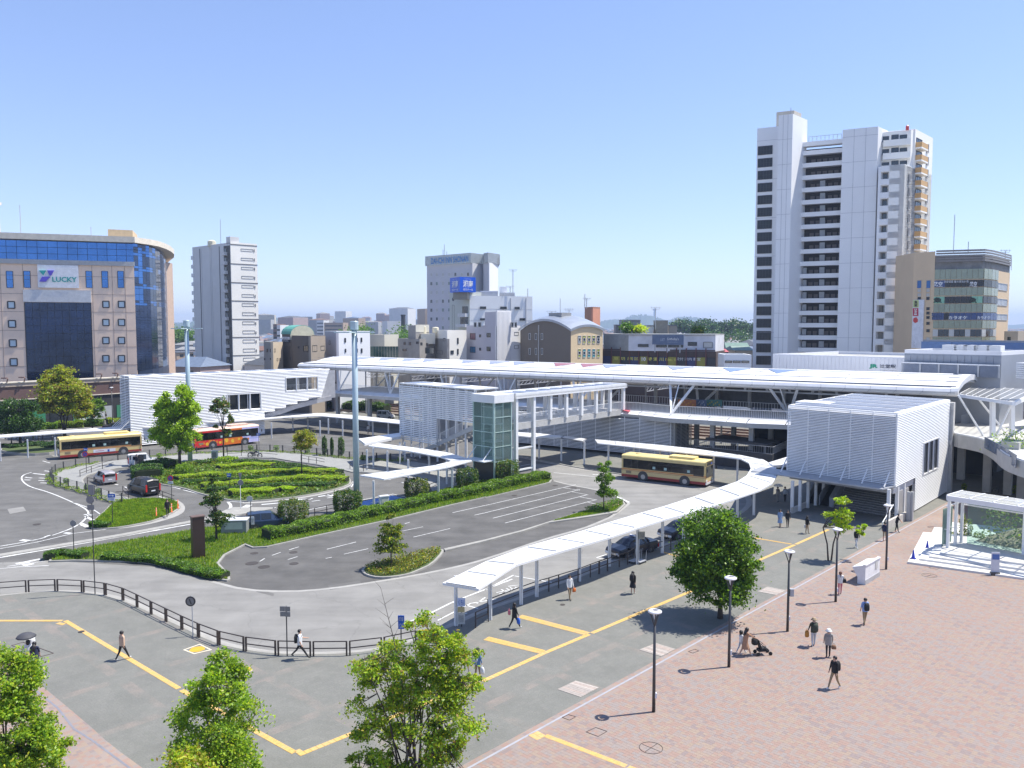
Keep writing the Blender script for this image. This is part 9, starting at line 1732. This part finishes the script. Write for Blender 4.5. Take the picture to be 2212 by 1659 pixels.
 if hair=='pony':mb.tube([(hx-.1,0,hz+.03),(hx-.16,0,hz-.08),(hx-.15,0,hz-.25)],[.03,.035,.015],6)
 mb.local('hair',hm,r,True)
 if hat:mb=MB();mb.lathe((hx-.01,0,hz+.035),[(.19 if hat[1] else.13,-.01),(.13,.01),(.122,.08),(.08,.12),(.01,.125)],14);mb.local('hat',CL[hat[0]],r,True)
 def tubey(name,z0,z1,r0,r1,m,sx=.72):
  n=14;rws=4;vv=[]
  for i in range(rws+1):t=i/rws;zz=z0+(z1-z0)*t;rr=r0+(r1-r0)*t;xo=lx*max(0,(zz-.94)/.5);vv+=[((xo+rr*sx*math.cos(a))*S,rr*math.sin(a)*S,zz*S) for a in np.linspace(0,2*math.pi,n+1)[:-1]]
  MB().add(vv,[(i*n+j,i*n+(j+1)%n,(i+1)*n+(j+1)%n,(i+1)*n+j) for i in range(rws) for j in range(n)]).local(name,m,r,True)
 tubey('top_hem',.86-coat,1.3,.185+coat*.25,.19,CL[top])
 if skirt:tubey('skirt',skirt,.98,.25,.155,CL[legs],.85)
 r.location=(g[0],g[1],z);r.rotation_euler=(0,0,math.radians(face));return r
def wp(r,x,y,z):a=r.rotation_euler.z;return(r.location.x+x*math.cos(a)-y*math.sin(a),r.location.y+x*math.sin(a)+y*math.cos(a),r.location.z+z)
def bag(name,label,r,pos,size,m,cat='bag',strap=.0):
 p=wp(r,*pos);o=root(name,p,label,cat,rz=0);w,d,h=size;mb=MB();cx=.35
 vs=[];
 for z,s in((-h/2,.85),(-h/4,1),(h/4,.95),(h/2,.65)):vs+=[(x*w/2*s,y*d/2*s,z) for x,y in((-1,-.6),(-.6,-1),(.6,-1),(1,-.6),(1,.6),(.6,1),(-.6,1),(-1,.6))]
 mb.add(vs,[(i*8+j,i*8+(j+1)%8,i*8+8+(j+1)%8,i*8+8+j) for i in range(3) for j in range(8)]+[tuple(range(7,-1,-1)),tuple(range(24,32))]);mb.local('pouch',m,o,True);mb=MB()
 if strap:[mb.tube([(w*.3,s*d*.3,h*.4),(w*.9,s*d*.35,h*.5),(w*1.0,s*d*.35,0),(w*.4,s*d*.3,-h*.35)],.018,4) for s in(-1,1)]
 else:mb.tube([(0,-d*.3,h*.45),(0,0,h*.45+.14),(0,d*.3,h*.45)],.012,4)
 mb.local('strap' if strap else 'handle',m,o);o.rotation_euler=(0,0,r.rotation_euler.z);return o
def pack(label,r,m='black',s=1):return bag('rucksack',label,r,(-.2,0,1.2*s),(.19,.30,.46),CL[m],'rucksack',1)
P_=person
a=P_('man in a white shirt and black trousers striding right along the railing',cF(470,768),5,'white','black',1.72,.55,(.1,.35),False,elbow=(.3,1.1));pack('black rucksack on the man in the white shirt by the railing',a)
P_('person in a beige jacket and black trousers walking on the yellow line',cE(1005,775),60,'beige','black',1.68,.4,(-.25,.35),shoe=shoe_w)
a=P_('person in a navy top and jeans seen from behind at the left edge',cE(290,868),100,'navy','jeans',1.65,.1,(.1,.1),hair='long',shoe=shoe_w,sleeve=False,coat=.2)
b=P_('person in a white dress under the dark parasol behind the left tree',cE(238,838),110,'white','pink',1.55,.1,(.9,.1),hair='bob',skirt=.5)
P_('blond person in a white top pointing to the left',cE(270,790),165,'white','grey',1.66,.1,(1.45,.1),elbow=(.1,.1),sleeve=False,hairm=M('hair_blond',(.42,.24,.10),.5),hair='bob')
def parasol(label,p,m):r=root('parasol',p,label,'parasol');MB().lathe((0,0,0),[(.5,0),(.46,.07),(.3,.18),(.02,.25)],10).local('canopy',m,r,True);MB().tube([(0,0,-.6),(0,0,.27)],.01,5).local('shaft',frame_d,r)
parasol('dark grey parasol held over the person behind the left tree',wp(b,.1,.1,1.7),CL['grey'] if 0 else M('parasol_dark',(.06,.06,.07),.7))
a=P_('person in a blue denim jacket walking behind the middle tree',cF(1925,925),50,'denim','khaki',1.62,.15,(.1,.1),hat=('black',0),coat=.05);bag('shopping_bag','white shopping bag held by the person in denim',a,(.05,-.3,.5),(.12,.25,.36),CL['white']);pack('pale rucksack on the person in denim',a,'lgrey')
a=P_('woman in black carrying a bright blue bag beside the canopy',cG(238,515),30,'black','black',1.62,.4,(.2,.1),coat=.1,shoe=shoe_w,hair='bob');bag('shopping_bag','bright blue bag carried by the woman in black',a,(.12,-.28,.55),(.14,.3,.36),M('bag_blue',(.02,.12,.55),.6));bag('shopping_bag','pink bag behind the woman in black',a,(-.25,.2,1.0),(.14,.2,.28),CL['pink'])
a=P_('man in an open white shirt and khaki trousers carrying an orange bag',cG(690,278),-60,'white','khaki',1.72,.2,(.1,.1));bag('shopping_bag','orange bag carried by the man in khaki trousers',a,(.1,.3,.65),(.12,.26,.26),CL['orange'])
a=P_('schoolgirl in a dark blazer and skirt walking away on the plaza',cG(1208,230),60,'black','skirt',1.6,.1,(-.3,.5),skirt=.5,hair='long',shoe=shoe_w);pack('black school rucksack on the girl in the dark blazer',a)
a=P_('woman in a white blouse and pink trousers beside the fourth lamp',cH(702,563),80,'white','pink',1.62,.12,(.1,.1),hair='pony',hairm=M('hair_brown',(.12,.04,.02),.5));bag('handbag','black shoulder bag of the woman in pink trousers',a,(-.05,-.27,1.0),(.14,.22,.28),CL['black'])
a=P_('man in a light blue shirt with a black rucksack on the right of the plaza',cH(905,812),95,'blue','khaki',1.72,.2,(.1,.1),sleeve=False);pack('black rucksack on the man in the light blue shirt',a)
a=P_('man in a sun hat and dark jacket with jeans on the brick plaza',cH(485,990),95,'dgreen','lgrey',1.7,.1,(.25,.3),hat=('tan',1),shoe=shoe_k);pack('dark green rucksack on the man in the sun hat',a,'dgreen');bag('shopping_bag','orange brown bag held by the man in the sun hat',a,(.15,.34,.72),(.16,.22,.38),M('bag_ochre',(.45,.20,.03),.7))
a=P_('woman in a white hat and grey jacket with black trousers on the plaza',cH(605,1080),80,'grey','black',1.62,.08,(.1,.1),hat=('white',1),coat=.08);bag('handbag','dark bag hanging from the arm of the woman in the white hat',a,(.05,-.3,.6),(.14,.26,.22),CL['brown'])
a=P_('man in a black jacket and khaki trousers nearest the camera on the plaza',cH(655,1338),205,'black','khaki',1.74,.35,(.1,.1),shoe=shoe_w);pack('black rucksack on the man nearest the camera',a)
a=P_('woman in a brown dress pushing a pushchair',cG(2130,738),10,'camel','camel',1.62,.35,(.9,.9),skirt=.45,hair='long',lean=.08,shoe=shoe_w,legc=None);P_('child in white walking beside the woman with the pushchair',cG(2095,716),15,'white','lgrey',1.3,.35,(.1,.1),hair='bob',shoe=shoe_w)
sr=root('pushchair',wp(a,1.05,0,0),'black pushchair with a seated child on the brick plaza','pushchair',rz=math.radians(8))
for x,y in((-.35,-.22),(-.35,.22),(.38,-.2),(.38,.2)):MB().lathe((x,y,.11),[(.11,-.025),(.11,.025)],14,'y').local('wheel',tyre,sr)
MB().tube([(-.38,-.22,.12),(.1,-.22,.55),(-.45,-.22,1.0),(-.45,.22,1.0),(.1,.22,.55),(-.38,.22,.12)],.016,6).tube([(.38,-.2,.12),(-.1,-.22,.62)],.016,6).tube([(.38,.2,.12),(-.1,.22,.62)],.016,6).local('frame',frame_d,sr)
MB().add([(-.3,-.18,.9),(-.3,.18,.9),(-.12,.18,.42),(-.12,-.18,.42),(.22,-.18,.4),(.22,.18,.4),(-.36,-.18,.9),(-.36,.18,.9),(-.18,.18,.36),(-.18,-.18,.36),(.22,-.18,.34),(.22,.18,.34)],[(0,1,2,3),(3,2,5,4),(7,6,9,8),(8,9,10,11),(0,3,9,6),(1,7,8,2),(3,4,10,9),(2,8,11,5),(4,5,11,10)]).local('seat',CL['black'],sr);MB().box(-.3,-.16,.22,.15,.16,.36).local('basket',CL['black'],sr)
w_=wp(a,1.0,0,0);P_('small child in white seated in the pushchair',(w_[0],w_[1]),8,'white','lgrey',.92,0,(.3,.3),z=.0,sit=True);bag('handbag','spotted black bag hung on the pushchair handle',a,(.55,0,.8),(.3,.34,.36),CL['black'])
P_('person in black with grey trousers walking right of the young maple',cH(835,180),-80,'black','lgrey',1.66,.3,(.1,.1),shoe=shoe_w);P_('person in dark clothes and shorts beside the furthest lamp',cH(1068,124),60,'navy','khaki',1.66,.2,(.1,.1),shorts=True,shoe=shoe_w)
P_('person in black leaning forward at the foot of the stairs pavilion',cD(1165,1600),-20,'black','black',1.7,.15,(.5,.5),lean=.12,sleeve=False)
a=P_('woman in black and tan trousers carrying a white bag in front of the pavilion',cD(430,1612),20,'black','tan',1.62,.1,(.1,.1),hair='bob');bag('shopping_bag','white bag carried in front of the pavilion',a,(.05,.3,.6),(.1,.22,.3),CL['white'])
P_('woman in a pale blue dress in the shade of the pavilion',cD(210,1556),-90,'sky','sky',1.62,.15,(.1,.1),skirt=.4,hair='bob');P_('person in dark clothes beside the woman in the pale blue dress',cD(272,1560),-90,'black','black',1.6,.1,(.1,.1))
b=P_('person in pale clothes under a white parasol in the canopy shade',cD(190,1352),-80,'grey','grey',1.62,.1,(.9,.1));parasol('white parasol in the shade beside the pavilion',wp(b,.1,0,1.72),M('parasol_white',(.7,.66,.6),.6));P_('person in lilac grey beside the white parasol',cD(250,1350),-80,'lgrey','black',1.62,.1,(.1,.1))
P_('man in a black suit walking along the grass island kerb',cA(1375,1250),-60,'black','black',1.72,.35,(.1,.3));P_('person in black standing at the open door of the white van',cA(1120,842),90,'black','black',1.65,.1,(.7,.5),shoe=shoe_w,lean=.05)
P_('person in a dark green top waiting at the left end of the walkway deck',cM(1080,1075),-100,'dgreen','black',1.65,.05,(.4,.1),z=DZ)
for x,l in((1487,'first'),(1600,'second'),(1762,'third')):g=G(cM(x,1110),DZ);P_('shadowy walker on the station walkway, %s from the left'%l,ofs(g,pn,2),150,'black','black',1.65,.2,(.1,.1),z=DZ)
for x,y,l in((1345,365,'person in dark red walking in the shade of the station hall'),(1432,378,'taller person in black walking in the shade of the station hall'),(1730,395,'faint figure deep in the shade of the station hall')):g=G(cP(x,y),DZ);P_(l,g,60,'red' if 'red' in l else 'black','black',1.68,.2,(.1,.1),z=DZ)
P_('person in white on the raised walkway',AT(cD(1802,820),91)[:2],90,'white','brown',1.68,.05,(.1,.1),z=5.95);P_('person with red hair leaning on the raised walkway',AT(cD(1838,820),91.5)[:2],60,'grey','black',1.6,.1,(.3,.3),z=5.95,hairm=M('hair_red',(.35,.10,.04),.5));P_('person in black further back on the raised walkway',AT(cD(1742,770),98)[:2],70,'tan','black',1.66,.1,(.1,.1),z=5.95)
P_('dark cyclist between the walkway piers',bg_,166,'black','black',1.65,.25,(.7,.7),lean=.12);P_('pale figure under the canopies behind the tall mast',cB(1030,575),-90,'white','grey',1.62,.1,(.1,.1),skirt=.4)
for i,x in enumerate((1085,1150,1690,1740,640,560)):P_('distant shopper in front of the podium shops, %s counted'%'first second third fourth fifth sixth'.split()[i],cT(x if x<1600 or x>1700 else x,925 if x>1000 else 970),random.choice((0,180)),('white','navy','lgrey','black','red','grey')[i],'black',1.65,.25,(.1,.1))
